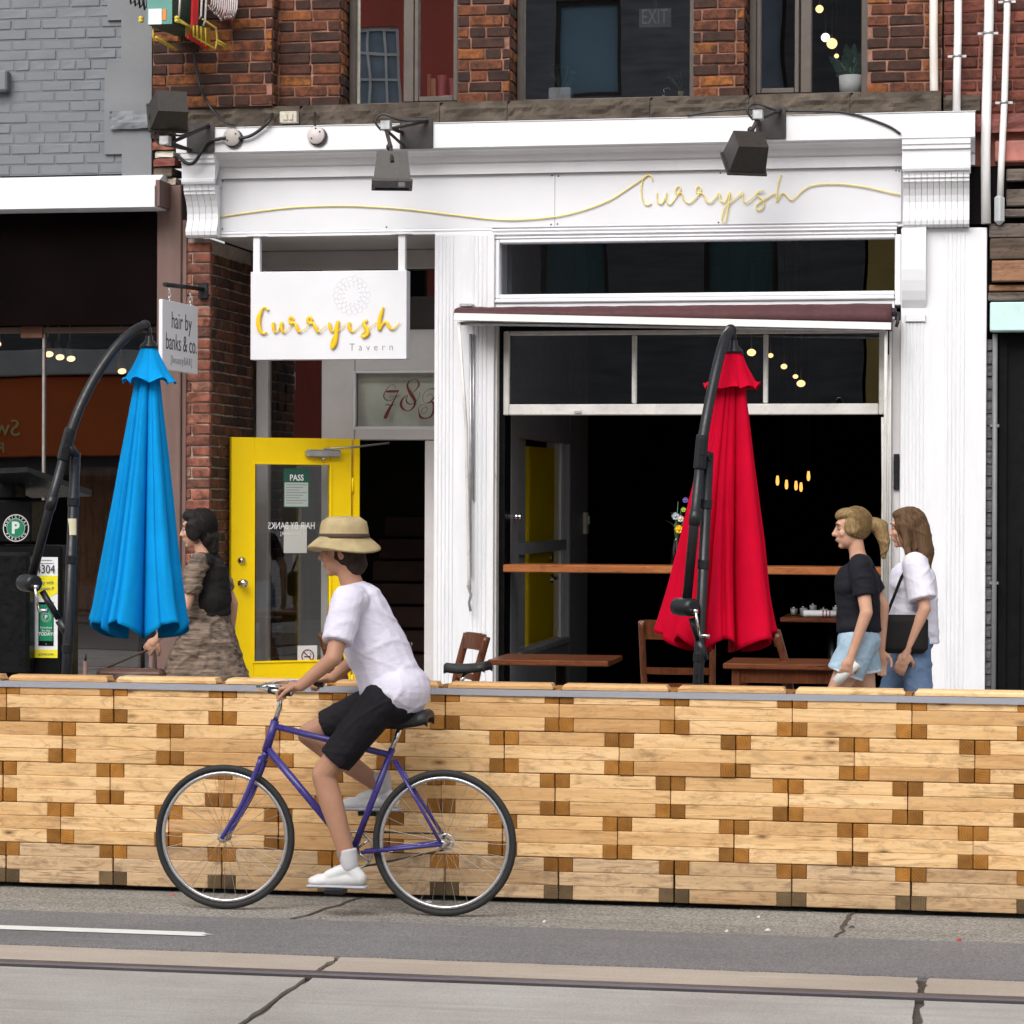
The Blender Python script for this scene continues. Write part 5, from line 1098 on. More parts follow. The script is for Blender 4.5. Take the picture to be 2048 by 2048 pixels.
# rear planks and dark skids under the blocks
for r_ in range(5):
    for k in range(-2, 11):
        xa = seam0 + (0 if r_ % 2 == 0 else .5) * UL + k * UL
        if xa > 4.4 or xa + UL < -2.2: continue
        if r_ == 0: place(meshes['top']['full'][0], xa + UL / 2, YF + .30, Z0 + (4 - r_) * RH + RH / 2, 'plank')
for k in range(-3, 9): MB().box(seam0 + k * UL + .1, seam0 + k * UL + .3, YF + .05, YF + .34, -.003, Z0 - .001).build('skid', M_black, tbar)
MB().box(-2.2, 4.6, YF + .070, YF + .29, Z0 + .002, Z0 + 5 * RH - .004).build('seam_backing', paint('painted_seam_shade', (.03, .018, .01), .9), tbar)  # added dark backing: blocks light through the seams, its colour paints their shade
# grey webbing strap drawn along the top
zs = Z0 + 5 * RH - .016
m = MB(); N = 90; vs = []
for i in range(N + 1):
    x = -2.3 + 7.0 * i / N; dz = .0015 * mnoise.noise((x * 1.3, 0, 0)); y = YF - .0095 - .002 * mnoise.noise((x * 2, 4, 0)); vs += [(x, y, zs - .015 + dz), (x, y, zs + .015 + dz), (x, y + .0025, zs + .015 + dz), (x, y + .0025, zs - .015 + dz)]
m.add(vs, [[i * 4 + a, i * 4 + 4 + a, i * 4 + 4 + (a + 1) % 4, i * 4 + (a + 1) % 4] for i in range(N) for a in range(4)]); 
s = NT('grey_webbing'); v = s.pos(); wv = s.new('ShaderNodeTexWave', bands_direction='X'); wv.inputs['Scale'].default_value = 160; s.link(v, wv.inputs['Vector']); s.color(s.mix(wv.outputs['Fac'], (.30, .31, .36), (.40, .41, .45))); s.bump(wv.outputs['Fac'], .4, .002); s.set(.6)
m.build('webbing_strap', s.m, label='flat grey webbing strap stretched along the top of the timber barrier', cat='strap')

# ================================================================ cantilever parasols
def parasol(label, cloth, Y, armpts, pole, top, bot, rt, rb_, capbot, capr, seed, crank, link, sticker=None):
    base = P(pole[1][0], pole[1][1], Y); foot = Vector((base.x - .012, Y, 0))
    t = thing('parasol', tuple(foot), label, 'parasol', 'folded cantilever parasols')
    sc_ = P(1000, 1000, Y).x - P(999, 1000, Y).x
    pt = P(*pole[0], Y)
    MB().tube([foot + Vector((0, 0, .02)), base, pt], .0265, 18).build('mast', M_blackmetal, t)
    for f_ in (.12, .52, .78): c = base.lerp(pt, f_); MB().lathe([(.0268, -.022), (.0300, -.0215), (.0305, -.02), (.0305, .02), (.0300, .0215), (.0268, .022)], c, 18, (pt - base), smooth=False).build('collar', M_blackmetal, t)
    m = MB(); m.box(foot.x - .45, foot.x + .45, Y - .03, Y + .03, .0, .05, b=.006); m.box(foot.x - .03, foot.x + .03, Y - .35, Y - .031, .0, .05, b=.006); m.box(foot.x - .03, foot.x + .03, Y + .031, Y + .45, .0, .05, b=.006); m.build('cross_foot', M_blackmetal, t)
    YK = Y + .40
    na = len(armpts); a3 = [Vector(P(px, py, Y - .045 + (YK - Y) * max(0, (i - 1) / (na - 2)) ** 1.3)) for i, (px, py) in enumerate(armpts)]
    q = [Vector(v) for v in crom([tuple(v) for v in a3[1:]], 8)]
    MB().tube([a3[0], a3[1]], .024, 18).build('crank_arm', M_blackmetal, t); MB().tube(q, .026, 18).build('arm', M_blackmetal, t)
    dirv = (a3[1] - a3[0])
    m = MB(); c = a3[1]
    m.lathe([(.027, -.105), (.031, -.10), (.0315, -.05), (.0315, .04), (.030, .06), (.027, .062)], c, 18, dirv, smooth=False); m.build('arm_collar', M_blackmetal, t); m = MB(); m.lathe([(.025, -.036), (.0285, -.035), (.0285, .035), (.025, .036)], a3[0].lerp(a3[1], .55), 18, dirv); m.build('arm_collar', M_blackmetal, t)
    m = MB(); m.tube([c + Vector((0, .0, -.03)), pt + Vector((0, 0, -.02))], .026, 12)
    for f_ in (0, 1): m.lathe([(.007, 0), (.007, .012)], c.lerp(pt, f_) + Vector((.01, -.03, -.03)), 8, (0, -1, 0))
    m.build('pivot', M_blackmetal, t)
    cb = Vector(P(*crank, Y - .05)); m = MB(); m.lathe([(.030, -.068), (.043, -.062), (.046, -.03), (.046, .03), (.043, .062), (.030, .068)], cb, 20, (.75, -.66, 0)); m.build('crank_box', M_blackmetal, t)
    h0 = cb + Vector((.058, -.055, -.02)); m = MB(); m.lathe([(.014, 0), (.014, .02)], h0 + Vector((0, 0, -.008)), 10); m.tube([h0, h0 + Vector((.005, -.02, -.01)), h0 + Vector((.022, -.022, -.115))], .007, 8); m.tube([h0 + Vector((.022, -.022, -.115)), h0 + Vector((.075, -.03, -.118))], .010, 10); m.build('crank_handle', M_chrome, t)
    l0, l1 = Vector(P(*link[0], Y - .03)), Vector(P(*link[1], Y)); m = MB(); m.tube([l0, l0.lerp(l1, .7)], .017, 12); m.lathe([(.024, 0), (.024, .08), (.019, .10)], l0.lerp(l1, .72), 14, l1 - l0); m.build('link_bar', M_blackmetal, t)
    # hanging hub
    tp = Vector(P(*top, YK - .04)); e = q[-1]
    m = MB(); m.tube([e, Vector((tp.x, tp.y, e.z - .02)), tp + Vector((0, 0, .03))], .015, 10); m.lathe([(.012, .06), (.020, .05), (.022, .03), (.045, .006), (.052, -.012)], tp, 18); m.ball(e, .03); m.build('hub', M_blackmetal, t)
    # cloth: pleats falling from the hub
    bt = Vector(P(*bot, YK - .04)); N = 8; NA = 320; NT_ = 44; rr = random.Random(seed)
    lobe = [rr.uniform(.74, 1.14) for _ in range(N)]; ph = [rr.uniform(-.20, .20) for _ in range(N)]; hem = [rr.uniform(-.012, .02) for _ in range(N)]; po = rr.uniform(0, 6.28)
    def cloth_mesh(ta, tb_, r0_, r1_, dep0, dep1, hem_amp, skirt):
        vs = []
        for i in range(NT_ + 1):
            f = i / NT_; c = ta.lerp(tb_, f); Rm = r0_ + (r1_ - r0_) * (f ** (1.0 if not skirt else 1.25)); dep = dep0 + (dep1 - dep0) * min(1, f * 1.4)
            for j in range(NA):
                a = 2 * math.pi * j / NA; u = (a * N / (2 * math.pi)); k = int(u) % N; fr = u - int(u)
                s_ = max(0, math.sin(math.pi * fr)); w1 = s_ ** .45
                sz = (lobe[k] if not skirt else 1) * s_ + .96 * (1 - s_)
                rad = Rm * sz * (1 - dep * (1 - w1)) 
                rad *= 1 + .035 * mnoise.noise((math.cos(a) * 3.1, math.sin(a) * 3.1, f * 3 + seed)) * f
                rad += (.006 if not skirt else .002) * mnoise.noise((a * 9, f * 7, seed * 2)) * f
                # slight secondary crease down each pleat
                if not skirt:
                    rad -= .034 * f * math.exp(-(abs(fr - .5 - .20 * math.sin(k * 2.1 + seed)) / .045) ** 1.3)
                    rad -= .010 * f * math.exp(-(abs(fr - .5 + .24 * math.sin(k * 1.3 + seed + 1)) / .06) ** 1.6) * (k % 2)
                aa = a + po + ph[k] * s_ * f + .10 * math.sin(f * 2.2 + k) * s_ * f
                z = c.z + (hem_amp * s_ + hem[k] * s_) * (f ** 8)
                vs.append((c.x + math.cos(aa) * rad, c.y + math.sin(aa) * rad, z + .004 * mnoise.noise((a * 5, f * 3, 9))))
        fs = [[i * NA + j, i * NA + (j + 1) % NA, (i + 1) * NA + (j + 1) % NA, (i + 1) * NA + j] for i in range(NT_) for j in range(NA)]
        m = MB(); m.add(vs, fs, True); return m
    o = cloth_mesh(tp + Vector((0, 0, -.03)), bt, .050, rb_, .30, .66, .085, False).build('canopy', cloth, t)
    sm = o.modifiers.new('thickness', 'SOLIDIFY'); sm.thickness = .003
    cb_ = Vector(P(*capbot, YK - .04)); o = cloth_mesh(tp, cb_, rt, capr, .02, .035, .022, True).build('vent_cap', cloth, t); sm = o.modifiers.new('thickness', 'SOLIDIFY'); sm.thickness = .0025
    MB().cyl(tp + Vector((0, 0, -.02)), bt + Vector((0, 0, .12)), .019, n=12).build('centre_pole', M_blackmetal, t)
    if sticker:
        a = P(sticker[0], sticker[1], Y); b = P(sticker[2], sticker[3], Y); m = MB(); vs = []
        for i in range(7): an = -1.0 + 2.0 * i / 6; vs += [((a.x + b.x) / 2 + .0277 * math.sin(an), Y - .0277 * math.cos(an), z) for z in (b.z, a.z)]
        m.add(vs, [[2 * i, 2 * i + 2, 2 * i + 3, 2 * i + 1] for i in range(6)]); m.build('sticker', paint('cream_sticker', (.62, .58, .40), .6, var=.1, vs=30, bump=0), t)
    return t
def cloth_mat(name, c, sat):
    s = NT(name); v = s.pos(); n1 = s.noise(v, 4, 4); s.color(s.ramp(n1, [(.3, tuple(k * .90 for k in c)), (.7, tuple(min(1, k * 1.07) for k in c))]))
    n2 = s.new('ShaderNodeTexNoise'); n2.inputs['Scale'].default_value = 9; n2.inputs['Detail'].default_value = 5; n2.inputs['Distortion'].default_value = .8; s.link(s.pos((1, 1, .55)), n2.inputs['Vector']); s.bump(n2.outputs['Fac'], .45, .012); return s.set(.85, 0, .08)
M_blue = cloth_mat('blue_parasol_cloth', (.003, .28, .66), 1); M_red = cloth_mat('red_parasol_cloth', (.52, .0012, .023), 1)
parasol('folded blue parasol with black curved arm beside the parking machine', M_blue, -5.0, [(62, 1160), (136, 880), (160, 815), (192, 752), (232, 695), (268, 662), (290, 651)], [(151, 905), (133, 1350)], (298, 692), (286, 1276), .042, .334, (298, 768), .146, 3, (58, 1166), ((84, 1182), (132, 1262)), (139, 1037, 153, 1070))
parasol('folded red parasol with black curved arm before the open window', M_red, -5.0, [(1373, 1208), (1403, 895), (1413, 835), (1424, 780), (1437, 722), (1450, 678), (1461, 660)], [(1417, 905), (1396, 1370)], (1467, 702), (1443, 1303), .042, .345, (1464, 780), .144, 8, (1370, 1214), ((1383, 1236), (1404, 1300)))

# ================================================================ parking machine
Ym = -2.95
pk = thing('parking_machine', (PX(20, Ym, 1200), Ym + .2, GZ), 'black parking pay machine with green and yellow stickers behind the blue parasol', 'parking machine')
def R4(a, b, c, d, y): p, q = P(a, c, y), P(b, d, y); return p.x, q.x, q.z, p.z
x0, x1, z0, z1 = R4(-70, 123, 1090, 1358, Ym); MB().box(x0, x1, Ym, Ym + .30, z0, z1, b=.012).build('cabinet', M_black, pk)
x0, x1, z0, z1 = R4(-70, 57, 1104, 1346, Ym - .12); MB().box(x0, x1, Ym - .12, Ym - .001, z0, z1, b=.02).build('cover_plate', paint('scuffed_black', (.006, .006, .007), .35, var=.3, vs=9, dirt=.10, dirtc=(.05, .05, .05), spec=.2), pk)
x0, x1, z0, z1 = R4(-70, 62, 1000, 1086, Ym - .02); MB().box(x0, x1, Ym - .02, Ym + .26, z0, z1, b=.01).build('head', M_black, pk)
hp = [P(-40, 938, Ym - .30), P(55, 934, Ym - .30)]
m = MB(); m.add([(hp[0].x, Ym - .30, hp[0].z - .03), (hp[1].x, Ym - .30, hp[1].z - .03), (hp[1].x, Ym - .30, hp[1].z), (hp[0].x, Ym - .30, hp[0].z), (hp[0].x + .05, Ym + .42, hp[0].z - .17), (hp[1].x + .14, Ym + .42, hp[1].z - .17), (hp[1].x + .14, Ym + .42, hp[1].z - .13), (hp[0].x + .05, Ym + .42, hp[0].z - .13)], [[0, 1, 2, 3], [5, 4, 7, 6], [4, 0, 3, 7], [1, 5, 6, 2], [3, 2, 6, 7], [4, 5, 1, 0]]); m.build('solar_hood', M_blackmetal, pk)
q = P(10, 990, Ym + .1); MB().box(q.x - .15, q.x + .10, Ym + .0, Ym + .2, P(10, 1001, Ym).z, hp[0].z - .06, b=.02).build('hood_neck', M_black, pk)
p = P(35, 1360, Ym); MB().box(p.x - .12, p.x + .12, Ym + .06, Ym + .26, GZ, z0 - .05 if False else P(35, 1359, Ym).z, b=.01).build('pedestal', M_black, pk)
# round emblem: P in a green disc inside a lettered ring
ec = P(32, 1056, Ym - .021); er = .082
MB().lathe([(er, 0), (er, .0012)], (ec.x, Ym - .0205, ec.z), 40, (0, -1, 0)).build('emblem_ring', M_whiteink, pk)
MB().lathe([(er * .93, 0), (er * .93, .0012)], (ec.x, Ym - .0222, ec.z), 40, (0, -1, 0)).build('emblem_band', M_black, pk)
MB().lathe([(er * .70, 0), (er * .70, .0012)], (ec.x, Ym - .0238, ec.z), 40, (0, -1, 0)).build('emblem_line', M_whiteink, pk)
MB().lathe([(er * .67, 0), (er * .67, .0012)], (ec.x, Ym - .0254, ec.z), 40, (0, -1, 0)).build('emblem_disc', M_green, pk)
text_obj('lettering', 'P', .095, (ec.x - .026, Ym - .0272, ec.z - .03), M_whiteink, pk, depth=.0006, bold=.004)
def ring_text(txt, c, rad, size, a0, a1, y, mat, flip=False):
    for i, ch in enumerate(txt):
        a = a0 + (a1 - a0) * i / (len(txt) - 1); me = text_mesh(ch, size, .0005, 1, 'CENTER', .0004); me.materials.append(mat)
        rot = (math.pi / 2 - a) if not flip else (-math.pi / 2 - a)
        reg(bpy.data.objects.new('lettering', me), pk, Matrix.Translation((c.x + math.cos(a) * rad, y, c.z + math.sin(a) * rad)) @ Matrix.Rotation(rot, 4, 'Y') @ Matrix.Rotation(math.pi / 2, 4, 'X'))
ring_text('MUNICIPAL', ec, er * .745, .019, 2.9, .25, Ym - .0242, M_whiteink); ring_text('PARKING', ec, er * .885, .019, 3.7, 5.72, Ym - .0242, M_whiteink, True)
# sticker strip
y1 = Ym - .0015
def strip(a, b, c, d, y, mt, nm='sticker'): x0, x1, z0, z1 = R4(a, b, c, d, y); MB().box(x0, x1, y, y + .001, z0, z1).build(nm, mt, pk)
strip(68, 115, 1114, 1316, y1, M_wlabel); strip(68, 115, 1299, 1316, y1 - .0013, M_ylabel); strip(68, 115, 1151, 1186, y1 - .0013, M_ylabel)
a, b, c = P(68, 1186, y1), P(115, 1186, y1), P(91, 1200, y1); m = MB(); m.add([(a.x, y1 - .0013, a.z), (b.x, y1 - .0013, b.z), (c.x, y1 - .0013, c.z)], [[0, 2, 1]]); m.build('sticker', M_ylabel, pk)
strip(77, 107, 1204, 1292, y1 - .0026, M_black, 'phone_print'); strip(79, 105, 1209, 1282, y1 - .0039, M_green, 'phone_print')
def tx(txt, px, py, size, mt, sx=1.0, **kw): q = P(px, py, y1 - .0052); text_obj('lettering', txt, size, (q.x, q.y, q.z), mt, pk, depth=.0004, sx=sx, align='CENTER', **kw)
tx('4304', 91, 1146, .072, M_black_ink, .82); strip(80, 104, 1120, 1121.3, y1 - .0026, M_greyink, 'fine_print'); strip(77, 107, 1126, 1127.3, y1 - .0026, M_greyink, 'fine_print'); tx('Pay with', 93, 1168, .03, M_greyink, .9); tx('Green P', 93, 1180, .03, M_greyink, .9); tx('greenp.com', 92, 1310, .022, M_greyink, .9)
tx('Download', 92, 1257, .018, M_whiteink, .95); tx('the App', 92, 1263, .018, M_whiteink, .95); tx('TODAY!', 92, 1271, .027, M_whiteink, .95, bold=.0006); tx('P', 92, 1238, .034, M_whiteink, bold=.001)
c2 = P(92, 1234, y1 - .0052); m = MB()
for rad in (.030, .022): m.tube([(c2.x + math.cos(a) * rad, c2.y, c2.z + math.sin(a) * rad) for a in [2 * math.pi * k / 24 for k in range(25)]], .001, 4)
m.build('phone_emblem', M_whiteink, pk)
m = MB(); c2 = P(92, 1288, y1 - .004); m.lathe([(.005, 0), (.005, .001)], (c2.x, y1 - .0028, c2.z), 12, (0, -1, 0)); m.build('phone_button', M_greyink, pk)

# ================================================================ tables, chairs, fittings
def table(label, x0, x1, y0, y1, zt, pedestal, top_t=.034):
    t = thing('table', ((x0 + x1) / 2, (y0 + y1) / 2, GZ), label, 'table'); MB().box(x0, x1, y0, y1, zt - top_t, zt, b=.005).build('table_top', M_varnish, t)
    if pedestal:
        cx = pedestal; cy = (y0 + y1) / 2; m = MB(); m.lathe([(.035, 0), (.035, zt - top_t - GZ - .05)], (cx, cy, GZ + .04), 14); m.build('column', M_blackmetal, t)
        m = MB(); m.box(cx - .26, cx + .26, cy - .03, cy + .03, GZ, GZ + .04, b=.006); m.box(cx - .03, cx + .03, cy - .26, cy - .031, GZ, GZ + .04, b=.006); m.box(cx - .03, cx + .03, cy + .031, cy + .26, GZ, GZ + .04, b=.006); m.build('foot', M_blackmetal, t)
    else:
        for a in (x0 + .05, x1 - .10):
            for b in (y0 + .04, y1 - .09): MB().box(a, a + .05, b, b + .05, GZ, zt - top_t - .001, b=.004).build('leg', M_chair, t)
        m = MB(); m.box(x0 + .101, x1 - .101, y0 + .05, y0 + .07, zt - top_t - .085, zt - top_t - .001); m.build('apron', M_chair, t); MB().box(x0 + .101, x1 - .101, y1 - .08, y1 - .06, zt - top_t - .085, zt - top_t - .001).build('apron', M_chair, t)
Yt = -1.75; zt = PZ(1321, Yt, 1100)
table('varnished square table on a black column in front of the grey screen', PX(975, Yt, 1325), PX(1216, Yt, 1325), Yt, Yt + .66, zt, PX(1120, Yt + .3, 1350))
Yt = -1.9; zt = PZ(1328, Yt, 1540)
table('varnished table with four square legs between the red parasol and the walking women', PX(1446, Yt, 1330), PX(1690, Yt, 1330), Yt, Yt + .62, zt, None)
def chair_proto():
    t = thing('chair', (0, 0, 0), 'x', 'chair', 'wooden chairs on the pavement')
    MB().box(-.21, .21, -.21, .21, .43, .465, b=.012).build('seat', M_chair, t)
    for sx in (-1, 1):
        MB().tube([(sx * .185, -.19, 0), (sx * .18, -.18, .428)], [.016, .021], 8).build('leg', M_chair, t)
        MB().tube(crom([(sx * .175, .27, 0), (sx * .185, .19, .43), (sx * .20, .20, .66), (sx * .205, .27, .93)], 6), [.019] * 19, 8, flat=(1, 1.3)).build('leg', M_chair, t)
    for z, h, y in ((.84, .10, .245), (.66, .035, .205), (.58, .035, .195)):
        m = MB(); vs = []
        for i in range(9): a = -1 + 2 * i / 8; yy_ = y + .03 * (1 - a * a); vs += [(a * .19, yy_ - .010, z), (a * .19, yy_ - .010 + h * .2, z + h), (a * .19, yy_ + .010 + h * .2, z + h), (a * .19, yy_ + .010, z)]
        m.add(vs, [[4 * i + k, 4 * i + 4 + k, 4 * i + 4 + (k + 1) % 4, 4 * i + (k + 1) % 4] for i in range(8) for k in range(4)] + [[0, 1, 2, 3], [35, 34, 33, 32]]); m.build('back_rail', M_chair, t)
    for z in (.2,):
        m = MB(); m.tube([(-.18, -.18, z), (-.18, .22, z)], .011, 6); m.tube([(.18, -.18, z), (.18, .22, z)], .011, 6); m.tube([(-.18, .02, z), (.18, .02, z)], .011, 6); m.build('stretcher', M_chair, t)
    return t
cp_ = chair_proto()
chairs = [((1364, -2.55), 180, 'wooden chair standing behind the red parasol'), ((868, -2.35), -62, 'wooden chair leaning by the white pilaster next to the parked bicycle'), ((742, -2.3), 115, 'wooden chair standing before the open yellow door'), ((1640, -1.35), 95, 'wooden chair at the far end of the four legged table')]
for i, ((px, y), a, lb) in enumerate(chairs):
    c = cp_ if i == 0 else copy_tree(cp_); c['label'] = lb; c.matrix_basis = Matrix.Translation((PX(px, y, 1350), y, GZ)) @ Matrix.Rotation(math.radians(a), 4, 'Z') @ Matrix.Diagonal((1, 1, 1.13 if i == 0 else 1, 1))
# low pipe fitting and two posts by the dark shop
Yp = -.6; t = thing('hose_fitting', (PX(268, Yp, 1345), Yp, GZ), 'rusty hose connection with knobbed ends by the dark shopfront', 'pipe fitting'); p0, p1 = P(244, 1345, Yp), P(296, 1344, Yp)
m = MB(); m.tube([p0, p1], .022, 12); m.lathe([(.03, -.02), (.032, 0), (.03, .02)], p0.lerp(p1, .3), 12, p1 - p0); m.lathe([(.026, -.01), (.026, .01)], p0.lerp(p1, .75), 12, p1 - p0); m.build('cross_pipe', M_rusty, t)
for p in (p0, p1): MB().ball(p, .034).build('cap', M_rusty, t)
MB().tube([Vector(((p0.x + p1.x) / 2, Yp, GZ)), (p0 + p1) / 2], .024, 12).build('riser', M_rusty, t)
for i, (px, py) in enumerate(((171, 1322), (303, 1300))):
    p = P(px, py, -.5); t = thing('post', (p.x, -.5, GZ), ['short mauve post just inside the kerb of the dark shop', 'slim mauve post between the hose fitting and the brick pier'][i], 'post'); MB().tube([(p.x, -.5, GZ), (p.x, -.5, p.z)], .018, 12).build('shaft', M_mauve, t); MB().tube([(p.x, -.5, p.z), (p.x, -.5, p.z + .05)], .008, 8).build('pin', M_blackmetal, t)
# pendant bulbs in the dining room
M_bulb = emit('amber_bulb', (1, .42, .09), 1.25); M_globe = emit('warm_globe', (1, .64, .26), 1.8)
for i, (px, py, Y) in enumerate(((1555, 961, 4.2), (1573, 969, 4.8), (1592, 971, 5.2), (1602, 974, 5.6), (1617, 952, 4.4))):
    p = P(px, py, Y); t = thing('pendant_lamp', tuple(p), [*['bare amber bulb in the low row inside the dark tavern'] * 4, 'bare amber bulb hanging higher than the low row inside the tavern'][i], 'lamp', 'bare bulbs in the tavern')
    MB().lathe([(.003, -.042), (.011, -.035), (.015, -.010), (.012, .022), (.009, .040)], p, 14).build('bulb', M_bulb, t); MB().cyl(p + Vector((0, 0, .045)), p + Vector((0, 0, .085)), .013, n=10).build('socket', M_blackmetal, t); MB().cyl(p + Vector((0, 0, .10)), (p.x, p.y, 4.29), .004, n=6).build('flex', M_cable, t)
for i, (px, py, Y, r_) in enumerate(((1503, 705, 2.0, .034), (1541, 711, 2.6, .022), (1568, 733, 3.0, .026), (1591, 753, 3.6, .022), (1602, 767, 4.1, .036))):
    p = P(px, py, Y); t = thing('ceiling_spot', tuple(p), ['warm ceiling lamp seen through the middle light of the folding window', *['small warm ceiling lamp of the slanting row behind the folding window glass'] * 3, 'larger warm ceiling lamp ending the slanting row of small lamps'][i], 'lamp', 'ceiling lamps in the tavern')
    MB().ball(p, r_, sc=(1.0, 1, .8)).build('globe', M_globe, t); MB().cyl(p + Vector((0, 0, r_ * .7)), (p.x, p.y, 4.29), .006, n=6).build('stem', M_blackmetal, t)
# laid table inside
Yi = 1.5; zi = PZ(1236, Yi, 1640); x0_ = PX(1560, Yi, 1230); x1_ = PX(1760, Yi, 1230)
table('dark laid table with glasses and napkins inside the tavern', x0_, x1_, Yi, Yi + .7, zi, (x0_ + x1_) / 2)
for i, (px, dy) in enumerate(((1588, .3), (1607, .12), (1626, .36), (1648, .28), (1672, .34))):
    x_ = PX(px, Yi + dy, 1225); t = thing('glass', (x_, Yi + dy, zi), [*['small drinking glass standing on the laid table by the striped napkin'] * 5][i], 'glass', 'glasses on the laid table')
    h_ = .09 + .02 * (i % 3); MB().lathe([(.026, .0), (.034, h_), (.031, h_), (.024, .008)], (x_, Yi + dy, zi + .001), 18).build('tumbler', M_glassclear, t); MB().lathe([(.023, .009), (.028, h_ * .6)], (x_, Yi + dy, zi + .001), 16).build('water', paint('pale_water', (.5, .5, .5), .1, bump=0) if i == 0 else bpy.data.materials['pale_water'], t)
x_ = PX(1640, Yi + .1, 1225); t = thing('napkin_roll', (x_, Yi + .1, zi), 'white rolled napkin with red stripes on the laid table', 'napkin'); MB().tube([(x_ - .12, Yi + .1, zi + .027), (x_ + .12, Yi + .1, zi + .027)], .026, 12, flat=(1, 1.4)).build('roll', paint('white_linen', (.75, .74, .78), .8), t)
for dx_ in (.02, .045, .07): MB().tube([(x_ + dx_, Yi + .1, zi + .027), (x_ + dx_ + .008, Yi + .1, zi + .027)], .0265, 12, flat=(1, 1.4)).build('stripe', paint('burgundy_stripe', (.25, .02, .06), .8, bump=0) if dx_ == .02 else bpy.data.materials['burgundy_stripe'], t)
# flowers on the bar
def leafmesh(m, base, tip, w_, up=(0, 0, 1), bend=.15):
    base, tip = Vector(base), Vector(tip); d = tip - base; sd = d.cross(Vector(up)); sd = (sd if sd.length > 1e-5 else Vector((1, 0, 0))).normalized(); n_ = sd.cross(d).normalized(); vs = []
    for i in range(6):
        f = i / 5; c = base + d * f + n_ * (bend * d.length * math.sin(math.pi * f)); ww = w_ * math.sin(math.pi * min(.98, f * .93 + .04)) ** .8; vs += [c - sd * ww + n_ * ww * .3, c, c + sd * ww + n_ * ww * .3]
    m.add(vs, [[3 * i + k, 3 * i + k + 1, 3 * i + k + 4, 3 * i + k + 3] for i in range(5) for k in (0, 1)], True)
M_leaf = paint('green_leaf', (.045, .10, .04), .5, var=.25, vs=20, bump=.1); M_leafd = paint('dark_glossy_leaf', (.022, .050, .035), .3, var=.3, vs=15, bump=.05); M_succ = paint('blue_green_leaf', (.05, .10, .085), .5, var=.25, vs=20)
cv = P(1352, 1100, .15); zc2 = cz + .053
t = thing('flower_vase', (cv.x, .15, zc2), 'slim vase of yellow and blue flowers on the window counter', 'flowers'); MB().lathe([(.03, 0), (.036, .03), (.030, .12), (.018, .17), (.022, .19)], (cv.x, .15, zc2), 16).build('vase', M_glassclear, t)
rr = random.Random(2); m = MB()
for i, (px, py) in enumerate(((1356, 1003), (1350, 1030), (1362, 1020), (1355, 1052), (1368, 1040))):
    p = P(px, py, .13 + .03 * i); m.tube([(cv.x, .15, zc2 + .1), (cv.x + (p.x - cv.x) * .3, p.y, zc2 + .25), tuple(p)], .003, 5)
    for k in range(3): leafmesh(m, (cv.x, .15, zc2 + .18 + .05 * k), (cv.x + rr.uniform(-.08, .08), .15 + rr.uniform(-.05, .05), zc2 + .25 + .06 * k), .010)
m.build('stem', M_leaf, t)
for (px, py, r_, mc) in ((1371, 1000, .014, (.14, .10, .35)), (1351, 1032, .018, (.40, .46, .50)), (1358, 1058, .02, (.75, .42, .01)), (1361, 1037, .016, (.62, .55, .45)), (1367, 1019, .012, (.35, .5, .06))):
    p = P(px, py, .12); m = MB(); n_ = 12
    for k in range(n_): a = 2 * math.pi * k / n_; leafmesh(m, p, p + Vector((math.cos(a) * r_ * 1.5, -.012 + .012 * (k % 2), math.sin(a) * r_ * 1.5)), r_ * .4, up=(0, 1, 0))
    m.ball(p + Vector((0, -.006, 0)), r_ * .55); m.build('flower', paint('petal_%d' % int(px), mc, .7, var=.2, vs=30, bump=0), t)

# ================================================================ things in the upper windows
def pot_square(px0, px1, py0, py1, Y):
    a, b = P(px0, py1, Y), P(px1, py0, Y); t = thing('potted_succulent', ((a.x + b.x) / 2, Y, a.z), 'blue green succulent in a white square pot in the wide upper window', 'plant'); c = (a.x + b.x) / 2
    MB().box(a.x, b.x, Y - .07, Y + .07, a.z, b.z, b=.008).build('pot', M_panel, t); rr = random.Random(4); m = MB(); g = MB()
    for k in range(9):
        sp = Vector((c + rr.uniform(-.09, .10), Y + rr.uniform(-.05, .05), b.z + rr.uniform(.05, .15))); m.tube([(c, Y, b.z - .02), tuple(sp)], .004, 5)
        for j in range(11): a_ = 2 * math.pi * j / 11 + k; el = rr.uniform(.0, .9); leafmesh(g, sp, sp + Vector((math.cos(a_) * math.cos(el), math.sin(a_) * math.cos(el), math.sin(el))) * rr.uniform(.03, .05), .009)
    m.build('stem', M_leaf, t); g.build('leaves', M_succ, t)
pot_square(1100, 1145, 177, 209, .40)
a = P(1702, 190, .40); tpz = P(1702, 152, .40).z
t = thing('rubber_plant', (a.x, .40, a.z), 'rubber plant with broad dark leaves in a round pale pot upstairs', 'plant'); MB().lathe([(.078, 0), (.084, tpz - a.z), (.076, tpz - a.z), (.074, tpz - a.z - .02), (0, tpz - a.z - .02)], (a.x, .40, a.z), 26).build('pot', paint('pale_speckled_pot', (.58, .57, .54), .7, var=.08, vs=30), t)
m = MB(); b_ = Vector((a.x, .40, tpz - .02))
for (du, dv_, wl) in ((-.10, .05, .028), (-.13, .12, .030), (-.03, .20, .034), (.02, .21, .030), (.07, .15, .026), (-.06, .02, .024), (-.09, -.005, .022), (.06, .06, .026), (-.05, .13, .03), (.0, .09, .028)): leafmesh(m, b_ + Vector((du * .25, 0, dv_ * .35)), b_ + Vector((du * 1.15, -.03 + .02 * math.sin(du * 60), dv_ + .03)), wl, up=(0, 1, .15), bend=.10)
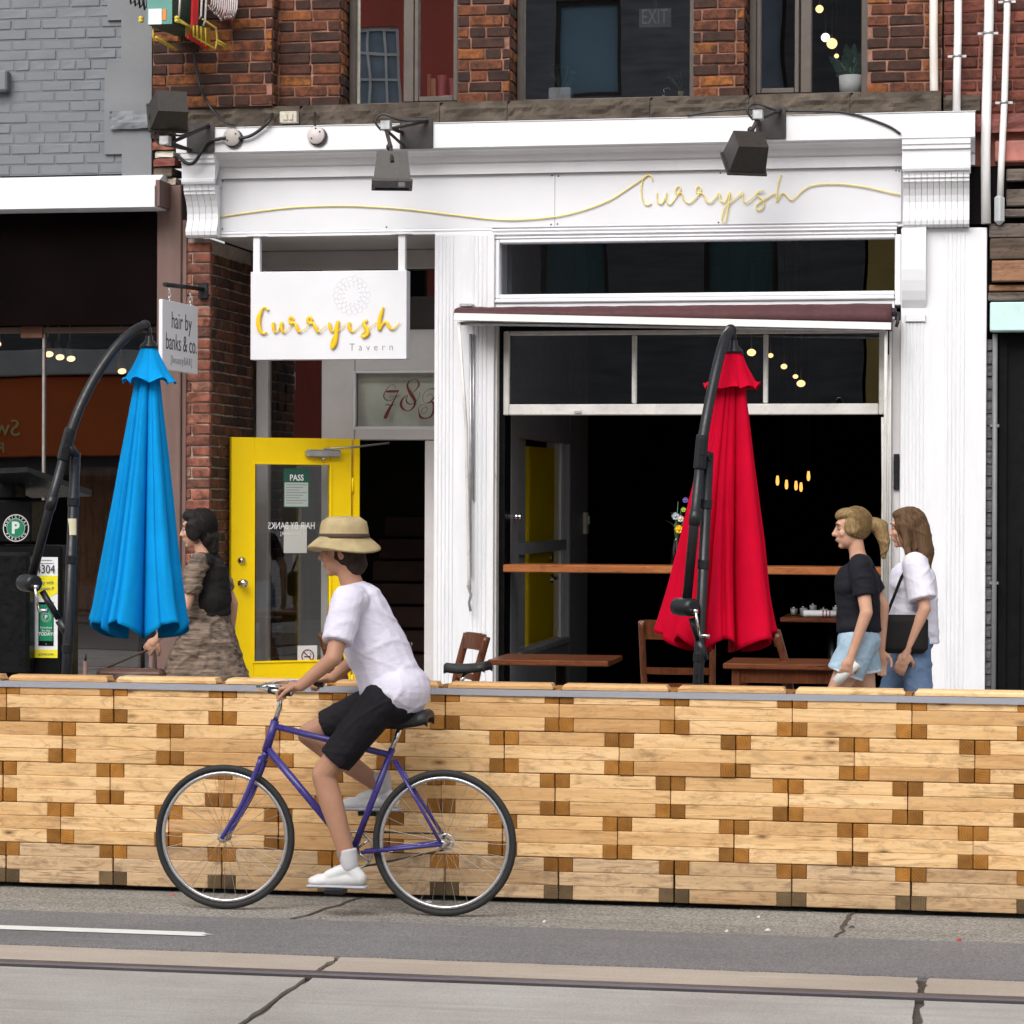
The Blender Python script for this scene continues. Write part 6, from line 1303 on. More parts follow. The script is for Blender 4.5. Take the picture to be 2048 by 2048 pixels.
m.build('leaves', M_leafd, t); m = MB(); m.tube([b_, b_ + Vector((-.01, 0, .12))], .006, 6); m.tube([b_, b_ + Vector((.03, 0, .10))], .005, 6); m.build('stem', M_leaf, t)
a = P(1362, 197, .6); t = thing('twig_plant', (a.x, .6, a.z), 'bare twiggy plant in a small cup upstairs beside the brick pier', 'plant'); MB().lathe([(.018, 0), (.022, .05), (.018, .05)], (a.x, .6, a.z), 14).build('cup', paint('tan_cup', (.42, .32, .2), .7), t)
m = MB(); rr = random.Random(9)
for k in range(6): q_ = Vector((a.x + rr.uniform(-.10, .06), .6, a.z + rr.uniform(.12, .2))); m.tube([(a.x, .6, a.z + .04), ((a.x + q_.x) / 2 + .01, .6, (a.z + .04 + q_.z) / 2), tuple(q_)], .0025, 5); [leafmesh(m, q_, q_ + Vector((rr.uniform(-.03, .03), 0, rr.uniform(-.01, .03))), .006) for _ in range(4)]
m.build('twigs', M_leaf, t)
a = P(1328, 200, .6); t = thing('glass_bottle', (a.x, .6, a.z), 'little clear bottle with a spout upstairs next to the twiggy plant', 'bottle'); MB().lathe([(.026, 0), (.026, .03), (.012, .05), (.006, .07), (.006, .10)], (a.x, .6, a.z), 16).build('bottle', glassy('bottle_glass', (.7, .75, .75), 2.5), t); MB().tube([(a.x, .6, a.z + .08), (a.x + .03, .6, a.z + .085), (a.x + .045, .6, a.z + .07)], .003, 6).build('spout', M_galv, t)
for i, (px, w_, h_, c, lb) in enumerate(((858, .012, .20, (.45, .25, .12), 'long wooden stick standing in the upper window by the pink cups'), (867, .018, .17, (.50, .30, .15), 'short wooden stick standing in the upper window by the pink cups'))):
    a = P(px, 205, .40); MB().box(a.x - w_, a.x + w_, .39, .41, a.z, a.z + h_, b=.003).build('wooden_stick', paint('stick_%d' % i, c, .6), label=lb, cat='stick')
for i, (px, py, r_, h_, lb) in enumerate(((884, 205, .035, .19, 'tall pink stacked cup in the upper window with red reflections'), (906, 205, .03, .17, 'pink cup close to the frame in the upper window with red reflections'))):
    a = P(px, py, .42 + .03 * i); MB().lathe([(r_ * .8, 0), (r_, .04), (r_ * .75, .05), (r_ * .8, h_ * .6), (r_, h_), (r_ * .9, h_)], tuple(a), 18).build('pink_cup', paint('pink_plastic_%d' % i, (.46, .13, .17), .5), label=lb, cat='cup')
a = P(895, 207, .36); MB().lathe([(.03, 0), (.05, .03), (.052, .05), (.046, .05)], tuple(a), 20).build('white_bowl', M_panel, label='white bowl in front of the pink cups upstairs', cat='bowl')
a, b = P(1278, 55, 1.3), P(1342, 16, 1.3); t = thing('exit_sign', ((a.x + b.x) / 2, 1.3, a.z), 'faint grey exit sign hanging inside the wide upper window', 'sign'); MB().box(a.x, b.x, 1.3, 1.33, a.z, b.z).build('plate', paint('dim_sign_plate', (.16, .17, .17), .6), t); text_obj('lettering', 'EXIT', .155, (a.x + .015, 1.2985, a.z + .025), paint('dim_letters', (.42, .43, .42), .6), t, depth=.001, sx=.62); MB().box((a.x + b.x) / 2 - .01, (a.x + b.x) / 2 + .01, 1.31, 1.32, b.z, 7.29).build('hanger', M_blackmetal, t)
for i, (px, py, Y, r_) in enumerate(((1639, 18, 2.2, .030), (1651, 75, 2.4, .034), (1664, 87, 2.0, .040), (1673, 112, 2.6, .018), (1694, 126, 2.8, .014))):
    p = P(px, py, Y); t = thing('globe_lamp', tuple(p), ['warm globe lamp at the top of the third upper window', 'white globe lamp above the rubber plant', 'warm globe lamp just over the rubber plant leaves', 'small warm lamp behind the rubber plant', 'tiny warm lamp glinting between the rubber plant leaves'][i], 'lamp', 'lamps in the third upper window'); MB().ball(p, r_).build('globe', emit('globe_%d' % i, (1, .64, .26) if i != 1 else (1, .92, .8), 1.9), t); MB().cyl(p + Vector((0, 0, r_ * .8)), (p.x, p.y, 7.29), .004, n=6).build('flex', M_cable, t)
# ================================================================ bicycles
M_tyre = paint('tyre_rubber', (.018, .018, .018), .75, var=.2, vs=20); M_rim = paint('alloy_rim', (.55, .55, .56), .3, metal=.8, var=.1); M_spoke = paint('steel_spoke', (.5, .5, .5), .3, metal=.9, bump=0)
M_indigo = paint('indigo_frame_paint', (.045, .035, .20), .3, var=.1, vs=6, bump=0); M_saddle = paint('black_saddle', (.016, .016, .017), .55, var=.2, vs=12, bump=.1)
def bicycle(label, mfr, saddle_z, crank_a):
    """faces +x, rear hub over the origin"""
    t = thing('bicycle', (0, 0, 0), label, 'bicycle', 'bicycles'); r = .335
    RH_, FH, BB = Vector((0, 0, r)), Vector((1.04, 0, r)), Vector((.43, 0, .285)); ST = Vector((.245, 0, .76)); HT, HB = Vector((.80, 0, .88)), Vector((.845, 0, .735))
    m = MB(); m.tube([BB, ST], .0155, 12); m.tube([ST.lerp(BB, .06), HT.lerp(HB, .18)], .0150, 12); m.tube([BB, HB.lerp(HT, .12)], .018, 12); m.tube([HB, HT], .020, 12); m.lathe([(.024, -.035), (.024, .035)], BB, 14, (0, 1, 0))
    for s in (-1, 1):
        m.tube([RH_ + Vector((0, s * .06, 0)), BB + Vector((-.05, s * .03, 0))], .009, 8); m.tube([RH_ + Vector((0, s * .06, 0)), ST + Vector((-.01, s * .016, -.05))], .008, 8)
    m.build('frame', mfr, t)
    m = MB()
    for s in (-1, 1): m.tube(crom([tuple(HB + Vector((.01, s * .045, -.03))), (.93, s * .052, .52), (1.0, s * .052, .40), tuple(FH + Vector((0, s * .052, 0)))], 5), [.013] * 6 + [.011] * 10, 8)
    m.tube([HB + Vector((.01, -.05, -.03)), HB + Vector((.01, .05, -.03))], .016, 8); m.tube([HB, HB + Vector((.01, 0, -.035))], .016, 8); m.build('fork', mfr, t)
    hz = 1.03; m = MB(); m.tube([HT, HT + Vector((-.02, 0, .06)), Vector((.775, 0, hz))], .0125, 10); m.tube([Vector((.775, 0, hz)), Vector((.85, 0, hz + .01))], .014, 10)
    m.tube(crom([(.64, -.29, hz), (.76, -.27, hz + .01), (.84, -.15, hz + .012), (.85, 0, hz + .01), (.84, .15, hz + .012), (.76, .27, hz + .01), (.64, .29, hz)], 6), .011, 10); hb = m.build('handlebar', M_chrome, t)
    for s in (-1, 1): MB().tube([(.645, s * .289, hz + .0005), (.755, s * .272, hz + .0095)], .0165, 12).build('grip', M_saddle, hb)
    for c, nm in ((RH_, 0), (FH, 1)):
        w_ = MB(); w_.tube([c + Vector((math.cos(a) * r * .955, 0, math.sin(a) * r * .955)) for a in [2 * math.pi * k / 64 for k in range(65)]], .0155, 10, cap=False); w_ = w_.build('wheel', M_tyre, t)
        q = MB(); q.tube([c + Vector((math.cos(a) * r * .885, 0, math.sin(a) * r * .885)) for a in [2 * math.pi * k / 64 for k in range(65)]], .010, 8, cap=False, flat=(1, 1)); q.build('rim', M_rim, w_)
        q = MB(); q.lathe([(.012, -.05), (.024, -.035), (.015, -.02), (.015, .02), (.024, .035), (.012, .05)], c, 14, (0, 1, 0)); q.build('hub', M_chrome, w_)
        q = MB()
        for k in range(32):
            a = 2 * math.pi * k / 32; b = a + (.5 if k % 2 else -.5); s = 1 if k % 4 < 2 else -1; q.tube([c + Vector((math.cos(b) * .022, s * .033, math.sin(b) * .022)), c + Vector((math.cos(a) * r * .87, 0, math.sin(a) * r * .87))], .0011, 4, cap=False)
        q.build('spokes', M_spoke, w_)
        if False: q = MB(); a0_, a1_ = (.25, 2.9) if nm == 0 else (.45, 2.35); q.tube([c + Vector((math.cos(a) * (r + .022), 0, math.sin(a) * (r + .022))) for a in [a0_ + (a1_ - a0_) * k / 24 for k in range(25)]], .022, 8, flat=(.25, 1)); q.build('mudguard', M_blackmetal, t)
    ST2 = Vector((.205, 0, saddle_z - .06)); MB().tube([ST + (ST - BB).normalized() * -.03, ST2], .0125, 10).build('seat_post', M_chrome, t)
    # saddle: broad tail, narrow nose
    vs = []; NX = 18; NY = 13
    for i in range(NX + 1):
        f = i / NX; x = .065 + .275 * f; hw = .078 * (1 - f) ** .9 * (1 if f > .06 else .8) + .018 + .012 * math.exp(-((f - .12) / .12) ** 2)
        if f > .97: hw *= .7
        for j in range(NY):
            a = math.pi * j / (NY - 1); y = math.cos(a) * hw; drop = .045 * (1 - math.sin(a)) ** 1.4; z = saddle_z - drop + .020 * (1 - f) ** 2 - .010 * math.sin(math.pi * f) - (.012 if f > .95 else 0) - (.014 if f < .04 else 0); vs.append((x, y, z))
    n0 = len(vs); vs += [(v[0], v[1] * .85, min(v[2], saddle_z) - .022) for v in vs]
    fs = [[i * NY + j, (i + 1) * NY + j, (i + 1) * NY + j + 1, i * NY + j + 1] for i in range(NX) for j in range(NY - 1)]; fs += [[n0 + k for k in f][::-1] for f in fs]
    bd = [i * NY for i in range(NX + 1)] + [NX * NY + j for j in range(1, NY)] + [i * NY + NY - 1 for i in range(NX - 1, -1, -1)] + [j for j in range(NY - 2, 0, -1)]
    fs += [[bd[k], bd[(k + 1) % len(bd)], n0 + bd[(k + 1) % len(bd)], n0 + bd[k]] for k in range(len(bd))]
    m = MB(); m.add(vs, fs, True); sd_ = m.build('saddle', M_saddle, t)
    m = MB()
    for s in (-1, 1): m.tube(crom([(.09, s * .04, saddle_z - .035), (.17, s * .022, saddle_z - .062), (.24, s * .02, saddle_z - .06), (.315, s * .010, saddle_z - .03)], 5), .0045, 6)
    m.lathe([(.02, -.02), (.02, .02)], (.205, 0, saddle_z - .062), 10, (0, 1, 0)); m.build('saddle_rails', M_blackmetal, sd_)
    m = MB(); m.tube([BB + Vector((math.cos(a) * .085, -.042, math.sin(a) * .085)) for a in [2 * math.pi * k / 32 for k in range(33)]], .006, 6, cap=False)
    for k in range(5): a = 2 * math.pi * k / 5; m.tube([BB + Vector((0, -.042, 0)), BB + Vector((math.cos(a) * .085, -.042, math.sin(a) * .085))], .006, 6)
    m.tube([RH_ + Vector((math.cos(a) * .035, -.042, math.sin(a) * .035)) for a in [2 * math.pi * k / 18 for k in range(19)]], .006, 6, cap=False); m.build('chainring', M_rim, t)
    m = MB()
    for s in (1, -1): m.tube([BB + Vector((0, -.042, s * .085)), RH_ + Vector((0, -.042, s * .036))], .0045, 5)
    m.build('chain', M_rusty, t)
    m = MB(); peds = []
    for s, a in ((1, crank_a), (-1, crank_a + math.pi)):
        e = BB + Vector((math.cos(a) * .17, s * .075, math.sin(a) * .17)); m.tube([BB + Vector((0, s * .05, 0)), BB + Vector((math.cos(a) * .02, s * .062, math.sin(a) * .02)), e], .010, 8); peds.append(e + Vector((0, s * .055, 0)))
    cr_ = m.build('crank', M_chrome, t)
    for p, s in zip(peds, (1, -1)): MB().box(p.x - .045, p.x + .045, p.y - .04, p.y + .04, p.z - .012, p.z + .012, b=.004).build('pedal', M_blackmetal, cr_)
    return t, peds
YC = -6.15
bk, peds = bicycle('indigo bicycle ridden along the gutter in front of the timber barrier', M_indigo, .93, -1.30)
XB = PX(888, YC, 1830); WB = Matrix.Translation((XB, YC, -.003)) @ Matrix.Rotation(math.pi, 4, 'Z')
bk.matrix_basis = WB
b2, _ = bicycle('black bicycle parked on the pavement by the varnished table, its saddle showing', M_blackmetal, .93, .5)
for o in children(b2): pass
sp = P(938, 1322, -2.75)
b2.matrix_basis = Matrix.Translation((sp.x + .18, -2.75, GZ + (sp.z - GZ - .93))) @ Matrix.Rotation(math.pi - .12, 4, 'Z')
if b2.matrix_basis.translation.z > GZ or True:
    b2.matrix_basis = Matrix.Translation((sp.x + .18, -2.75, GZ)) @ Matrix.Rotation(math.pi - .12, 4, 'Z') @ Matrix.Diagonal((1, 1, (sp.z - GZ) / .945, 1))
MB().tube([tuple(b2.matrix_basis @ Vector((.40, .04, .28))), tuple(b2.matrix_basis @ Vector((.32, .20, .004 / 1)))], .008, 6).build('kickstand', M_blackmetal)
ks = bpy.data.objects['kickstand']; ks.parent = b2; ks.matrix_parent_inverse = b2.matrix_basis.inverted()

# ================================================================ people
def capsule(m, p0, r0_, p1, r1_, flat0=False, flat1=False, n=16):
    p0, p1 = Vector(p0), Vector(p1); L = (p1 - p0).length; pr = []
    pr += [(.0, 0)] if flat0 else [(r0_ * math.sin(a), -r0_ * math.cos(a)) for a in (0.05, .4, .8, 1.2)]
    pr += [(r0_, 0), (r1_, L)]
    pr += [(.0, L)] if flat1 else [(r1_ * math.cos(a), L + r1_ * math.sin(a)) for a in (.4, .8, 1.2, 1.52)]
    m.lathe(pr, p0, n, p1 - p0)
def ellip(m, c, rad, rot=None):
    s = MB(); s.ball((0, 0, 0), 1, 20, 14); M_ = Matrix.Translation(Vector(c)) @ (rot or Matrix()) @ Matrix.Diagonal((*rad, 1)); m.add(s.v, s.f, True, M_)
def soft(name, m, voxel, mat, parent, world, it=3, wrinkle=0, wseed=0):
    """union of overlapping solids as one smooth skin"""
    me = bpy.data.meshes.new(name); me.from_pydata([tuple(v) for v in m.v], [], m.f)
    bm = bmesh.new(); bm.from_mesh(me); bmesh.ops.recalc_face_normals(bm, faces=bm.faces); bm.to_mesh(me); bm.free()
    o = bpy.data.objects.new(name, me); col.objects.link(o)
    rm_ = o.modifiers.new('r', 'REMESH'); rm_.mode = 'VOXEL'; rm_.voxel_size = voxel; rm_.use_smooth_shade = True
    sm_ = o.modifiers.new('s', 'SMOOTH'); sm_.factor = .5; sm_.iterations = it
    me2 = bpy.data.meshes.new_from_object(o.evaluated_get(bpy.context.evaluated_depsgraph_get())); bpy.data.objects.remove(o); bpy.data.meshes.remove(me)
    if wrinkle:
        no = [v.normal.copy() for v in me2.vertices]
        for v, n_ in zip(me2.vertices, no):
            c = v.co; a_ = mnoise.noise((c.x * 5 + c.z * 4, c.y * 4, c.z * 6 + wseed)); b_ = mnoise.noise((c.x * 4 - c.z * 7, c.y * 7 + wseed, c.z * 5)); d = max(0, 1 - abs(a_) * 6) + .7 * max(0, 1 - abs(b_) * 7); v.co = c + n_ * d * wrinkle * .8
    me2.materials.append(mat); me2.name = name
    return reg(bpy.data.objects.new(name, me2), parent, world)
def skin_mat(name, c):
    s = NT(name); v = s.pos(); s.color(s.ramp(s.noise(v, 9, 4), [(.3, tuple(k * .88 for k in c)), (.7, tuple(min(1, k * 1.08) for k in c))])); s.set(.5, 0, .35); s.b.inputs['Subsurface Weight'].default_value = .08; s.b.inputs['Subsurface Radius'].default_value = (.02, .008, .004); s.bump(s.noise(v, 160, 2), .08, .002); return s.m
def fabric(name, c, st=(1, 1, 1), var=.12, c2=None, sc=5.0, bump=.25):
    s = NT(name); v = s.pos(st); s.color(s.ramp(s.noise(v, sc, 4, .65), [(.32, c2 or tuple(k * (1 - var) for k in c)), (.68, tuple(min(1, k * (1 + var)) for k in c))])); s.bump(s.noise(s.pos((1, 1, 1.6)), 26, 4), bump, .008); return s.set(.85, 0, .2)
def hair_mat(name, c, ax=(30, 30, 2)):
    s = NT(name); v = s.pos(ax); n_ = s.noise(v, 3.5, 4, .7); s.color(s.ramp(n_, [(.3, tuple(k * .45 for k in c)), (.7, tuple(min(1, k * 1.35) for k in c))])); s.bump(n_, .7, .008); return s.set(.6, 0, .2)
M_skin = skin_mat('light_skin', (.56, .31, .21)); M_skin2 = skin_mat('tan_skin', (.42, .22, .14)); M_lip = skin_mat('lip', (.42, .19, .14)); M_eyew = paint('eye_white', (.24, .18, .155), .25, bump=0); M_eyed = paint('eye_dark', (.03, .018, .012), .15, bump=0)
def head(m, c, tilt=0.0, turn=0.0):
    c = Vector(c); Q = Matrix.Translation(c) @ Matrix.Rotation(turn, 4, 'Z') @ Matrix.Rotation(tilt, 4, 'Y')
    def e(p, r): ellip(m, Q @ Vector(p), r, (Q.to_3x3()).to_4x4())
    def k(a, r0_, b, r1_): capsule(m, Q @ Vector(a), r0_, Q @ Vector(b), r1_, n=10)
    e((-.012, 0, .022), (.094, .074, .098)); e((.022, 0, -.045), (.062, .056, .068)); e((.060, 0, -.094), (.022, .024, .018)); e((.050, 0, -.02), (.040, .052, .05)); e((.074, 0, .036), (.016, .046, .016))
    k((.084, 0, .016), .008, (.105, 0, -.026), .0125); e((.088, .013, -.030), (.011, .009, .008)); e((.088, -.013, -.030), (.011, .009, .008)); e((.083, 0, -.054), (.012, .023, .007)); e((.082, 0, -.066), (.011, .020, .007))
    for s in (-1, 1): e((-.012, s * .076, -.012), (.017, .008, .030)); e((.055, s * .040, -.022), (.022, .020, .022))
    return Q
def face_parts(parent, Q, world):
    for s in (-1, 1):
        m = MB(); m.ball(Q @ Vector((.0705, s * .031, .006)), .0118); e = m.build('eye', M_eyew, parent, world)
        m = MB(); m.ball(Q @ Vector((.0780, s * .0318, .006)), .0062); m.build('iris', M_eyed, e, world)
        m = MB(); m.tube([Q @ Vector((.083, s * .012, .030)), Q @ Vector((.087, s * .030, .036)), Q @ Vector((.074, s * .050, .030))], [.003, .0045, .0025], 6); m.build('eyebrow', M_eyed, parent, world)
    m = MB(); m.tube([Q @ Vector((.080, -.022, -.060)), Q @ Vector((.0945, 0, -.059)), Q @ Vector((.080, .022, -.060))], [.002, .0048, .002], 8); m.build('lips', M_lip, parent, world)
def hand(m, wrist, d, pn, curl, side=1, size=1.0, spread=.0):
    """palm plus five separate fingers; d along the hand, pn out of the palm; curl radians per joint"""
    wrist, d, pn = Vector(wrist), Vector(d).normalized(), Vector(pn); pn = (pn - d * pn.dot(d)).normalized(); sd = d.cross(pn) * side; s = size
    capsule(m, wrist, .023 * s, wrist + d * .045 * s, .026 * s); Rm = Matrix((sd, d, pn)).transposed().to_4x4(); ellip(m, wrist + d * .058 * s, (.041 * s, .046 * s, .017 * s), Rm)
    for i, (off, L, c_) in enumerate(((.030, .072, curl), (.010, .080, curl * 1.05), (-.011, .075, curl * 1.1), (-.030, .060, curl * 1.15))):
        p = wrist + d * .090 * s + sd * off * s; a = spread * off; dd = (d + sd * a).normalized()
        for j, f in enumerate((.42, .32, .26)):
            th = c_ * (j + .6); dj = dd * math.cos(th) + pn * math.sin(th); q = p + dj * L * f * s; capsule(m, p, (.0094 - .0008 * j) * s, q, (.0088 - .0009 * j) * s, n=10); p = q
    p = wrist + d * .030 * s + sd * .030 * s; dj = (d * .6 + sd * .65 + pn * .35).normalized()
    for j, L in enumerate((.040, .032, .026)):
        q = p + dj * L * s; capsule(m, p, (.012 - .001 * j) * s, q, (.011 - .0012 * j) * s, n=10); p = q; dj = (dj + d * .30 + pn * .40 - sd * .35).normalized()
def limb(m, a, b, c, r): capsule(m, a, r[0], b, r[1]); capsule(m, b, r[1], c, r[2])
def leg(m, hip, knee, ank, s=1.0):
    hip, knee, ank = Vector(hip), Vector(knee), Vector(ank); capsule(m, hip, .082 * s, knee, .054 * s); capsule(m, knee, .054 * s, knee.lerp(ank, .28), .056 * s); capsule(m, knee.lerp(ank, .28), .056 * s, ank, .034 * s)
def foot(m, ank, toe, w_=.036):
    ank, toe = Vector(ank), Vector(toe); d = toe - ank; heel = ank + Vector((-.045 * (1 if d.x >= 0 else -1), 0, -.045)); capsule(m, ank, .034, heel, .034); capsule(m, heel, .033, toe, .030); capsule(m, ank, .032, toe.lerp(ank, .35), .030); ellip(m, toe + Vector((0, 0, -.002)), (.05, w_ + .004, .026))

def strands(parent, Q, c, rad, gather, n, mat, world, seed, drop=0.0):
    """loose hairs laid over a head of hair towards a gathering point"""
    rr = random.Random(seed); m = MB(); c = Vector(c); g = Vector(gather)
    for _ in range(n):
        u = Vector((rr.gauss(-.15, .7), rr.gauss(0, .8), rr.gauss(.55, .5))).normalized(); pts = []; p = u
        for k in range(8):
            q = Vector((p.x * rad[0], p.y * rad[1], p.z * rad[2])) * (1.02 + .025 * rr.random()); pts.append(Q @ (c + q + Vector((0, 0, -drop * k * k / 49))))
            t_ = (g - (c + q)); t_ = Vector((t_.x / rad[0], t_.y / rad[1], t_.z / rad[2])); t_ = t_ - p * t_.dot(p)
            if t_.length < .05: break
            p = (p + t_.normalized() * .17).normalized()
        if len(pts) > 2: m.tube(pts, [.0011] * (len(pts) - 1) + [.0004], 4, cap=False)
    return m.build('hair_strands', mat, parent, world, kind='stuff')
# ---- cyclist
W = WB
cy = thing('person', tuple(W @ Vector((.3, 0, 0))), 'cyclist in tan sun hat, loose lilac white shirt and black shorts riding the indigo bicycle', 'person')
hip, sh, nk, hc = Vector((.25, 0, 1.01)), Vector((.415, 0, 1.455)), Vector((.445, 0, 1.53)), Vector((.485, 0, 1.665))
hl, hr = Vector((.27, .10, .985)), Vector((.27, -.10, .985)); pl_, prr = peds
al, ar = Vector((pl_.x - .06, .115, pl_.z + .115)), Vector((prr.x - .07, -.115, prr.z + .115))
def knee_of(h, a, L1=.435, L2=.43):
    d = a - h; D = min(d.length, L1 + L2 - .004); x = (L1 * L1 - L2 * L2 + D * D) / (2 * D); k = math.sqrt(max(0, L1 * L1 - x * x)); e = d.normalized(); up = Vector((1, 0, .25)); n_ = (up - e * up.dot(e)).normalized(); return h + e * x + n_ * k
kl, kr = knee_of(hl, al), knee_of(hr, ar)
body = MB(); ellip(body, hip, (.12, .155, .12)); capsule(body, hip, .115, hip.lerp(sh, .55), .112); capsule(body, hip.lerp(sh, .5), .112, sh + Vector((0, 0, -.06)), .118); capsule(body, sh + Vector((0, -.12, -.01)), .062, sh + Vector((0, .12, -.01)), .062); capsule(body, sh, .06, nk, .052); capsule(body, nk, .052, hc + Vector((-.015, 0, -.05)), .050)
leg(body, hl, kl, al); leg(body, hr, kr, ar)
HQ = head(body, hc, .08)
arms = []
for s in (1, -1):
    S = sh + Vector((0, s * .175, -.015)); Wt = Vector((.600, s * .298, 1.062)); el = S.lerp(Wt, .52) + Vector((-.06, s * .055, -.055)); capsule(body, S, .050, el, .038); capsule(body, el, .038, Wt, .026); hand(body, Wt, (.86, -s * .14, -.12), (-.10, 0, -1), 1.02, side=s, size=.95); arms.append((S, el, Wt))
soft('body', body, .0055, M_skin2, cy, W, 3); face_parts(cy, HQ, W)
m = MB(); tz = Vector((0, 0, 0))
capsule(m, hip + Vector((-.015, 0, .0)), .150, hip.lerp(sh, .5) + Vector((-.012, 0, 0)), .140, flat0=False); capsule(m, hip.lerp(sh, .45), .142, sh + Vector((-.01, 0, -.07)), .140); capsule(m, sh + Vector((-.005, -.13, -.018)), .078, sh + Vector((-.005, .13, -.018)), .078); ellip(m, hip + Vector((-.03, 0, .02)), (.15, .185, .13)); capsule(m, sh + Vector((.005, 0, -.01)), .075, nk + Vector((-.008, 0, -.015)), .062, flat1=True)
for S, el, Wt in arms: capsule(m, S, .074, S.lerp(el, .72), .070, flat1=True)
soft('shirt', m, .007, fabric('lilac_white_cotton', (.66, .63, .74), var=.08, bump=.6), cy, W, 4, .006, 3)
m = MB(); ellip(m, hip + Vector((.0, 0, -.035)), (.142, .172, .115))
for h, k in ((hl, kl), (hr, kr)): capsule(m, h, .098, h.lerp(k, .80), .080, flat1=True)
soft('shorts', m, .007, fabric('black_shorts_cloth', (.012, .011, .014), bump=.5), cy, W, 3, .006, 5)
for nm, a, p in (('shoe', al, pl_), ('shoe', ar, prr)):
    m = MB(); foot(m, a + Vector((0, 0, -.012)), Vector((p.x + .085, a.y, p.z + .042)), .040); sh_ = soft(nm, m, .006, paint('white_trainer', (.66, .66, .66), .6, var=.08), cy, W, 2)
    m = MB(); m.box(a.x - .085, p.x + .135, a.y - .044, a.y + .044, p.z + .0125, p.z + .026, b=.006); m.build('sole', paint('grey_sole', (.4, .4, .42), .7), sh_, W)
    m = MB(); capsule(m, a + Vector((0, 0, .0)), .041, a + Vector((.01, 0, .075)), .043, flat1=True); soft('sock', m, .006, fabric('pale_sock', (.55, .54, .56)), cy, W, 2)
m = MB(); Q = HQ
ellip(m, Q @ Vector((-.030, 0, .012)), (.086, .082, .10)); ellip(m, Q @ Vector((-.060, 0, -.06)), (.052, .066, .06)); soft('hair', m, .006, hair_mat('dark_brown_hair', (.030, .018, .012)), cy, W, 3, .004)
hm = MB(); prof = [(.168, -.040), (.165, -.030), (.138, -.006), (.114, .012), (.110, .060), (.103, .090), (.072, .112), (.001, .116)]; inn = [(.001, .106), (.066, .102), (.096, .082), (.104, .055), (.107, .006), (.136, -.012), (.166, -.042)]
hm.lathe(prof + inn[0:], (0, 0, 0), 40); QH = Q @ Matrix.Translation((-.012, 0, .045)) @ Matrix.Rotation(-.08, 4, 'Y')
hm.v = [tuple(QH @ Vector((v[0] * 1.02, v[1] * .9, v[2] + .012 * math.sin(2 * math.atan2(v[1], v[0])) * (1 if abs(v[0]) + abs(v[1]) > .15 else 0)))) for v in hm.v]
hat = hm.build('sun_hat', paint('tan_straw', (.40, .31, .16), .8, var=.15, vs=20, bump=.5, bs=70), cy, W)
m = MB(); m.tube([QH @ Vector((math.cos(a) * .115, math.sin(a) * .1015, .024)) for a in [2 * math.pi * k / 40 for k in range(41)]], .013, 6, flat=(.9, .35)); m.build('hat_band', paint('brown_band', (.06, .035, .02), .7), hat, W)

# ---- pedestrians, all walking to the left
def walker(label, X, Y, hgt, mskin, pose):
    W = Matrix.Translation((X, Y, GZ)) @ Matrix.Rotation(math.pi + pose.get('turn', 0), 4, 'Z') @ Matrix.Scale(hgt / 1.70, 4)
    t = thing('person', (X, Y, GZ), label, 'person', 'people walking past'); m = MB()
    pel, ch, shd, nk, hc = Vector((0, 0, .95)), Vector((.0, 0, 1.22)), Vector((.0, 0, 1.395)), Vector((.012, 0, 1.455)), Vector((.045, 0, 1.588))
    ellip(m, pel, (.105, .155, .11)); capsule(m, pel, .108, (.005, 0, 1.10), .098); capsule(m, (.005, 0, 1.10), .098, (.01, 0, 1.27), .108); capsule(m, (-.005, -.115, 1.385), .054, (-.005, .115, 1.385), .054); ellip(m, (.055, 0, 1.25), (.075, .125, .06)); capsule(m, shd, .055, nk, .047); capsule(m, nk, .047, hc + Vector((-.02, 0, -.06)), .046)
    L = {}
    for s, nm in ((1, 'l'), (-1, 'r')):
        h = Vector((0, s * .088, .92)); k, a = [Vector(v) for v in pose['leg_' + nm]]; k.y = s * .09; a.y = s * .085; leg(m, h, k, a); L[nm] = (h, k, a)
        S = Vector((-.01, s * .165, 1.375)); e, w_ = [Vector(v) for v in pose['arm_' + nm]]; capsule(m, S, .047, e, .036); capsule(m, e, .037, w_, .024); d = w_ - e; hand(m, w_, d, pose.get('palm_' + nm, (0, -s, 0)), pose.get('curl_' + nm, .35), side=pose.get('hs_' + nm, s)); L['a' + nm] = (S, e, w_)
    Q = head(m, hc, .06, pose.get('hturn', 0)); soft('body', m, pose.get('vox', .006), mskin, t, W, 3); face_parts(t, Q, W)
    for nm in 'lr':
        h, k, a = L[nm]; m = MB(); foot(m, a + Vector((0, 0, -.01)), a + Vector((.14, 0, -.058))); soft('shoe', m, .008, pose['shoe'], t, W, 2)
    return t, W, Q, L
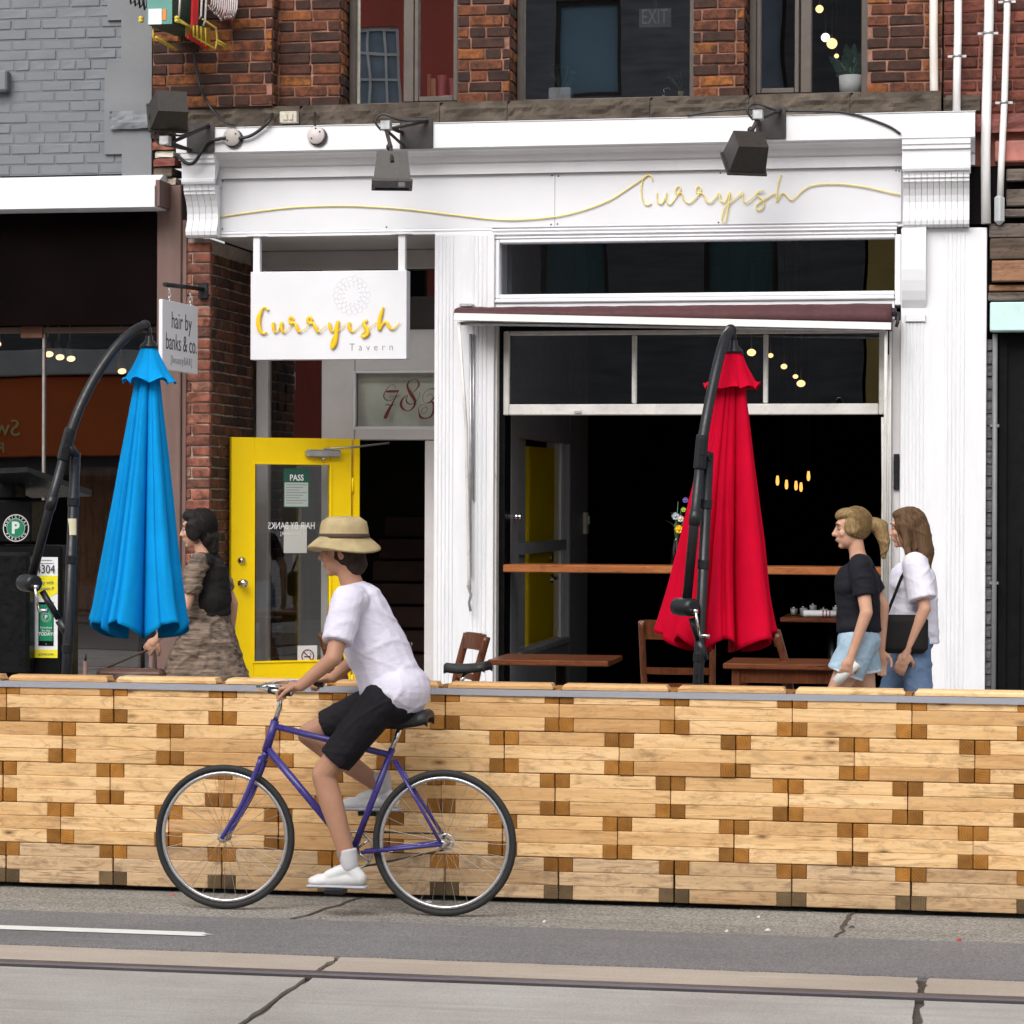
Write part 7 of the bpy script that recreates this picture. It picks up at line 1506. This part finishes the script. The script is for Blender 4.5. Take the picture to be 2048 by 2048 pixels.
# woman in black T-shirt and pale denim shorts
stepl = dict(leg_l=[(.17, 0, .52), (.20, 0, .095)], leg_r=[(-.05, 0, .50), (-.28, 0, .16)])
stepr = dict(leg_r=[(.17, 0, .52), (.20, 0, .095)], leg_l=[(-.05, 0, .50), (-.28, 0, .16)])
M_trainer = paint('walker_trainer', (.5, .5, .5), .6)
X1 = PX(1718, -2.45, 1200)
t, W, Q, L = walker('woman in black T-shirt and pale denim shorts holding a white paper cup', X1, -2.45, 1.70, M_skin, dict(stepl, arm_l=[(-.055, .235, 1.115), (.03, .235, .865)], arm_r=[(-.13, -.22, 1.13), (-.12, -.235, .88)], palm_l=(.2, -1, 0), curl_l=.62, shoe=M_trainer, hturn=.12))
m = MB(); capsule(m, (0, 0, .99), .132, (.005, 0, 1.12), .122, flat0=True); capsule(m, (.0, 0, 1.1), .122, (.012, 0, 1.27), .132); capsule(m, (-.008, -.125, 1.38), .066, (-.008, .125, 1.38), .066); ellip(m, (.05, 0, 1.25), (.09, .14, .075)); ellip(m, (0, 0, 1.02), (.125, .165, .07))
for nm in 'lr': S, e, w_ = L['a' + nm]; capsule(m, S, .064, S.lerp(e, .66), .062, flat1=True)
soft('t_shirt', m, .007, fabric('black_cotton', (.011, .011, .016), bump=.5), t, W, 3, .006, 7)
m = MB(); ellip(m, (0, 0, .94), (.126, .172, .115))
for nm in 'lr': h, k, a = L[nm]; capsule(m, h, .106, h.lerp(k, .42), .108, flat1=True)
shs = soft('shorts', m, .007, fabric('pale_denim', (.33, .45, .55), var=.14, sc=14, bump=.5), t, W, 2, .005, 9)
for nm in 'lr':
    h, k, a = L[nm]; c0, c1 = h.lerp(k, .38), h.lerp(k, .425); m = MB(); capsule(m, c0, .110, c1, .1105, True, True); soft('hem', m, .007, fabric('frayed_white_hem', (.62, .66, .70)), shs, W, 1)
m = MB(); ellip(m, Q @ Vector((-.028, 0, .030)), (.094, .084, .098)); ellip(m, Q @ Vector((.015, 0, .085)), (.074, .068, .042)); capsule(m, Q @ Vector((-.10, 0, .03)), .040, Q @ Vector((-.165, 0, .0)), .045); capsule(m, Q @ Vector((-.165, 0, .0)), .045, Q @ Vector((-.185, .01, -.09)), .034); capsule(m, Q @ Vector((-.185, .01, -.09)), .034, Q @ Vector((-.175, .01, -.17)), .014)
for s in (-1, 1): ellip(m, Q @ Vector((.0, s * .072, .02)), (.05, .018, .05))
hm_ = hair_mat('dark_blond_hair', (.26, .17, .075), (26, 26, 6)); ho = soft('hair', m, .0055, hm_, t, W, 2, .006, 2); strands(ho, Q, (-.028, 0, .030), (.096, .086, .100), (-.13, 0, .02), 260, hm_, W, 3)
S, e, w_ = L['al']; d = (w_ - e).normalized(); g = w_ + d * .105 + Vector((.0, -.028, 0)); ax_ = Vector((.62, .0, -.62)).normalized()
m = MB(); m.lathe([(.0, -.085), (.033, -.085), (.036, -.08), (.027, .08), (.0, .08)], g, 24, ax_); cup = m.build('paper_cup', paint('white_paper_cup', (.78, .78, .77), .6, var=.04), None, W, label='white paper cup held in the walking woman\'s hand', cat='cup')
# woman in white T-shirt, jeans and black shoulder bag
X2 = PX(1828, -1.95, 1200)
t, W, Q, L = walker('woman with long brown hair in white T-shirt and jeans with black shoulder bag', X2, -1.95, 1.70, M_skin, dict(stepr, arm_l=[(-.07, .235, 1.12), (.03, .225, .87)], arm_r=[(-.02, -.24, 1.11), (.10, -.23, .88)], shoe=M_trainer, hturn=-.2))
m = MB(); capsule(m, (0, 0, .90), .152, (.005, 0, 1.12), .146, flat0=True); capsule(m, (.0, 0, 1.1), .144, (.008, 0, 1.27), .142); capsule(m, (-.01, -.13, 1.375), .074, (-.01, .13, 1.375), .074); ellip(m, (.05, 0, 1.25), (.10, .15, .08)); ellip(m, (0, 0, .98), (.15, .18, .09))
for nm in 'lr': S, e, w_ = L['a' + nm]; capsule(m, S, .078, S.lerp(e, .80), .085, flat1=True)
soft('t_shirt', m, .007, fabric('white_cotton', (.72, .70, .79), var=.05, bump=.6), t, W, 3, .006, 1)
m = MB(); ellip(m, (0, 0, .93), (.125, .17, .115))
for nm in 'lr': h, k, a = L[nm]; capsule(m, h, .102, k, .072); capsule(m, k, .072, a + Vector((0, 0, .02)), .058, flat1=True)
soft('jeans', m, .008, fabric('blue_denim', (.115, .175, .285), var=.2, sc=12, bump=.5), t, W, 2, .006, 4)
m = MB(); ellip(m, Q @ Vector((-.026, 0, .022)), (.098, .088, .104)); capsule(m, Q @ Vector((-.06, 0, .0)), .080, Q @ Vector((-.085, 0, -.14)), .072); capsule(m, Q @ Vector((-.085, 0, -.14)), .072, Q @ Vector((-.09, 0, -.24)), .045); ellip(m, Q @ Vector((.01, 0, .082)), (.074, .07, .042))
for s in (-1, 1): capsule(m, Q @ Vector((.0, s * .070, .03)), .026, Q @ Vector((-.02, s * .085, -.14)), .022)
hm_ = hair_mat('brown_hair', (.12, .068, .034)); ho = soft('hair', m, .006, hm_, t, W, 2, .007, 6); strands(ho, Q, (-.026, 0, .022), (.100, .090, .106), (-.10, 0, -.20), 260, hm_, W, 5, .06)
bag = MB(); c = Vector((.06, .20, .98)); bag.box(c.x - .15, c.x + .13, c.y - .05, c.y + .045, c.z - .13, c.z + .10, b=.03)
bo = soft('shoulder_bag', bag, .008, fabric('black_leather', (.014, .013, .013)), None, W, 3); tag(bo, 'black shoulder bag slung at the hip of the woman in white', 'bag')
m = MB(); m.tube([(-.07, .20, 1.06), (-.04, .15, 1.25), (-.02, .09, 1.475), (.07, .14, 1.30), (.16, .20, 1.06)], .011, 6, flat=(.35, 1)); m.build('strap', fabric('black_strap', (.014, .013, .013)), bo, W)
# woman in brown streaked dress
X3 = PX(408, -2.35, 1150)
t, W, Q, L = walker('woman with black hair in a brown streaked dress and dark waistcoat', X3, -2.35, 1.67, M_skin, dict(stepl, arm_l=[(.05, .23, 1.115), (.23, .21, .92)], arm_r=[(-.12, -.22, 1.12), (-.10, -.23, .88)], curl_l=.8, shoe=paint('dark_shoe', (.02, .018, .016), .5)))
M_dress = fabric('brown_streaked_cloth', (.27, .20, .15), st=(1.2, 6, 14), c2=(.035, .026, .022), sc=3.2, bump=.4)
m = MB(); capsule(m, (-.02, 0, .95), .150, (.0, 0, 1.12), .126); capsule(m, (.0, 0, 1.1), .126, (.012, 0, 1.27), .130); capsule(m, (-.008, -.125, 1.375), .066, (-.008, .125, 1.375), .066); ellip(m, (.05, 0, 1.25), (.088, .135, .075)); capsule(m, (-.02, 0, 1.0), .145, (-.06, 0, .62), .24, flat1=True); [capsule(m, L[nm][0], .12, L[nm][0].lerp(L[nm][1], .82), .13, flat1=True) for nm in 'lr']
for nm in 'lr': S, e, w_ = L['a' + nm]; capsule(m, S, .062, S.lerp(e, .70), .060, flat1=True)
soft('dress', m, .008, M_dress, t, W, 3, .012, 12)
m = MB(); capsule(m, (-.045, 0, 1.05), .128, (-.03, 0, 1.30), .128, flat0=True); capsule(m, (-.03, -.10, 1.385), .060, (-.03, .10, 1.385), .060); ellip(m, (-.06, 0, 1.15), (.11, .15, .14)); soft('waistcoat', m, .008, fabric('black_knit', (.014, .012, .012), bump=.6), t, W, 3, .006, 4)
m = MB(); ellip(m, Q @ Vector((-.03, 0, .028)), (.096, .088, .104)); ellip(m, Q @ Vector((.01, 0, .085)), (.08, .072, .044)); ellip(m, Q @ Vector((-.075, 0, -.055)), (.055, .07, .07)); capsule(m, Q @ Vector((-.08, 0, -.05)), .06, Q @ Vector((-.10, 0, -.13)), .035)
for s in (-1, 1): ellip(m, Q @ Vector((.0, s * .074, .0)), (.055, .02, .07))
hm_ = hair_mat('black_hair', (.016, .012, .012)); ho = soft('hair', m, .006, hm_, t, W, 2, .006, 8); strands(ho, Q, (-.03, 0, .028), (.098, .090, .106), (-.10, 0, -.13), 240, hm_, W, 7, .03)
S, e, w_ = L['al']; hb_ = w_ + Vector((.045, -.01, -.075)); bag = MB(); vs = []
c = hb_ + Vector((.13, .0, -.17)); bag.box(c.x - .22, c.x + .22, c.y - .05, c.y + .05, c.z - .07, c.z + .055, b=.025); ellip(bag, c + Vector((0, 0, -.02)), (.24, .06, .075))
bo = soft('handbag', bag, .008, paint('brown_leather', (.085, .038, .024), .45, var=.2, vs=9), None, W, 4); tag(bo, 'wide brown leather handbag carried low below the blue parasol', 'bag')
m = MB(); m.tube(crom([tuple(c + Vector((-.16, 0, .05))), tuple(hb_ + Vector((-.02, 0, -.01))), tuple(hb_ + Vector((.02, 0, .0))), tuple(c + Vector((.17, 0, .05)))], 6), .007, 7); m.build('handle', paint('handle_leather', (.06, .03, .02), .5), bo, W)
